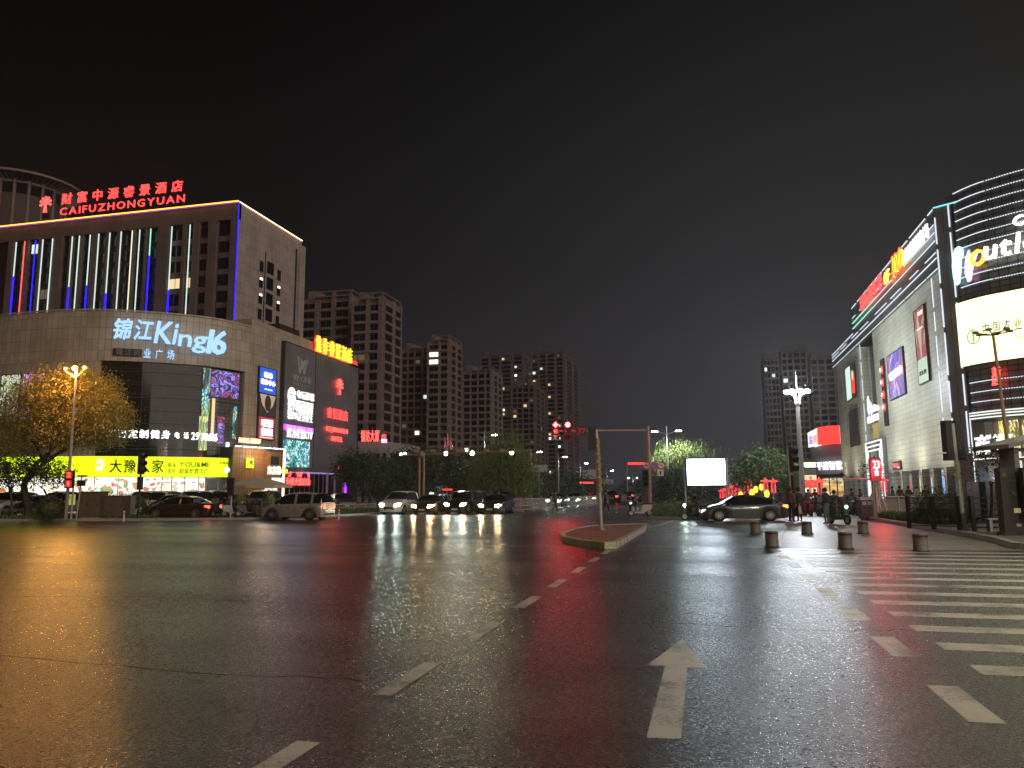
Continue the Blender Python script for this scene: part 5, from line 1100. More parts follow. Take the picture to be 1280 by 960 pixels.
# cluster lamp
p = at(999, 68, 0); zl_ = hgt(490, 68, 992); t = thing('cluster_lamp', 'tall pale mast with a crown of bright white lamps before the hazy towers', 'street lamp', p); MB().tube((0, 0, 0), (0, 0, zl_-.9), .26, .15, 12).build('pole', 'pole_grey', t); MB().tube((0, 0, zl_), (0, 0, zl_+1.9), .03, .02).build('spire', 'pole_grey', t)
MB().tube((0, 0, zl_-1.1), (0, 0, zl_-.9), .3, .3, 12).build('collar', 'pole_grey', t)
for k in range(8):
    a = 2*pi*k/8+.2; MB().path([(.18*cos(a), .18*sin(a), zl_-1), (.35*cos(a), .35*sin(a), zl_-.3), (.85*cos(a), .85*sin(a), zl_-.02)], .035, 5).build('arm', 'pole_grey', t)
    h = MB().ball((.95*cos(a), .95*sin(a), zl_+.02), .22, 8, .6).build('lamp_head', 'lamp_white', t)
lamp('POINT', 'lamp_light', (0, 0, zl_+.45), 4200, (.86, .95, 1), t, .5)
# gantry camera mast with fill lamps
gd = 70; p = at(527, gd, .1); zl_ = hgt(570, gd, 560); t = thing('camera_gantry', 'long orange brown camera gantry with white fill lamps above the waiting cars', 'gantry', p, YAW)
MB().tube((-.2, 0, 0), (-.2, 0, zl_), .11, .10, 8).build('post', 'pole_brown', t); MB().tube((.2, 0, 0), (.2, 0, zl_), .11, .10, 8).build('post', 'pole_brown', t)
k_ = gd/FPX; MB().tube((-24*k_, 0, zl_), (136*k_, 0, zl_+.35), .09, .06, 8).build('beam', 'pole_brown', t); MB().ball((0, 0, zl_+.05), .35, 8).build('joint', 'pole_brown', t)
for px, r in ((501, .12), (506, .15), (557, .19), (590, .21), (639, .19)):
    x = (px-527)*k_; zz_ = zl_+.1+x/9*.25*.3; h = MB().box(x-.15, x+.15, .05, .3, zz_-.15, zz_+.15).build('lamp_box', 'black_metal', t); MB().ball((x, .0, zz_), r, 10, 1, 1, .4).build('lens', glow('fill_lamp', (.72, 1, .96), 14).name, h)
lamp('SPOT', 'lamp_light', ((573-527)*k_, -.6, zl_), 260, (.75, 1, .96), t, .25, radians(140), .6, (0, -1, -.7))
for px in (520, 541, 573, 578, 608, 627):
    x = (px-527)*k_; MB().box(x-.22, x+.22, -.4, .3, zl_+.2, zl_+.5).build('camera', 'pole_brown', t)
# flag banners
for px, lab in ((555.5, 'left short red flag behind the gantry'), (559, 'middle tall red flag behind the gantry'), (563, 'right short red flag behind the gantry')):
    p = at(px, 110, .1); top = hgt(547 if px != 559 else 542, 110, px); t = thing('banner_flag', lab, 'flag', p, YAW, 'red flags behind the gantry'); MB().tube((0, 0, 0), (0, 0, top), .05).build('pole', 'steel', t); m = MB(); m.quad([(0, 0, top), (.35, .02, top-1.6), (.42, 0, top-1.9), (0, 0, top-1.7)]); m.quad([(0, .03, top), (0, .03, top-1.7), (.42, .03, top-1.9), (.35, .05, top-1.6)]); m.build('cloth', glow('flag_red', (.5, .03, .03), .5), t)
# unlit lamp on the right
p = at(1262, 29, .15); zl_ = hgt(420, 29, 1245); t = thing('street_lamp', 'unlit brown street lamp with a flat ring of heads against the cream screen', 'street lamp', p); MB().tube((0, 0, 0), (-.25, 0, zl_), .09, .05, 8).build('pole', 'pole_brown', t)
for k in range(6):
    a = 2*pi*k/6; MB().path([(-.25, 0, zl_-.1), (-.25+.55*cos(a), .55*sin(a), zl_)], .025, 5).build('arm', 'pole_brown', t); MB().ball((-.25+.6*cos(a), .6*sin(a), zl_+.03), .13, 8, .45).build('lamp_head', 'pole_brown', t)
# street lamps added out of view to light this side of the crossing
for (x, y, h_, pw, c, lab) in ((9.5, -7, 11, 1700, (1, .80, .62), 'added tall street lamp, out of view at the near right corner of the crossing'), (-30, -4, 11, 2200, (1, .62, .40), 'added tall street lamp, out of view at the near left corner of the crossing'), (14, 12, 11, 6500, (1, .93, .66), 'added tall street lamp, out of view on the pavement corner beyond the zebra crossing')):
    t = thing('added_street_lamp', lab, 'street lamp', (x, y, 0)); MB().tube((0, 0, 0), (0, 0, h_), .14, .08, 8).build('pole', 'pole_grey', t); MB().path([(0, 0, h_-.2), (-.8, 0, h_+.1), (-1.6, 0, h_+.15)], .05, 6).build('arm', 'pole_grey', t)
    h = MB().box(-2.0, -1.3, -.15, .15, h_+.08, h_+.22).build('lamp_head', 'steel', t); MB().box(-1.95, -1.35, -.12, .12, h_+.04, h_+.08).build('lens', 'lamp_dim', h)
    lamp('POINT', 'lamp_light', (-1.65, 0, h_-.1), pw, c, t, .25)

# ------------------------------------------------------------------ signals
def signal_head(parent, x, z, w, h, n=3, lit=None, face=-1, y=0, name='signal_head', arrow=False):
    hd = MB().box(x-w/2, x+w/2, y, y+w*.5, z-h/2, z+h/2).build(name, 'black_plastic', parent); r = min(w*.38, h/n*.38)
    for k in range(n):
        zz_ = z+h/2-h*(k+.5)/n; lm = 'glow_signal_red' if lit == k else 'dark_glass'
        yy = y-.01 if face < 0 else y+w*.5+.01
        m = MB(); m.tube((x, yy, zz_), (x, yy+face*.03, zz_), r, r, 12)
        if arrow and lit == k: m = MB(); m.tube((x-r, yy, zz_), (x+r, yy, zz_), r*.3, r*.3, 6); m.tube((x, yy, zz_-r), (x, yy, zz_+r), r*.3, r*.3, 6); m.ball((x-r*.5, yy, zz_), r*.45, 6)
        m.build('lens', lm, hd)
        v = MB(); seg = [(x+r*1.15*cos(a), yy, zz_+r*1.15*sin(a)) for a in [pi*i/8 for i in range(9)]]
        for a_, c_ in zip(seg, seg[1:]): v.quad([a_, c_, (c_[0], c_[1]+face*r*1.3, c_[2]), (a_[0], a_[1]+face*r*1.3, a_[2])])
        v.build('visor', 'black_plastic', hd)
    return hd
sd = depth_of(gnd(811, 641)); sd = 60.0; p = at(809.5, sd, .12); zs = hgt(540, sd, 780)
t = thing('signal_mast', 'long armed signal mast showing two red lights over the far carriageway', 'traffic signal', p, YAW)
k_ = sd/FPX; MB().tube((0, 0, 0), (0, 0, zs+.3), .16, .13, 10).build('post', 'pole_brown', t); MB().tube((0, 0, zs), (-116*k_, 0, zs), .09, .06, 8).build('arm', 'pole_grey', t); MB().tube((0, 0, 0), (0, 0, .25), .3, .3, 10).build('base', 'pole_brown', t)
signal_head(t, -115.5*k_, zs-.05, .55, 1.5, 3, 0, y=-.3, arrow=True); signal_head(t, -100.5*k_, zs-.05, .55, 1.5, 3, 0, y=-.3)
lamp('POINT', 'signal_glow', (-108*k_, -2.6, zs+.2), 330, (1, .02, .02), t, .5)
cd_ = MB().box(-89*k_, -78*k_, -.3, 0, zs-.35, zs+.3).build('countdown_box', 'black_plastic', t); letters('77', .55, .4, glow('dim_red', (.35, .01, .02), .8).name, cd_, -87.5*k_, zs-.25, -.32)
for px, py, c in ((806, 584, 'w'), (816, 584, 'b'), (824.5, 584, 'w')):
    x = (px-809.5)*k_; z = hgt(py, sd, px); d = MB().tube((x, -.2, z), (x, -.24, z), .27, .27, 16).build('sign_disc', {'w': 'white_trim', 'b': glow('sign_blue', (.05, .06, .5), .3)}[c], t)
    m = MB()
    for k in range(16): a0, a1 = 2*pi*k/16, 2*pi*(k+1)/16; m.quad([(x+R*cos(a), -.245, z+R*sin(a)) for R, a in ((.22, a0), (.28, a0), (.28, a1), (.22, a1))])
    m.build('rim', glow('sign_rim', (.5, .02, .02), .35), d)
    if c == 'b':
        m = MB(); m.tube((x-.17, -.25, z-.17), (x+.17, -.25, z+.17), .03, .03, 4); m.tube((x-.17, -.25, z+.17), (x+.17, -.25, z-.17), .03, .03, 4); m.build('cross', 'sign_rim', d)
    elif px < 810: letters('40', .3, .2, 'text_dark', d, x-.15, z-.1, -.25, bold=.02)
    else: m = MB(); m.tube((x-.15, -.25, z+.1), (x+.15, -.25, z-.1), .035, .035, 4); m.build('bar', 'sign_rim', d)
x = (823-809.5)*k_; z = hgt(593, sd, 823); d = MB().box(x-.25, x+.25, -.22, -.18, z-.25, z+.25).build('sign_plate', 'white_trim', t); m = MB().tube((x, -.23, z-.15), (x, -.23, z+.12), .06, .06, 4); m.build('print', 'text_dark', d)
MB().tube((0, -.1, hgt(584, sd)), (x+.2, -.1, hgt(584, sd)), .04).build('bracket', 'pole_grey', t)
sg = signal_head(t, -3.5*k_-.1, hgt(600, sd, 806), .45, 1.3, 3, None, y=-.2)
# banded pole on the island
b0 = gnd(751.5, 662.5, .15); zt_ = hgt(537, depth_of(b0), 745); t = thing('banded_signal_pole', 'grey signal pole with dark yellow bands standing on the traffic island', 'traffic signal', (b0.x, b0.y, .15), YAW-.05)
MB().tube((0, 0, 0), (-.12, 0, zt_-.15), .085, .075, 12).build('post', 'steel', t); MB().tube((0, 0, 0), (0, 0, .05), .16, .16, 12).build('base_plate', 'steel', t)
for k in range(7): z0_ = zt_-.35-.30*k-.15; s_ = 1-(zt_-z0_)*.0; xo = -.12*(z0_/(zt_-.15)); MB().tube((xo+.035, -.012, z0_-.25), (xo+.035, -.012, z0_), .092, .092, 12).build('band', pmat('band_amber', (.26, .17, .06), .4, noisy=.3), t)
MB().box(-.42, -.13, -.1, .1, zt_-.95, zt_-.05).build('signal_back', 'black_plastic', t); MB().tube((-.2, 0, zt_-.5), (-.05, 0, zt_-.5), .03).build('bracket', 'black_metal', t)
# left kerb signals
def ped_signal(px, depth, y_top, y_bot, y_base, label, lit=True, w=.36, side=0):
    p = at(px, depth, .13); z1_, z0_ = hgt(y_top, depth, px), hgt(y_bot, depth, px); t = thing('pedestrian_signal', label, 'traffic signal', p, YAW)
    MB().tube((0, .12, 0), (0, .12, z1_), .055, .05, 8).build('post', 'pole_grey', t)
    h = MB().box(-w/2+side, w/2+side, -.15, .05, z0_, z1_).build('housing', 'black_plastic', t)
    if lit:
        MB().box(-w*.38+side, w*.38+side, -.17, -.155, z0_+(z1_-z0_)*.55, z1_-.06).build('red_lens', glow('ped_glass', (.5, .01, .01), 1.0), h); letters('2', w*.4, (z1_-z0_)*.28, 'glow_red', h, -w*.2+side, z1_-(z1_-z0_)*.38, -.18, bold=.04)
        MB().box(-w*.38+side, w*.38+side, -.17, -.155, z0_+.06, z0_+(z1_-z0_)*.45).build('man_lens', 'ped_glass', h); m = MB().ball((side, -.2, z0_+(z1_-z0_)*.36), w*.1, 6); m.tube((side, -.19, z0_+(z1_-z0_)*.12), (side, -.19, z0_+(z1_-z0_)*.33), w*.10, w*.13, 6); m.build('red_man', 'glow_red', h)
    return t
ped_signal(94, 46.5, 591, 613, 648, 'red lit countdown signal at the left kerb beside the yellow notice', w=.5, side=-.15)
t = ped_signal(291, 48, 600, 622, 648, 'small dark signal facing away beside the parked e-bikes', False, .4); 
p = at(178, 47.5, .13); t = thing('traffic_signal', 'tall black signal post standing in front of the lime shop sign', 'traffic signal', p, YAW+1.1); zt_ = hgt(568, 47.5, 178)
MB().tube((0, 0, 0), (0, 0, zt_-1), .07, .06, 8).build('post', 'black_metal', t); MB().box(-.18, .18, -.12, .1, zt_-1.35, zt_).build('housing', 'black_plastic', t); 
for k in range(3): MB().tube((0, -.12, zt_-.22-.43*k), (0, -.38, zt_-.24-.43*k), .15, .15, 10, False).build('visor', 'black_plastic', t)
MB().box(-.14, .14, -.1, .1, hgt(615, 47.5, 178), zt_-1.5).build('countdown_housing', 'black_plastic', t)
# right signals
p = at(984, 45, .0); t = thing('traffic_signal', 'dark three lens signal on a pole behind the silver car', 'traffic signal', p, YAW+.9); zt_ = hgt(558, 45, 984); MB().tube((0, 0, 0), (0, 0, zt_), .07, .06, 8).build('post', 'pole_brown', t)
MB().box(-.05, .32, -.2, .02, zt_-1.5, zt_-.02).build('housing', 'black_plastic', t)
for k in range(3): MB().tube((.13, -.2, zt_-.28-.48*k), (.13, -.48, zt_-.3-.48*k), .17, .17, 10, False).build('visor', 'black_plastic', t)
MB().box(-.02, .26, -.18, .02, zt_-2.9, zt_-1.7).build('countdown_housing', 'black_plastic', t)
b1 = at(1090, 41, .155); t = thing('pedestrian_signal', 'bright red pedestrian signal before the outlet shops on the right', 'traffic signal', b1, YAW); z1_, z0_ = hgt(577, 41, 1089), hgt(605, 41, 1089)
MB().tube((.05, .12, 0), (.05, .12, z0_+.2), .08, .07, 8).build('post', 'pole_grey', t); h = MB().box(-.27, .27, -.15, .08, z0_, z1_).build('housing', glow('red_housing', (.25, .005, .01), .6), t)
letters('23', .34, .42, 'glow_signal_red', h, -.17, z1_-.52, -.17, bold=.03); m = MB().ball((0, -.2, z0_+.58), .07, 8); m.tube((0, -.19, z0_+.28), (0, -.19, z0_+.52), .09, .11, 8); m.build('red_man', 'glow_signal_red', h); lamp('POINT', 'signal_glow', (0, -.5, (z0_+z1_)/2), 120, (1, .02, .02), t, .15)
MB().path([(-.1, .12, z0_+.1), (-1.6, .1, z0_+.12), (-1.7, .1, z0_+.3)], .04).build('camera_arm', 'pole_grey', t); MB().ball((-1.7, .1, z0_+.35), .13, 8).build('camera', 'black_plastic', t)
b2 = gnd(1206, 663, .155); dd_ = depth_of(b2); t = thing('traffic_signal', 'large black twin signal seen from behind on the near right pole', 'traffic signal', (b2.x, b2.y, .155), YAW); zt_, z0_ = hgt(531, dd_, 1190), hgt(581, dd_, 1195)
MB().tube((0, 0, 0), (-.13, 0, zt_-.1), .09, .085, 10).build('post', 'pole_grey', t); MB().box(-.13, .13, -.13, .13, 0, .06).build('base_plate', 'concrete', t)
MB().box(-.42, -.2, -.1, .25, z0_, zt_).build('housing', 'black_plastic', t); MB().box(-.06, .20, -.1, .25, z0_, zt_).build('housing', 'black_plastic', t)
MB().box(-.7, -.42, 0, .1, z0_+.25, z0_+.3).build('bracket', 'white_trim', t)

# ------------------------------------------------------------------ bollards, railings, fences
pmat('bollard_grey', (.13, .12, .11), .45, .1, noisy=.2)
t = thing('bollard', 'stout grey bollard with red ring', 'bollard', (1.85, 30.4, 0), 0, 'stout bollards at the crossing'); MB().tube((0, 0, 0), (0, 0, .44), .185, .175, 20).build('post', 'bollard_grey', t, smooth=False); MB().tube((0, 0, .44), (0, 0, .47), .18, .14, 20).build('cap', 'steel', t); MB().tube((0, 0, .31), (0, 0, .345), .19, .19, 20, False).build('reflector', glow('ring_red', (.45, .03, .03), .16), t); MB().tube((0, 0, 0), (0, 0, .03), .22, .22, 20).build('base', 'black_metal', t); MB().tube((0, 0, .37), (0, 0, .42), .188, .186, 20, False).build('band', 'black_metal', t)
bs = snapshot(t); t['label'] = 'red ringed bollard nearest the silver car'
for u, v, lab in ((1.86, 23.4, 'near left bollard with a leaning shoe by the zebra corner'), (3.69, 30.6, 'red ringed bollard before the standing couple'), (3.74, 23.0, 'middle bollard of the front row beside the zebra'), (5.66, 30.9, 'red ringed bollard left of the red pavement reflection'), (5.47, 22.4, 'right bollard of the front row near the curved kerb')):
    dup(t, bs, (u, v, 0), 0, lab)
# right black railing
r0, r1 = gnd(1137, 660.5, .155), gnd(1200, 663, .155); RA = Fr(r0, r1)
def railing(fr, L_, label, z=.155, n=3, H_=1.15, group=None, bars=6, mat='black_metal'):
    t = thing('railing', label, 'railing', fr.w(0, 0, z), fr.rot, group)
    for k in range(n+1): MB().box(k*L_/n-.06, k*L_/n+.06, -.06, .06, 0, H_+.05).build('post', mat, t)
    for k in range(bars):
        z_ = H_*(.12+.88*k/(bars-1)); m = MB().box(.07, L_-.07, -.02, .02, z_-.025, z_); m.build('rail', mat, t)
    return t
railing(RA, RA.len, 'black horizontal bar railing on the right pavement', n=2)
ra2 = RA.w(RA.len+.5, 0); railing(Fr(ra2, (ra2.x+7, ra2.y+1.0)), 7, 'black railing behind the near right signal pole', n=3)
# white road fence left of the outbound lanes
pmat('fence_pale', (.30, .28, .26), .5)
def fence(pa_, pb_, label, seg=2.6, H_=1.1):
    f = Fr(pa_, pb_); n = max(1, round(f.len/seg)); t = thing('road_fence', label, 'fence', f.w(0), f.rot); L_ = f.len/n
    po = MB().box(-.05, .05, -.05, .05, 0, H_+.1).mesh('post', 'fence_pale'); pn = MB(); pn.box(.06, L_-.06, -.02, .02, H_-.1, H_-.04); pn.box(.06, L_-.06, -.02, .02, .15, .2); pn.box(.06, L_-.06, -.02, .02, .5, .54)
    k = .25
    while k < L_-.1: pn.box(k-.015, k+.015, -.012, .012, .2, H_-.1); k += .22
    pn = pn.mesh('fence_panel', 'fence_pale'); bsm = MB().box(-.16, .16, -.25, .25, 0, .1).mesh('foot', 'concrete')
    for k in range(n+1): link('post', po, t, (k*L_, 0, 0)); link('foot', bsm, t, (k*L_, 0, 0))
    for k in range(n): link('panel', pn, t, (k*L_, 0, 0))
    return t
fence(gnd(636, 641), gnd(700, 636.5), 'pale barred road fence running away beside the outbound lanes'); fence((-12.9, 75), (-12.4, 130), 'far run of pale road fence towards the lamps', 4)
fence(at(418, 58, .13), at(470, 62, .13), 'low pale fence at the grassy left corner', 2.2, .8); fence(at(0, 54, .13), at(80, 54, .13), 'low pale fence behind the orange tree', 2.2, .7)

# ------------------------------------------------------------------ kerbside furniture left
def cabinet(px0, px1, py, depth, label, mat, cap=True, name='utility_cabinet', d=1.0):
    a_, c_ = at(px0, depth, .13), at(px1, depth, .13); f = Fr(a_, c_); z = hgt(py, depth, px0)-.13; t = thing(name, label, 'cabinet', a_, f.rot); w = f.len
    MB().box(0, w, 0, d, .1, z).build('body', mat, t); MB().box(.05, w-.05, .05, d-.05, 0, .1).build('plinth', 'concrete', t); MB().box(-.05, w+.05, -.05, d+.05, z, z+.06).build('lid', mat, t)
    n = max(2, round(w/.75)); 
    for k in range(n): q = MB().box(k*w/n+.03, (k+1)*w/n-.03, -.025, 0, .16, z-.06).build('door', mat, t); MB().box((k+1)*w/n-.12, (k+1)*w/n-.08, -.05, -.025, z*.5, z*.5+.15).build('handle', 'black_metal', q)
    return t
pmat('cabinet_brown', (.10, .075, .055), .55, noisy=.3); pmat('cabinet_grey', (.26, .24, .2), .5, noisy=.3)
cabinet(104, 129, 615.5, 48, 'brown utility cabinet beside the left signal post', 'cabinet_brown'); cabinet(134, 158, 620.5, 48.5, 'lower brown utility cabinet left of the dark sedan', 'cabinet_brown'); cabinet(158, 168, 621, 49.5, 'small grey utility cabinet behind the dark sedan nose', 'cabinet_grey', d=.6)
p = at(95, 47.3, .13); t = thing('yellow_notice', 'yellow notice board on the left signal post', 'notice', p, YAW); MB().box(-.22, .22, -.08, -.04, hgt(631, 47.3, 95)-.13, hgt(618, 47.3, 95)-.13).build('plate', glow('notice_yellow', (.55, .5, .06), .7), t); letters('注意', .3, .2, 'text_dark', t, -.15, hgt(624, 47.3, 95)-.13, -.09); MB().tube((0, 0, 0), (0, 0, hgt(618, 47.3, 95)-.13), .03).build('post', 'pole_grey', t)
p = at(102, 46.6, .13); zt_ = hgt(594, 46.6, 103)-.13; t = thing('sensor_pole', 'thin pole with a black box and top bar beside the left signal', 'pole', p, YAW); MB().tube((0, 0, 0), (.15, 0, zt_), .05, .04).build('post', 'pole_grey', t); MB().box(-.05, .35, -.12, .12, zt_-.65, zt_-.3).build('sensor_box', 'black_plastic', t); MB().box(-.1, .45, -.06, .06, zt_-.08, zt_).build('top_bar', 'black_metal', t)
# pavement marker posts
for px, lab in ((160.5, 'short white marker post at the kerb before the brown cabinets'), (425.5, 'short white marker post at the kerb right of the minivan')): p = at(px, 46.6, .0); t = thing('marker_post', lab, 'marker post', (p.x, p.y, 0), 0, 'white kerb marker posts'); MB().tube((0, 0, 0), (0, 0, .62), .05, .05, 8).build('post', 'white_trim', t); MB().tube((0, 0, .45), (0, 0, .52), .054, .054, 8).build('band', 'tail_red' if 0 else 'sign_rim', t)

# ------------------------------------------------------------------ right pavement furniture
p = at(1245, 24.5, .155); z1_ = hgt(585, 24.5, 1250)-.155; t = thing('information_stele', 'dark brown information stele with gold lettering at the right edge', 'information board', p, YAW); w = (1274-1243)*24.5/FPX
MB().box(0, w, 0, .3, .12, z1_).build('panel', pmat('stele_brown', (.018, .014, .010), .6), t); MB().box(-.06, w+.06, -.05, .35, 0, .12).build('base', 'black_metal', t)
letters('R', .12, .14, 'text_gold', t, w*.4, z1_*.58, -.01); letters('焦作公共交通', w*.5, .06, 'text_gold', t, w*.3, z1_*.8, -.01); MB().tube((w*.16, 0, z1_*.9), (w*.16, -.01, z1_*.9), .06, .06, 12).build('logo', 'text_gold', t); MB().box(w*.42, w*.68, -.02, 0, z1_*.33, z1_*.40).build('label_plate', glow('plate_warm', (.5, .4, .2), .5), t); MB().box(w*.45, w*.65, -.02, 0, z1_*.13, z1_*.17).build('label_plate', 'concrete', t)
t = thing('bus_shelter', 'dark bus shelter with sloping roof at the right edge', 'bus shelter', at(1230, 26, .155), YAW); k_ = 26/FPX; zr = hgt(562, 26, 1240)-.155
w_ = 130*k_
m = MB(); m.quad([(10*k_, -.8, zr+.0), (w_, -.8, zr+.75), (w_, 1.2, zr+.75), (10*k_, 1.2, zr)]); m.quad([(10*k_, -.8, zr+.14), (10*k_, 1.2, zr+.14), (w_, 1.2, zr+.9), (w_, -.8, zr+.9)]); m.quad([(10*k_, -.8, zr), (w_, -.8, zr+.75), (w_, -.8, zr+.9), (10*k_, -.8, zr+.14)]); m.quad([(10*k_, -.8, zr), (10*k_, -.8, zr+.14), (10*k_, 1.2, zr+.14), (10*k_, 1.2, zr)]); m.build('roof', pmat('shelter_grey', (.13, .13, .14), .4, .2), t)
for x in (38*k_, 110*k_): MB().box(x, x+.14, .3, .5, 0, zr+.2).build('post', 'black_metal', t)
MB().box(30*k_, 36*k_, -.2, .6, zr-.9, zr+.05).build('bracket', 'shelter_grey', t); MB().box(0, w_, 1.3, 1.36, .35, 1.7).build('back_glass', 'dark_glass', t); MB().box(.3, 3, .7, 1.1, .4, .46).build('bench_seat', 'steel', t); MB().box(.4, .5, .8, 1, 0, .4).build('bench_leg', 'steel', t); MB().box(2.8, 2.9, .8, 1, 0, .4).build('bench_leg', 'steel', t)
t = thing('poster_case', 'lit poster case with white print beyond the dark stele', 'poster case', at(1276, 24.0, .155), YAW); MB().box(0, .9, .1, .3, .6, 2.1).build('case', 'black_metal', t); letters('CAR', .7, .22, 'glow_white_soft', t, .1, 1.6, .08, bold=.03); letters('优惠', .7, .3, 'glow_white_soft', t, .1, 1.2, .08); letters('出行', .7, .3, 'glow_white_soft', t, .1, .8, .08); MB().box(.1, .16, .15, .25, 0, .6).build('leg', 'black_metal', t); MB().box(.74, .8, .15, .25, 0, .6).build('leg', 'black_metal', t)
# bins
t = thing('waste_bin', 'dark grey twin waste bin left of the white-barked young trees', 'bin', at(1070, 41.5, .0), YAW); MB().box(0, .62, 0, .4, .08, 1.05).build('body', 'dark_trim', t); MB().box(-.04, .66, -.04, .44, 1.05, 1.2).build('lid', 'steel', t); MB().box(.07, .28, -.02, 0, .8, .98).build('slot', 'steel', t); MB().box(.35, .56, -.02, 0, .8, .98).build('slot', 'steel', t); MB().box(.08, .54, .05, .35, 0, .08).build('foot', 'black_metal', t)
t = thing('utility_cabinet', 'black service cabinet behind the near right railing', 'cabinet', at(1209, 30.5, .155), YAW); MB().box(0, 1.0, 0, .5, .1, 1.05).build('body', 'black_metal', t); MB().box(0, 1.0, 0, .5, 0, .1).build('plinth', 'concrete', t); MB().box(.15, .85, -.02, 0, .2, .9).build('door', 'dark_trim', t)
# low white car-park wall of the planter behind
t = thing('planter_rail', 'low rail and pale planter wall behind the right grass bed', 'planter', at(1086, 46, .155), YAW); MB().box(0, 3.2, .5, .7, 0, .9).build('wall', 'concrete', t); MB().box(-.2, 3.4, .2, .3, 1.0, 1.06).build('rail', 'steel', t)
for k in range(5): MB().box(k*.78, k*.78+.05, .22, .28, 0, 1.0).build('post', 'steel', t)

# Chinese knot lamps (plain red knots on posts)
def knot(px, py0, py1, depth, lab, post=True, first=[None]):
    p = at(px, depth, 0); z1_, z0_ = hgt(py0, depth, px), hgt(py1, depth, px); s = (z1_-z0_)/2.6
    t = thing('knot_lamp', lab, 'lamp', p, YAW, 'red Chinese knot lamps')
    m = MB(); m.box(-.28*s, .28*s, -.06, .06, z1_-.85*s, z1_-.3*s); m.box(-.75*s, .75*s, -.05, .05, z1_-.7*s, z1_-.45*s)
    for c in (-1, 1): m.tube((c*.5*s, 0, z1_-.58*s), (c*.85*s, 0, z1_-.58*s), .16*s, .1*s, 8)
    m.tube((0, 0, z1_-.3*s), (0, 0, z1_), .12*s, .08*s, 8); m.build('knot', 'glow_red_soft', t)
    for c in (-.3, .3): MB().tube((c*s, 0, z1_-.9*s), (c*s, 0, z0_), .11*s, .16*s, 6).build('tassel', glow('tassel_red', (.9, .05, .06), 1.1), t)
    MB().tube((0, .1, 0), (0, .1, z1_-.3*s), .05).build('post', 'pole_brown', t)
    return t
for k, (px, y0, y1, d) in enumerate(((898, 611, 623, 100), (902.5, 609, 622, 96), (909.5, 605, 620, 92), (913.5, 603.5, 619.5, 88), (918.5, 602, 618.5, 84), (925, 600, 618, 80), (933.5, 598.5, 616.5, 76), (953.5, 597, 616.5, 72), (963, 597.5, 616, 74), (1010, 597, 617, 78), (1020, 596, 618, 74), (1100, 596, 615, 60))):
    knot(px, y0, y1, d, ['smallest far red knot lamp left of the silver car roof', 'second far red knot lamp left of the silver car roof', 'red knot lamp, first of the close row above the silver car windscreen', 'red knot lamp, second of the close row above the silver car', 'red knot lamp, third of the close row above the silver car', 'red knot lamp, fourth of the close row above the silver car', 'red knot lamp, largest and rightmost of the close row above the silver car', 'left of the two red knot lamps above the silver car tail', 'right of the two red knot lamps above the silver car tail', 'red knot lamp on the left of the lit pylon sign', 'red knot lamp on the right of the lit pylon sign', 'red knot lamp right beside the red pedestrian signal'][k])
for k, (px, py, d) in enumerate(((922, 619, 70), (936, 616, 68), (941, 612, 72), (948, 609, 74), (954.5, 617, 66))):
    p = at(px, d, 0); z = hgt(py, d, px); t = thing('path_lantern', ['small yellow lantern above the silver car windscreen', 'yellow lantern over the silver car roof, left of its middle', 'upper yellow lantern over the silver car roof', 'small white yellow lantern beside the tree foot', 'yellow lantern under the left knot lamp pair'][k], 'lantern', p, 0, 'yellow lanterns behind the silver car'); MB().ball((0, 0, z), .22, 8, 1.5).build('globe', 'glow_yellow', t); MB().tube((0, 0, 0), (0, 0, z-.3), .04).build('post', 'pole_brown', t)

# ================================================================== VEHICLES
def paint(name, col, metal=.5, rough=.28): return pmat(name, col, rough, metal, coat=.6)
pmat('car_glass', (.008, .010, .012), .05, coat=.5)
# profiles: x from nose (+) to tail (-), as fractions of the length; (x, belt z, roof z, half width factor)
PROF = {
 'sedan': [(-.5, .62, .62, .80), (-.485, .88, .88, .88), (-.42, .98, 1.0, .95), (-.33, 1.0, 1.04, 1), (-.20, .98, 1.36, 1), (-.08, .96, 1.45, 1), (.05, .94, 1.46, 1), (.15, .93, 1.36, 1), (.28, .92, .97, 1), (.38, .86, .88, .98), (.46, .74, .75, .92), (.495, .62, .63, .80), (.5, .5, .5, .76)],
 'suv': [(-.5, .66, .66, .84), (-.49, 1.0, 1.05, .92), (-.45, 1.05, 1.45, .97), (-.38, 1.05, 1.62, 1), (-.2, 1.04, 1.70, 1), (0, 1.03, 1.71, 1), (.12, 1.02, 1.62, 1), (.24, 1.02, 1.12, 1), (.36, .98, 1.02, .99), (.45, .88, .90, .94), (.49, .74, .75, .86), (.5, .58, .58, .82)],
 'mpv': [(-.5, .66, .66, .86), (-.49, 1.0, 1.1, .94), (-.46, 1.05, 1.5, .98), (-.38, 1.05, 1.66, 1), (-.2, 1.04, 1.73, 1), (.02, 1.02, 1.72, 1), (.14, 1.0, 1.60, 1), (.30, .98, 1.06, 1), (.40, .88, .91, .98), (.46, .76, .77, .92), (.495, .62, .63, .82), (.5, .5, .5, .78)],
 'coupe_suv': [(-.5, .70, .70, .82), (-.485, .98, .98, .90), (-.43, 1.02, 1.10, .96), (-.32, 1.02, 1.34, 1), (-.15, 1.0, 1.52, 1), (.0, .98, 1.55, 1), (.10, .97, 1.46, 1), (.26, .95, 1.02, 1), (.36, .88, .91, .98), (.45, .76, .77, .93), (.492, .62, .62, .82), (.5, .5, .5, .78)]}
CARS = {}
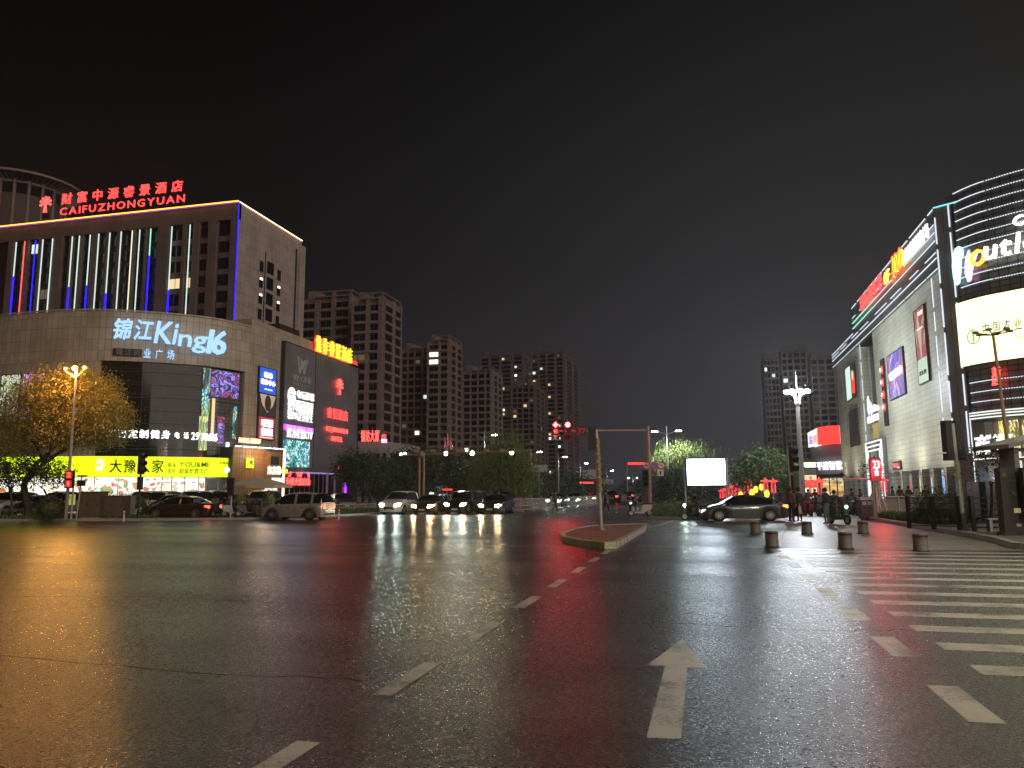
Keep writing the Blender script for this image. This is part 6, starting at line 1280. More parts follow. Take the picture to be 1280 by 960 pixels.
def car_meshes(kind, L=4.6, W_=1.82, H_=1.0, paint_m='car_paint'):
    key = (kind, L, paint_m)
    if key in CARS: return CARS[key]
    pr = PROF[kind]; hw = W_/2; wb = (-.29*L, .30*L); wr = .33 if kind in ('sedan',) else .36
    xs = []
    for a, b_ in zip(pr, pr[1:]):
        n = max(1, round((b_[0]-a[0])*L/.16))
        for i in range(n): t = i/n; xs.append([a[j]+(b_[j]-a[j])*t for j in range(4)])
    xs.append(list(pr[-1]))
    def sill(x):
        z = .20
        for w in wb:
            d = abs(x-w)
            if d < wr+.07: z = max(z, .33*1.0+sqrt(max(0, (wr+.07)**2-d*d)) if d < wr+.07 else z)
        return z
    rows = []
    for fx, zb, zt, k in xs:
        x = fx*L; w = hw*k; s = min(sill(x), zb-.05); taper = max(0, min(1, (zt-zb)/.5)); rw = w*(.99-.24*taper)
        mid = s+(zb-s)*.5
        rows.append([(x, w*.94, s), (x, w*1.0, max(mid, s+.02)), (x, w*.985, zb-.06), (x, w*.95, zb), (x, rw+.01, zt-.04*(1+taper)), (x, rw*.86, zt), (x, rw*.4, zt+.015), (x, 0, zt+.02)])
    body = MB(); glass = MB()
    gl_rows = [r for r in range(len(xs)) if xs[r][2]-xs[r][1] > .12]
    for i in range(len(rows)-1):
        for j in range(7):
            for s in (1, -1):
                q = [rows[i][j], rows[i+1][j], rows[i+1][j+1], rows[i][j+1]]; q = [(p[0], p[1]*s, p[2]) for p in q]
                if s > 0: q = q[::-1]
                zt0, zt1 = xs[i][2]-xs[i][1], xs[i+1][2]-xs[i+1][1]
                side = j == 3 and min(zt0, zt1) > .12 and not (abs((xs[i][0]+xs[i+1][0])/2+.07) < .012 or abs((xs[i][0]+xs[i+1][0])/2+.33) < .012)
                slope = abs(xs[i+1][2]-xs[i][2])/max(.01, (xs[i+1][0]-xs[i][0])*L)
                screen = j in (4, 5, 6) and slope > .28 and max(zt0, zt1) > .12 and max(xs[i][2], xs[i+1][2]) > xs[i][1]+.1
                (glass if side or screen else body).quad(q)
    x0 = rows[0]; x1 = rows[-1]
    for r, sgn in ((x0, -1), (x1, 1)):
        q = [(p[0], p[1], p[2]) for p in r]+[(p[0], -p[1], p[2]) for p in reversed(r[:-1])]
        body.quad(q if sgn > 0 else q[::-1])
    zt_f = lambda fx: next(a[1]+(b_[1]-a[1])*(fx-a[0])/(b_[0]-a[0]) for a, b_ in zip(pr, pr[1:]) if a[0] <= fx <= b_[0])
    P = {'body': body.mesh('body', paint_m, True), 'glass': glass.mesh('windows', 'car_glass', True)}
    P['under'] = MB().box(-.46*L, .46*L, -hw*.84, hw*.84, .16, .36).mesh('underbody', 'black_plastic')
    arches = MB()
    for w in wb:
        for s in (1, -1): arches.box(w-wr-.05, w+wr+.05, s*hw*.5 if s > 0 else -hw*.86, s*hw*.86 if s > 0 else -hw*.5, .3, .3+wr+.03)
    P['arch'] = arches.mesh('wheel_housing', 'black_plastic')
    ty = MB(); n = 20
    for i in range(n):
        a0, a1 = 2*pi*i/n, 2*pi*(i+1)/n; R, r = wr-.0, wr*.66
        f = lambda rad, a, y: (rad*cos(a), y, rad*sin(a))
        ty.quad([f(R, a0, -.1), f(R, a1, -.1), f(R, a1, .1), f(R, a0, .1)]); ty.quad([f(R, a0, .1), f(R, a1, .1), f(r, a1, .115), f(r, a0, .115)]); ty.quad([f(R, a0, -.1), f(r, a0, -.115), f(r, a1, -.115), f(R, a1, -.1)])
    P['tyre'] = ty.mesh('tyre', 'rubber', True)
    rm = MB()
    for s in (1, -1):
        for k in range(10):
            a0 = 2*pi*k/10; rm.quad([(.05*cos(a0-.5), s*.10, .05*sin(a0-.5)), (wr*.66*cos(a0-.10), s*.10, wr*.66*sin(a0-.10)), (wr*.66*cos(a0+.10), s*.10, wr*.66*sin(a0+.10)), (.05*cos(a0+.5), s*.10, .05*sin(a0+.5))])
    rm.tube((0, -.108, 0), (0, .108, 0), .06, .06, 10); P['rim'] = rm.mesh('rim', 'alloy'); P['disc'] = MB().tube((0, -.05, 0), (0, .05, 0), wr*.64, wr*.64, 16).mesh('brake_disc', 'black_metal')
    # lamps following the corners
    zl = zt_f(.46)-.10; zr = zt_f(-.485)-.10
    for s, nme in ((1, 'l'), (-1, 'r')):
        P['head'+nme] = MB().quad([(L*.5+.005, s*hw*.48, zl-.12), (L*.5+.005, s*hw*.76, zl-.12), (L*.478, s*hw*.90, zl-.02), (L*.455, s*hw*.93, zl+.08), (L*.478, s*hw*.72, zl+.075), (L*.49, s*hw*.5, zl+.03)][::s])
        P['tail'+nme] = MB().box(-L*.5-.01, -L*.478, min(s*hw*.55, s*hw*.86), max(s*hw*.55, s*hw*.86), zr-.10, zr+.08).quad([(-L*.49, s*hw*.915, zr-.06), (-L*.44, s*hw*.965, zr-.0), (-L*.44, s*hw*.965, zr+.08), (-L*.49, s*hw*.915, zr+.08)][::s])
    P['grille'] = MB().box(L*.5, L*.5+.015, -hw*.42, hw*.42, .36, .54).mesh('grille', 'black_plastic'); P['plate'] = MB().box(L*.5+.016, L*.5+.026, -.22, .22, .30, .42).mesh('number_plate', 'white_trim'); P['rplate'] = MB().box(-L*.5-.02, -L*.5-.005, -.22, .22, .62, .74).mesh('number_plate', 'white_trim')
    P['bumper'] = MB().box(-L*.5-.02, -L*.5, -hw*.7, hw*.7, .30, .42).mesh('rear_trim', 'black_plastic')
    P['mirror'] = [MB().ball((L*.17, s*(hw+.1), 1.0), .11, 8, .7, .7, 1).mesh('mirror', paint_m) for s in (1, -1)]
    m = MB()
    for s in (1, -1):
        for fx in (-.07, .16, -.27): m.box(fx*L-.005, fx*L+.005, min(s*hw*.99, s*(hw*.99+.0015)), max(s*hw*.99, s*(hw*1.0+.0015)), .34, .9)
        for fx in (-.20, .02): m.box(fx*L, fx*L+.17, min(s*hw*.99, s*(hw+.02)), max(s*hw*.99, s*(hw+.02)), .80, .83)
    P['trim'] = m.mesh('door_seams', 'black_plastic')
    CARS[key] = (P, L, W_, wb, wr, hw, zl); return CARS[key]
def car(label, kind, loc, rotz, paint_m, L=4.6, head=None, tail=None, group=None, name='parked_car', cat='car', roofrack=False, sign=None):
    P, L, W_, wb, wr, hw, zl = car_meshes(kind, L, 1.82, 1, paint_m)
    t = thing(name, label, cat, loc, rotz, group)
    link('body', P['body'], t); link('windows', P['glass'], t); link('underbody', P['under'], t); link('wheel_housing', P['arch'], t); link('grille', P['grille'], t); link('number_plate', P['plate'], t); link('number_plate', P['rplate'], t); link('door_seams', P['trim'], t); link('rear_trim', P['bumper'], t)
    for mm in P['mirror']: link('mirror', mm, t)
    for w in wb:
        for s in (1, -1):
            h = link('wheel', P['tyre'], t, (w, s*(hw-.13), wr)); link('rim', P['rim'], h); link('brake_disc', P['disc'], h)
    for nme in 'lr':
        k = ('H', kind, L, nme, head)
        if k not in CARS: CARS[k] = P['head'+nme].mesh('headlight', head or 'window_glass')
        link('headlight', CARS[k], t)
        k = ('T', kind, L, nme, tail)
        if k not in CARS: CARS[k] = P['tail'+nme].mesh('tail_light', tail or 'dark_red')
        link('tail_light', CARS[k], t)
    return t
pmat('dark_red', (.12, .01, .01), .3)
glow('lamp_face_cool', (.7, 1, .85), 160); glow('lamp_face_warm', (1, .66, .28), 160); glow('lamp_face_soft', (.85, .95, 1), 7)
paint('paint_silver', (.42, .38, .33)); paint('paint_bronze', (.06, .042, .034)); paint('paint_grey', (.07, .07, .074)); paint('paint_white', (.62, .62, .58), .1); paint('paint_dark', (.03, .03, .035)); paint('paint_blue', (.25, .32, .45)); paint('paint_black', (.012, .012, .013))
g = gnd(359, 650.5); car('silver gold minivan driving left along the cross street', 'mpv', (g.x, g.y+1.2, 0), pi, 'paint_silver', 4.2, None, 'tail_red', name='minivan', cat='minivan').scale = (1, 1, .94)
g = gnd(217, 649); car('dark bronze sedan with lit tail light driving left before the lime shop', 'sedan', (g.x, g.y+.9, 0), pi+.05, 'paint_bronze', 4.7, None, 'tail_red', name='sedan_car')
g = gnd(931, 653); car('dark silver crossover turning left in front of the red knot lamps', 'coupe_suv', (g.x, g.y+2.2, 0), pi+.12, 'paint_grey', 4.4, 'lamp_face_soft', 'amber', name='crossover_car').scale = (1, 1, .88)
def waiting(px, py, kind, p, head, label, cool, rot=0.0):
    g = gnd(px, py); c = car(label, kind, (g.x, g.y+2.3, 0), -pi/2+rot, p, 4.6, head, None, 'cars waiting at the far stop line', 'waiting_car')
    hw = .62
    for s in (-1, 1): lamp('SPOT', 'headlight_beam', (2.33, s*hw, .68), 90, (.8, 1, .92) if cool else (1, .76, .42), c, .08, radians(62), .7, (1, 0, -.035))
    return c
waiting(486, 643.5, 'suv', 'paint_white', 'lamp_face_cool', 'pale SUV with cool white headlights, leftmost at the far stop line', True)
waiting(527, 643.5, 'sedan', 'paint_bronze', 'lamp_face_warm', 'brown sedan with warm headlights, second at the far stop line', False)
waiting(568, 643, 'suv', 'paint_black', 'lamp_face_warm', 'black SUV with warm headlights, third at the far stop line', False)
waiting(611.5, 643, 'sedan', 'paint_dark', 'lamp_face_warm', 'dark sedan with warm headlights, rightmost at the far stop line', False)
for px, d, kind, p, lab in ((548, 66, 'sedan', 'paint_blue', 'pale blue car second in line between brown sedan and black SUV'), (592, 66, 'suv', 'paint_silver', 'silver hatchback second in line right of the black SUV'), (505, 72, 'sedan', 'paint_white', 'white car second in line behind the pale SUV'), (628, 74, 'suv', 'paint_dark', 'dark car second in line behind the dark sedan')):
    q = at(px, d, 0); car(lab, kind, q, -pi/2+.0, p, 4.6, 'lamp_face_soft' if px in (548, 628) else None, None, 'cars waiting at the far stop line', 'waiting_car')
for k, (px, d, kind, p, rz, lab) in enumerate(((20, 56, 'suv', 'paint_white', .1, 'pale parked SUV half behind the orange tree trunk'), (52, 57, 'sedan', 'paint_dark', .1, 'dark parked car between tree trunk and round shrub'), (80, 60, 'suv', 'paint_silver', .1, 'silver parked car behind the round shrub'), (186, 58, 'suv', 'paint_white', .1, 'white parked SUV right of the tall black signal'), (206, 61, 'suv', 'paint_white', .0, 'white parked car with cool lights in front of the shop windows'), (224, 58, 'sedan', 'paint_dark', .1, 'dark parked car before the bright shop door'), (246, 59, 'suv', 'paint_white', .1, 'pale parked car behind the dark sedan tail'), (268, 61, 'suv', 'paint_dark', .1, 'dark parked car left of the small dark signal'), (304, 62, 'sedan', 'paint_dark', .1, 'black parked car behind the parked e-bikes'), (330, 62, 'suv', 'paint_grey', .1, 'grey parked car under the canopy tent'), (402, 66, 'sedan', 'paint_dark', .5, 'dark parked car behind the minivan'), (428, 70, 'sedan', 'paint_grey', .7, 'grey parked car before the small dark tree'))):
    car(lab, kind, at(px, d, .13), -pi/2+rz, p, 4.4, None, None, 'cars parked before the left shops')
for k, (px, d, c, lab) in enumerate(((695, 88, 'lamp_face_cool', 'oncoming far car with two cool headlights, nearest left of the banded pole'), (718, 96, 'lamp_face_cool', 'oncoming far car behind the fence gap left of the banded pole'), (738, 120, 'lamp_face_warm', 'farthest oncoming car left of the banded pole'))):
    q = at(px, d, 0); q.x = min(q.x, -9); car(lab, 'sedan', q, -pi/2, 'paint_dark', 4.6, c, None, 'far traffic on the main road', 'distant_car')
for px, d, lab in ((765, 110, 'far car driving away with red tail lights right of the banded pole'), (785, 135, 'farther car driving away near the red banner')): q = at(px, d, 0); car(lab, 'suv', q, pi/2, 'paint_dark', 4.6, None, 'tail_red', 'far traffic on the main road', 'distant_car')

# ================================================================== PEOPLE
def figure(joints, links, rad, colours, head, name='person_body'):
    """one skinned surface over a skeleton; colours: list of (joint pair, material index)"""
    names = list(joints); bm_ = bpy.data.meshes.new('sk'); bm_.from_pydata([joints[n] for n in names], [(names.index(a), names.index(b_)) for a, b_ in links], [])
    o = bpy.data.objects.new('sk', bm_); COL.objects.link(o); md = o.modifiers.new('s', 'SKIN'); md.use_smooth_shade = True
    for i, n in enumerate(names):
        o.data.skin_vertices[0].data[i].radius = rad[n] if isinstance(rad[n], tuple) else (rad[n], rad[n]); o.data.skin_vertices[0].data[i].use_root = (n == 'pelvis')
    sb = o.modifiers.new('d', 'SUBSURF'); sb.levels = 1; sb.render_levels = 1
    bpy.context.view_layer.update(); me = bpy.data.meshes.new_from_object(o.evaluated_get(bpy.context.evaluated_depsgraph_get())); bpy.data.objects.remove(o); bpy.data.meshes.remove(bm_)
    me.name = name; me.materials.clear()
    for c in colours['mats']: me.materials.append(M[c])
    segs = [(Vector(joints[a]), Vector(joints[b_]), colours['map'].get((a, b_), colours['map'].get(b_, 0))) for a, b_ in links]
    for p in me.polygons:
        c = p.center; best = 1e9; mi = 0
        for a, b_, k in segs:
            d = b_-a; t = max(0, min(1, (c-a).dot(d)/max(1e-9, d.length_squared))); e = (c-a-d*t).length
            if e < best: best = e; mi = k
        p.material_index = mi; p.use_smooth = True
    return me
LK = [('pelvis', 'waist'), ('waist', 'chest'), ('chest', 'neck'), ('neck', 'head'), ('head', 'crown')]
for s in 'LR': LK += [('chest', 'sh'+s), ('sh'+s, 'el'+s), ('el'+s, 'wr'+s), ('wr'+s, 'pa'+s), ('pelvis', 'hp'+s), ('hp'+s, 'kn'+s), ('kn'+s, 'an'+s), ('an'+s, 'to'+s)]
for s in 'LR':
    for f in range(5): LK.append(('pa'+s, 'f%d%s' % (f, s)))
pmat('skin', (.42, .26, .18), .6); pmat('hair', (.015, .012, .01), .7); pmat('shoe', (.04, .04, .04), .6); pmat('shoe_pale', (.5, .5, .48), .6)
for n, c in (('cloth_black', (.018, .018, .02)), ('cloth_brown', (.17, .08, .045)), ('cloth_navy', (.02, .025, .05)), ('cloth_grey', (.12, .12, .12)), ('cloth_white', (.5, .48, .45)), ('cloth_red', (.3, .03, .03)), ('cloth_green', (.03, .10, .06))): pmat(n, c, .85, noisy=.25, nscale=8, bump=.2)
PK = 0
def person(label, loc, rotz, pose='stand', top='cloth_black', legs='cloth_navy', shoe='shoe', H_=1.7, group=None, z0=0.0):
    """faces local +x"""
    k = H_/1.7
    if pose == 'stand': J = dict(pelvis=(0, 0, .92), waist=(0, 0, 1.08), chest=(0, 0, 1.30), neck=(.01, 0, 1.46), head=(.03, 0, 1.56), crown=(.02, 0, 1.66))
    elif pose == 'walk': J = dict(pelvis=(0, 0, .90), waist=(.01, 0, 1.06), chest=(.03, 0, 1.28), neck=(.05, 0, 1.44), head=(.08, 0, 1.54), crown=(.07, 0, 1.64))
    else: J = dict(pelvis=(0, 0, .80), waist=(.02, 0, .96), chest=(.06, 0, 1.18), neck=(.09, 0, 1.33), head=(.12, 0, 1.43), crown=(.11, 0, 1.53))
    cx_, cz_ = J['chest'][0], J['chest'][2]
    for s, y in (('L', 1), ('R', -1)):
        J['sh'+s] = (cx_, .17*y, cz_+.09)
        if pose == 'stand': J.update({'el'+s: (cx_-.02, .23*y, cz_-.19), 'wr'+s: (cx_+.09, .22*y, cz_-.42), 'hp'+s: (0, .09*y, .88), 'kn'+s: (.02, .10*y, .48), 'an'+s: (-.01, .11*y, .08), 'to'+s: (.13, .12*y, .04)})
        elif pose == 'walk': J.update({'el'+s: (cx_-.12*y, .22*y, cz_-.19), 'wr'+s: (cx_-.10*y+.08, .21*y, cz_-.42), 'hp'+s: (0, .09*y, .86), 'kn'+s: (.10+.10*y, .09*y, .47), 'an'+s: (.26*y-.05, .09*y, .10 if y > 0 else .16), 'to'+s: (.26*y+.10, .09*y, .05)})
        else: J.update({'el'+s: (.20, .26*y, .98), 'wr'+s: (.42, .25*y, 1.0), 'hp'+s: (.04, .10*y, .78), 'kn'+s: (.42, .14*y, .74), 'an'+s: (.40, .13*y, .34), 'to'+s: (.55, .13*y, .30)})
        w = Vector(J['wr'+s]); e = Vector(J['el'+s]); d = (w-e).normalized(); pa = w+d*.07; J['pa'+s] = tuple(pa); sd_ = Vector((0, 1, 0)).cross(d).normalized()
        for f in range(4): J['f%d%s' % (f+1, s)] = tuple(pa+d*(.075-.008*abs(f-1))+sd_*(.026*(f-1.5))+Vector((0, -y*.02, 0)))
        J['f0'+s] = tuple(w+d*.075+sd_*.055)
    R = dict(pelvis=(.15, .11), waist=(.135, .10), chest=(.15, .11), neck=.055, head=(.085, .095), crown=(.06, .07))
    for s in 'LR':
        R.update({'sh'+s: .065, 'el'+s: .048, 'wr'+s: .032, 'pa'+s: (.034, .02), 'hp'+s: .095, 'kn'+s: .065, 'an'+s: .042, 'to'+s: .04})
        for f in range(5): R['f%d%s' % (f, s)] = .009
    mp = {'waist': 1, 'chest': 1, 'neck': 1, 'head': 0, 'crown': 0}
    for s in 'LR':
        mp.update({'sh'+s: 1, 'el'+s: 1, 'wr'+s: 1, 'pa'+s: 0, 'hp'+s: 2, 'kn'+s: 2, 'an'+s: 2, 'to'+s: 3})
        for f in range(5): mp['f%d%s' % (f, s)] = 0
    me = figure(J, LK, R, {'mats': ['skin', top, legs, shoe], 'map': mp}, None)
    t = thing('person', label, 'person', (loc[0], loc[1], loc[2]+z0), rotz, group); t.scale = (k, k, k); b_ = link('body', me, t)
    h = Vector(J['head']); c = Vector(J['crown'])
    MB().ball((h.x-.02, 0, h.z+.05), .108, 12, 1.02, 1.0, .9).build('hair', 'hair' if pose != 'helmet' else 'cloth_white', t, smooth=True)
    f_ = MB().ball((h.x+.085, 0, h.z-.005), .018, 6, 1.3); f_.box(h.x+.07, h.x+.088, -.022, .022, h.z-.055, h.z-.045)
    for s in (1, -1): f_.ball((h.x+.078, s*.034, h.z+.03), .012, 6); f_.ball((h.x-.0, s*.092, h.z+.0), .025, 6, 1.2, .7, .5)
    f_.build('face', 'skin', t)
    return t
# ================================================================== SCOOTERS
SC = {}
def scooter(label, loc, rotz, col='cloth_black', lit=None, group=None, box=False, name='electric_scooter'):
    k = (col, lit, box)
    if k not in SC:
        P = []
        b = MB(); prof = [(-.62, .62), (-.60, .74), (-.25, .76), (.0, .70), (.05, .42), (.12, .30), (.42, .30), (.52, .55), (.60, .96), (.66, .96), (.70, .62), (.66, .40), (.50, .22), (-.05, .20), (-.20, .30), (-.50, .38)]
        for a, c in zip(prof, prof[1:]+prof[:1]): b.quad([(a[0], -.13, a[1]), (c[0], -.13, c[1]), (c[0], .13, c[1]), (a[0], .13, a[1])])
        for y in (-.13, .13):
            for tri in (((-.62, .62), (-.60, .74), (-.25, .76), (0, .70), (.05, .42), (-.20, .30), (-.50, .38)), ((.05, .42), (.12, .30), (.5, .22), (-.05, .20), (-.20, .30)), ((.12, .30), (.42, .30), (.5, .22)), ((.42, .30), (.52, .55), (.60, .96), (.66, .96), (.70, .62), (.66, .40), (.5, .22))):
                q = [(x, y, z) for x, z in tri]; b.quad(q if y < 0 else q[::-1])
        P.append(('body', b.mesh('body', col)))
        P.append(('seat', MB().box(-.62, .0, -.14, .14, .75, .84).mesh('seat', 'black_plastic')))
        P.append(('handlebar', MB().path([(.46, -.33, 1.02), (.56, -.1, .98), (.56, .1, .98), (.46, .33, 1.02)], .018, 6).mesh('handlebar', 'black_metal')))
        P.append(('headlight', MB().ball((.70, 0, .82), .07, 8).mesh('headlight', lit or 'window_glass')))
        for s in (1, -1): P.append(('mirror', MB().path([(.5, s*.24, 1.0), (.5, s*.3, 1.2)], .01, 4).ball((.5, s*.31, 1.22), .05, 6, 1, .4).mesh('mirror', 'black_metal')))
        P.append(('fork', MB().path([(.60, 0, .7), (.72, 0, .25)], .03, 6).mesh('fork', 'steel')))
        if box: P.append(('top_box', MB().box(-.80, -.42, -.18, .18, .84, 1.16).mesh('top_box', 'cloth_grey')))
        ty = MB(); n = 14
        for i in range(n):
            a0, a1 = 2*pi*i/n, 2*pi*(i+1)/n; f = lambda r, a, y: (r*cos(a), y, r*sin(a))
            ty.quad([f(.22, a0, -.04), f(.22, a1, -.04), f(.22, a1, .04), f(.22, a0, .04)])
            for y in (-.04, .04): ty.quad([f(.22, a0, y), f(.14, a0, y), f(.14, a1, y), f(.22, a1, y)])
        SC[k] = (P, ty.mesh('wheel', 'rubber'), MB().tube((0, -.03, 0), (0, .03, 0), .14, .14, 10).mesh('rim', 'steel'))
    P, ty, rm = SC[k]; t = thing(name, label, 'scooter', loc, rotz, group)
    for n_, me in P: link(n_, me, t)
    for x in (-.46, .72): w = link('wheel', ty, t, (x, 0, .22)); link('rim', rm, w)
    return t
# riders and walkers
g = gnd(803, 645.5); scooter('pale scooter ridden right to left before the green verge', g, pi+.2, 'cloth_white', 'lamp_face_soft'); person('dark clothed rider on the pale scooter before the verge', (g.x, g.y, 0), pi+.2, 'ride', 'cloth_black', 'cloth_grey', z0=.02)
q = gnd(798, 646); person('second person in grey sitting in front on the same pale scooter', (q.x-.15, q.y+.35, 0), pi+.3, 'ride', 'cloth_grey', 'cloth_navy', H_=1.6, z0=.04)
g = gnd(872, 650.5); scooter('black scooter with lit headlight crossing in front of the silver crossover', g, pi+.35, 'cloth_black', 'lamp_face_cool'); person('black clothed rider on the scooter ahead of the silver crossover', (g.x, g.y, 0), pi+.35, 'ride', 'cloth_black', 'cloth_black', z0=.02)
lamp('SPOT', 'scooter_beam', (g.x-.9, g.y-.2, .8), 160, (.65, .72, 1), None, .08, radians(80), .6, (-1, -.5, -.35))
g = gnd(1047, 655); scooter('dark green scooter with small front light by the parked scooters', g, -pi/2+.5, 'cloth_green', 'lamp_face_soft'); person('dark clothed person straddling the green scooter on the right', (g.x-.1, g.y+.25, 0), -pi/2+.5, 'ride', 'cloth_black', 'cloth_grey', z0=.02)
g = gnd(1034, 655.5); person('person in black jacket and grey trousers beside the green scooter', (g.x, g.y, 0), 2.4, 'stand', 'cloth_black', 'cloth_grey')
g = gnd(990, 652.5); person('person in a brown jacket standing behind the front bollards', (g.x, g.y, 0), .8, 'stand', 'cloth_brown', 'cloth_black', H_=1.72)
g = gnd(1000, 652.5); person('person in black holding a pale bag beside the brown jacket', (g.x, g.y, 0), 2.2, 'stand', 'cloth_black', 'cloth_black', 'shoe', 1.7); b_ = MB().box(-.06, .06, -.16, .16, 0, .38).path([(0, -.1, .38), (0, 0, .52), (0, .1, .38)], .012, 4).build('shopping_bag', 'cloth_white', None, (g.x-.02, g.y-.32, .42)); tag(b_, 'pale bag held by the person in black', 'bag')
g = gnd(757, 641); person('dark walker just right of the banded island pole', (g.x, g.y, 0), -.3, 'walk', 'cloth_black', 'cloth_black')
for px, d, top, lg, rz, pose, lab in ((692, 62, 'cloth_grey', 'cloth_navy', .6, 'walk', 'person with blue lit legs crossing left of the island'), (1014, 60, 'cloth_red', 'cloth_black', 1, 'stand', 'person in red among the parked scooters'), (1090, 60, 'cloth_white', 'cloth_black', .4, 'stand', 'person in white behind the red pedestrian signal'), (1130, 52, 'cloth_black', 'cloth_navy', 2, 'stand', 'dark person before the blue shop window'), (1151, 47, 'cloth_black', 'cloth_black', -1.4, 'stand', 'person in black over the round shrub on the right'), (338, 60, 'cloth_black', 'cloth_black', 0, 'stand', 'dark person near the canopy tent'), (622, 60, 'cloth_navy', 'cloth_black', .3, 'stand', 'person in navy beside the rightmost waiting car')):
    q = at(px, d, 0); person(lab, q, rz, pose, top, lg, z0=.14 if px in (1130, 1151, 338) else 0)
# more people on the outlet pavement and plaza
for k, (px, d, top, lg, rz, lab) in enumerate(((1005, 56, 'cloth_grey', 'cloth_black', 1.0, 'person in grey behind the standing couple, before the pylon'), (1024, 57, 'cloth_white', 'cloth_navy', 2.0, 'person in white among the scooters under the supermarket door'), (1059, 58, 'cloth_navy', 'cloth_black', .3, 'person in navy walking behind the waste bin'), (1069, 62, 'cloth_red', 'cloth_grey', -.8, 'person in red far behind the waste bin'), (1110, 57, 'cloth_grey', 'cloth_black', 2.6, 'person in grey under the small red wall sign'), (1119, 55, 'cloth_brown', 'cloth_black', .9, 'person in brown under the small red wall sign'), (1141, 53, 'cloth_white', 'cloth_grey', 1.7, 'person in white left of the large round shrub'), (970, 58, 'cloth_black', 'cloth_black', .2, 'dark person behind the silver crossover tail'), (852, 75, 'cloth_navy', 'cloth_black', 1.1, 'dark person under the left billboard post'))):
    person(lab, at(px, d, .155 if px > 1100 else 0), rz, 'walk' if k % 3 == 0 else 'stand', top, lg)
# parked scooters
cols = ['cloth_black', 'cloth_white', 'cloth_red', 'cloth_grey', 'cloth_navy', 'cloth_green']
USED = set()
def pick(rnd, place):
    for _ in range(200):
        c, b = rnd.choice(cols), rnd.random() < .4
        if (c, b, place) not in USED: break
    USED.add((c, b, place)); return c, b
def slab(c, place, box): return '%s parked scooter %s %s' % (c.split('_')[1], 'with a top box' if box else 'without a box', place)
rnd = random.Random(3)
for k in range(34):
    row = k % 3; px = 975+(k//3)*9.4+rnd.uniform(-2, 2); d = 49+row*4+rnd.uniform(-.7, .7)
    pl_ = ('in the %s row, %s of the lit pylon' % (('front', 'middle', 'back')[row], 'left' if px < 1000 else 'right' if px > 1032 else 'in front')).replace('in front of', 'before'); c_, bx_ = pick(rnd, pl_); scooter(slab(c_, pl_, bx_), at(px, d, 0), pi/2+rnd.uniform(-.5, .5)+(.3 if row else 0), c_, None, 'parked scooters in packed rows on the right', bx_, 'parked_scooter')
for k in range(16):
    px = 262+k*5.2+rnd.uniform(-1.5, 1.5); pl_ = 'at the left kerb, %s' % ('behind the dark sedan tail', 'beside the small dark signal', 'before the canopy tent')[k//6]; c_, bx_ = pick(rnd, pl_); scooter(slab(c_, pl_, bx_), at(px, 50+(k % 3)*1.6, .13), rnd.uniform(-.6, .6)+pi/2*(k % 2), c_, None, 'parked e-bikes at the left kerb', bx_, 'parked_scooter')
for k in range(12):
    px = 1106+k*7; pl_ = 'along the outlet windows, %s the round shrub' % ('left of' if px < 1145 else 'beyond'); c_, bx_ = pick(rnd, pl_); scooter(slab(c_, pl_, bx_), at(px, 50+rnd.uniform(-1, 1), .155), pi/2+rnd.uniform(-.4, .4), c_, None, 'parked scooters by the outlet windows', bx_, 'parked_scooter')

# ================================================================== TREES AND SHRUBS
def leaf_cloud(m, blobs, n, size, seed=0, droop=0.0, upright=False, fill=.55):
    r = random.Random(seed); tot = sum(b[3]*b[4]*b[5] for b in blobs)
    for (cx_, cy_, cz_, rx, ry, rz) in blobs:
        nb = int(n*rx*ry*rz/tot); nc = max(3, nb//14); cl = []
        for _ in range(nc):
            while True:
                x, y, z = r.uniform(-1, 1), r.uniform(-1, 1), r.uniform(-1, 1); d = x*x+y*y+z*z
                if fill**2 < d < 1: break
            cl.append((cx_+x*rx, cy_+y*ry, cz_+z*rz))
        for c in cl:
            cr_ = size*r.uniform(2.0, 4.2)
            for _ in range(14):
                x, y, z = c[0]+r.gauss(0, cr_*.5), c[1]+r.gauss(0, cr_*.5), c[2]+r.gauss(0, cr_*(.5 if not droop else .9))-abs(r.gauss(0, droop))
                s = size*r.uniform(.5, 1.2); a = Vector((r.gauss(0, 1), r.gauss(0, 1), r.gauss(0, 1)+(2.5 if droop or upright else 0))).normalized()*s; b = a.orthogonal().normalized(); b.rotate(Matrix.Rotation(r.uniform(0, 6.28), 3, a.normalized())); b *= s*(.22 if droop or upright else .5)
                m.quad([(x-a.x*.5, y-a.y*.5, z-a.z*.5), (x+b.x*.5, y+b.y*.5, z+b.z*.5), (x+a.x*.5, y+a.y*.5, z+a.z*.5), (x-b.x*.5, y-b.y*.5, z-b.z*.5)])
def limbs(m, p, d, L_, r, depth, rnd, spread=.5, up=.1, tips=None):
    n = 3; q = Vector(p); d = Vector(d).normalized()
    for i in range(n):
        d2 = (d+Vector((rnd.gauss(0, .10), rnd.gauss(0, .10), rnd.gauss(0, .05)+up*.3))).normalized(); e = q+d2*L_/n; m.tube(q, e, r*(1-.25*i/n), r*(1-.25*(i+1)/n), 6 if depth > 1 else 4, False); q, d = e, d2
    if depth == 0:
        if tips is not None: tips.append(q)
        return
    for k in range(rnd.choice((2, 3))):
        a = rnd.uniform(0, 2*pi); s = Vector((cos(a), sin(a), 0))*spread*rnd.uniform(.6, 1.3); limbs(m, q, (d+s+Vector((0, 0, up))).normalized(), L_*rnd.uniform(.62, .82), r*.62, depth-1, rnd, spread, up, tips)
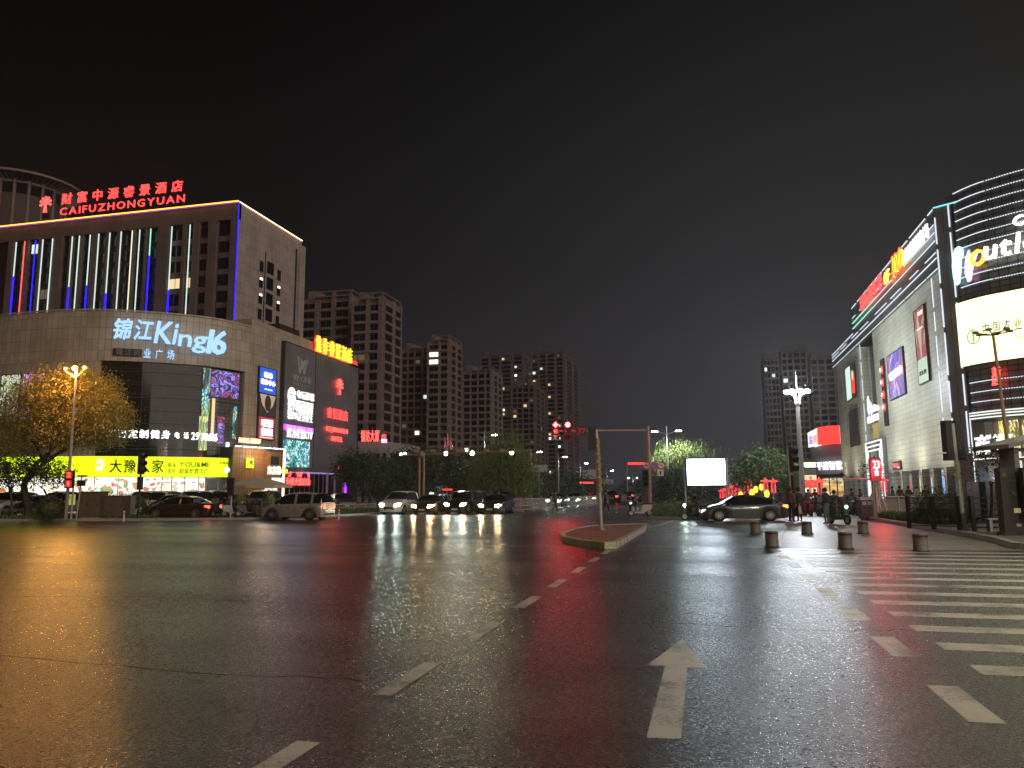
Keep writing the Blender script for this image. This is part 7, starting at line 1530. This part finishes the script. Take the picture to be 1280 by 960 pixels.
def tree(px, depth, label, trunk_h, blobs, n, size, leaf, trunk_r=.18, bark='bark', seed=0, group=None, levels=3, spread=.6, droop=0, upright=False, limb_len=None, fill=.5, lean=(0, 0, 1), z=.1, name='street_tree', cat='tree', twigs=False):
    rnd = random.Random(seed); t = thing(name, label, cat, at(px, depth, z), 0, group); m = MB(); tips = []
    limbs(m, (0, 0, -.1), lean, trunk_h, trunk_r, levels, rnd, spread, .12, tips); m.build('trunk', bark, t)
    m = MB(); leaf_cloud(m, blobs, n, size, seed, droop, upright, fill); m.build('crown', leaf, t, kind='stuff')
    return t
# broad tree lit orange on the left: depth 51, crown px 0..175, py 455..575
k_ = 51/FPX
tree(43, 51, 'broad spreading tree glowing orange under the left street lamp', 2.4, [((95-43)*k_, 0, hgt(498, 51, 95), 3.3, 3.0, 1.9), ((55-43)*k_, 0, hgt(515, 51, 50), 3.2, 2.6, 2.0), ((138-43)*k_, 0, hgt(530, 51, 138), 2.2, 2.2, 1.7), ((100-43)*k_, 0, hgt(540, 51, 100), 3.3, 2.4, 1.4), ((15-43)*k_, 0, hgt(545, 51, 15), 2.6, 2.2, 1.5)], 70000, .15, 'leaf_yellow_olive', .26, seed=5, spread=.85, fill=.0, levels=4, lean=(.1, 0, 1))
tree(22, 50, 'low dark leafed tree at the left edge under the orange tree', 1.3, [(0, 0, 3.1, 1.6, 1.3, .9), (1.5, 0, 3.3, 1.1, 1, .7), (-1.6, 0, 2.8, 1.2, 1, .8)], 3200, .2, 'leaf_dark', .10, seed=6, levels=2, group=None)
tree(68, 49.5, 'small dark pine-like tree right of the orange tree trunk', 1.2, [(0, 0, 3.0, .9, .8, .6), (.7, 0, 2.5, .6, .5, .4), (-.7, 0, 2.5, .6, .5, .4)], 1500, .18, 'leaf_dark', .07, seed=16, levels=1)
def shrub(px, depth, rx, rz, label, leaf='leaf_dark', n=2200, size=.12, z=.13, name='round_shrub', group=None):
    t = thing(name, label, 'shrub', at(px, depth, z), 0, group); m = MB(); leaf_cloud(m, [(0, 0, rz*.9, rx, rx*.9, rz)], n, size, int(px), fill=.75); m.ball((0, 0, rz*.85), rx*.78, 10, rz/rx); m.build('foliage', leaf, t, kind='stuff'); MB().tube((0, 0, 0), (0, 0, rz*.5), .06).build('stem', 'bark', t); return t
shrub(69, 47.5, .85, .62, 'round clipped dark shrub at the left kerb'); shrub(1163, 33.5, .95, .75, 'large round brown green shrub behind the right railing', n=3600, size=.10, z=.155); shrub(1190, 36, .7, .6, 'lower round shrub beside the near right signal pole', n=1600, z=.155)
for px, lab in ((145, 'bright lit leafy shrub on the brown cabinets'), (172, 'pale lit shrub behind the dark sedan nose')): shrub(px, 52, .9, .55, lab, 'leaf_green', 1500, .12, 1.0 if 0 else .6)
shrub(304, 52, .5, .9, 'yellow green lit shrub among the parked e-bikes', 'leaf_willow', 1400, .1); shrub(340, 55, .5, .9, 'yellow green lit shrub near the canopy tent', 'leaf_willow', 1200, .1)
for k, (px, d, lab) in enumerate(((443, 74, 'small dark tree below the thin red character row'), (461, 80, 'dark round tree before the low office columns'))):
    tree(px, d, lab, 1.6, [(0, 0, 4.0, 1.9, 1.6, 1.4), (.8, 0, 3.2, 1.2, 1.1, 1.0), (-.9, 0, 3.2, 1.2, 1.1, .9)], 7000, .24, 'leaf_dark', .09, 'bark', seed=20+k, group=None)
for k, (px, d, w_, top, lab) in enumerate(((492, 86, 2.6, 580, 'dark tree left of the gantry post'), (512, 92, 4.0, 562, 'tall dark tree just behind the gantry post'), (545, 100, 4.4, 563, 'dark tree under the gantry beam, left of its middle'), (578, 98, 4.0, 570, 'dark tree under the gantry beam, right of its middle'), (478, 95, 3.0, 588, 'low dark tree beside the low office block'))):
    h_ = hgt(top, d, px); tree(px, d, lab, h_*.33, [(0, 0, h_*.62, w_*.8, w_*.7, h_*.34), (w_*.5, 0, h_*.5, w_*.5, w_*.5, h_*.26), (-w_*.5, 0, h_*.5, w_*.5, w_*.5, h_*.26)], 7500, .36, 'leaf_dark', .12, seed=30+k, group='dark trees behind the waiting cars', levels=2)
# willow-like trees
d = 84; h_ = hgt(551, d, 632); k_ = d/FPX
tree(632, d, 'feathery yellow green willow behind the right end of the gantry', h_*.30, [(0, 0, h_*.60, 2.2, 2, h_*.34), (-2.0, 0, h_*.48, 1.6, 1.6, h_*.26), (2.1, 0, h_*.45, 1.7, 1.5, h_*.25), (.6, 0, h_*.78, 1.2, 1.1, h_*.18), (-.9, 0, h_*.74, 1.1, 1.1, h_*.18)], 20000, .38, 'leaf_willow', .14, 'bark', seed=41, droop=.5, fill=.25)
tree(605, 92, 'thinner yellowish willow left of the feathery one', 1.6, [(0, 0, 4.2, 1.5, 1.4, 1.9), (-1.2, 0, 3.6, 1.0, 1, 1.2)], 7000, .34, 'leaf_willow', .1, 'bark', seed=42, droop=.4, fill=.25)
d = 86; h_ = hgt(550, d, 850)
tree(846, d, 'yellow green feathery tree left of the white billboard', h_*.3, [(-.5, 0, h_*.62, 2.0, 1.8, h_*.28), (2.0, 0, h_*.60, 1.8, 1.6, h_*.28), (-1.9, 0, h_*.55, 1.3, 1.3, h_*.25), (.7, 0, h_*.76, 1.2, 1.1, h_*.16)], 18000, .34, 'leaf_willow', .14, seed=43, upright=True, fill=.25)
d = 76; h_ = hgt(558, d, 952)
tree(953, d, 'round dark green tree behind the silver crossover', h_*.3, [(0, 0, h_*.62, 2.2, 2.0, h_*.27), (-1.9, 0, h_*.52, 1.6, 1.5, h_*.22), (1.9, 0, h_*.52, 1.5, 1.5, h_*.24), (0, 0, h_*.80, 1.2, 1.2, h_*.14)], 17000, .27, 'leaf_green', .14, seed=44, fill=.4)
for k, (px, d, w_, top, lab) in enumerate(((834, 72, 1.3, 585, 'dark columnar tree left of the billboard post'), (846, 73, 1.5, 583, 'dark columnar tree touching the billboard post'), (823, 76, 1.2, 590, 'lower dark columnar tree behind the round road signs'))):
    h_ = hgt(top, d, px); tree(px, d, lab, .8, [(0, 0, h_*.52, w_*.75, w_*.7, h_*.46)], 2600, .2, 'leaf_dark', .1, seed=50+k, group='dark columnar trees by the billboard', levels=1, fill=.4)
# far dark treeline left of the red lights
for k in range(9):
    px = 655+k*11.5; d = 150+(k % 3)*8; top = 590+(k % 4)*3; h_ = hgt(top, d, px); tree(px, d, ['far dark tree at the right edge of the willow', 'far dark tree with a street lamp in front', 'far dark tree between two thin lamp poles', 'far dark tree under the red mast lights, left', 'far dark tree under the red mast lights, right', 'far dark tree left of the gridded road sign', 'far dark tree behind the gridded road sign', 'far dark tree left of the banded pole', 'far dark tree right of the banded pole'][k], 2.2, [(0, 0, h_*.58, 3.4, 2.5, h_*.38)], 1100, .5, 'leaf_dark', .2, seed=60+k, group='far dark trees left of the mast', levels=1, fill=.3)
for k, (px, d) in enumerate(((800, 150), (815, 170), (780, 200), (862, 110), (885, 120))):
    h_ = hgt(598+2*k if k < 3 else 604, d, px); tree(px, d, ['far tree beside the signal mast post', 'far tree seen between signal post and verge', 'farthest tree below the red banner', 'low dark tree seen under the billboard', 'low dark tree under the right end of the billboard'][k], 1.2, [(0, 0, h_*.58, 2.4, 2.0, h_*.38)], 900, .4, 'leaf_dark', .15, seed=80+k, levels=1, fill=.3, group='far low trees near the billboard')
# two staked young trees right of the bin
for px, lab in ((1086, 'white-barked young tree left in the right grass bed'), (1093, 'white-barked young tree right in the right grass bed')): t = thing('young_tree', lab, 'tree', at(px, 41.5, .155), 0, 'young trees by the red signal'); MB().tube((0, 0, 0), (0, 0, 2.0), .06, .04, 7).build('trunk', 'white_bark', t); m = MB(); leaf_cloud(m, [(0, 0, 2.6, .4, .4, .5)], 250, .12, int(px)); m.build('crown', 'leaf_dark', t, kind='stuff'); MB().tube((.45, 0, 0), (.05, 0, 1.3), .035).build('stake', 'white_bark', t); MB().tube((-.45, 0, 0), (-.05, 0, 1.3), .035).build('stake', 'white_bark', t)
tree(1240, 27, 'dark thin-leafed tree behind the brown stele', 1.6, [(-.4, 0, 2.6, .7, .6, .3), (-.6, 0, 2.0, .5, .4, .2), (.2, 0, 2.2, .5, .4, .2)], 900, .10, 'leaf_dark', .05, seed=91, levels=1, z=.155)

# ================================================================== NIGHT HAZE
hz = bpy.data.materials.new('haze'); hz.use_nodes = True; n = hz.node_tree; n.nodes.remove(n.nodes['Principled BSDF']); pv = n.nodes.new('ShaderNodeVolumePrincipled'); pv.inputs['Density'].default_value = .00042; pv.inputs['Color'].default_value = (.9, .9, .92, 1); pv.inputs['Anisotropy'].default_value = .72
n.links.new(pv.outputs[0], n.nodes['Material Output'].inputs['Volume']); M['haze'] = hz
HAZE = MB().box(-320, 320, -60, 640, -1.0, 112).build('haze', 'haze', kind='stuff')
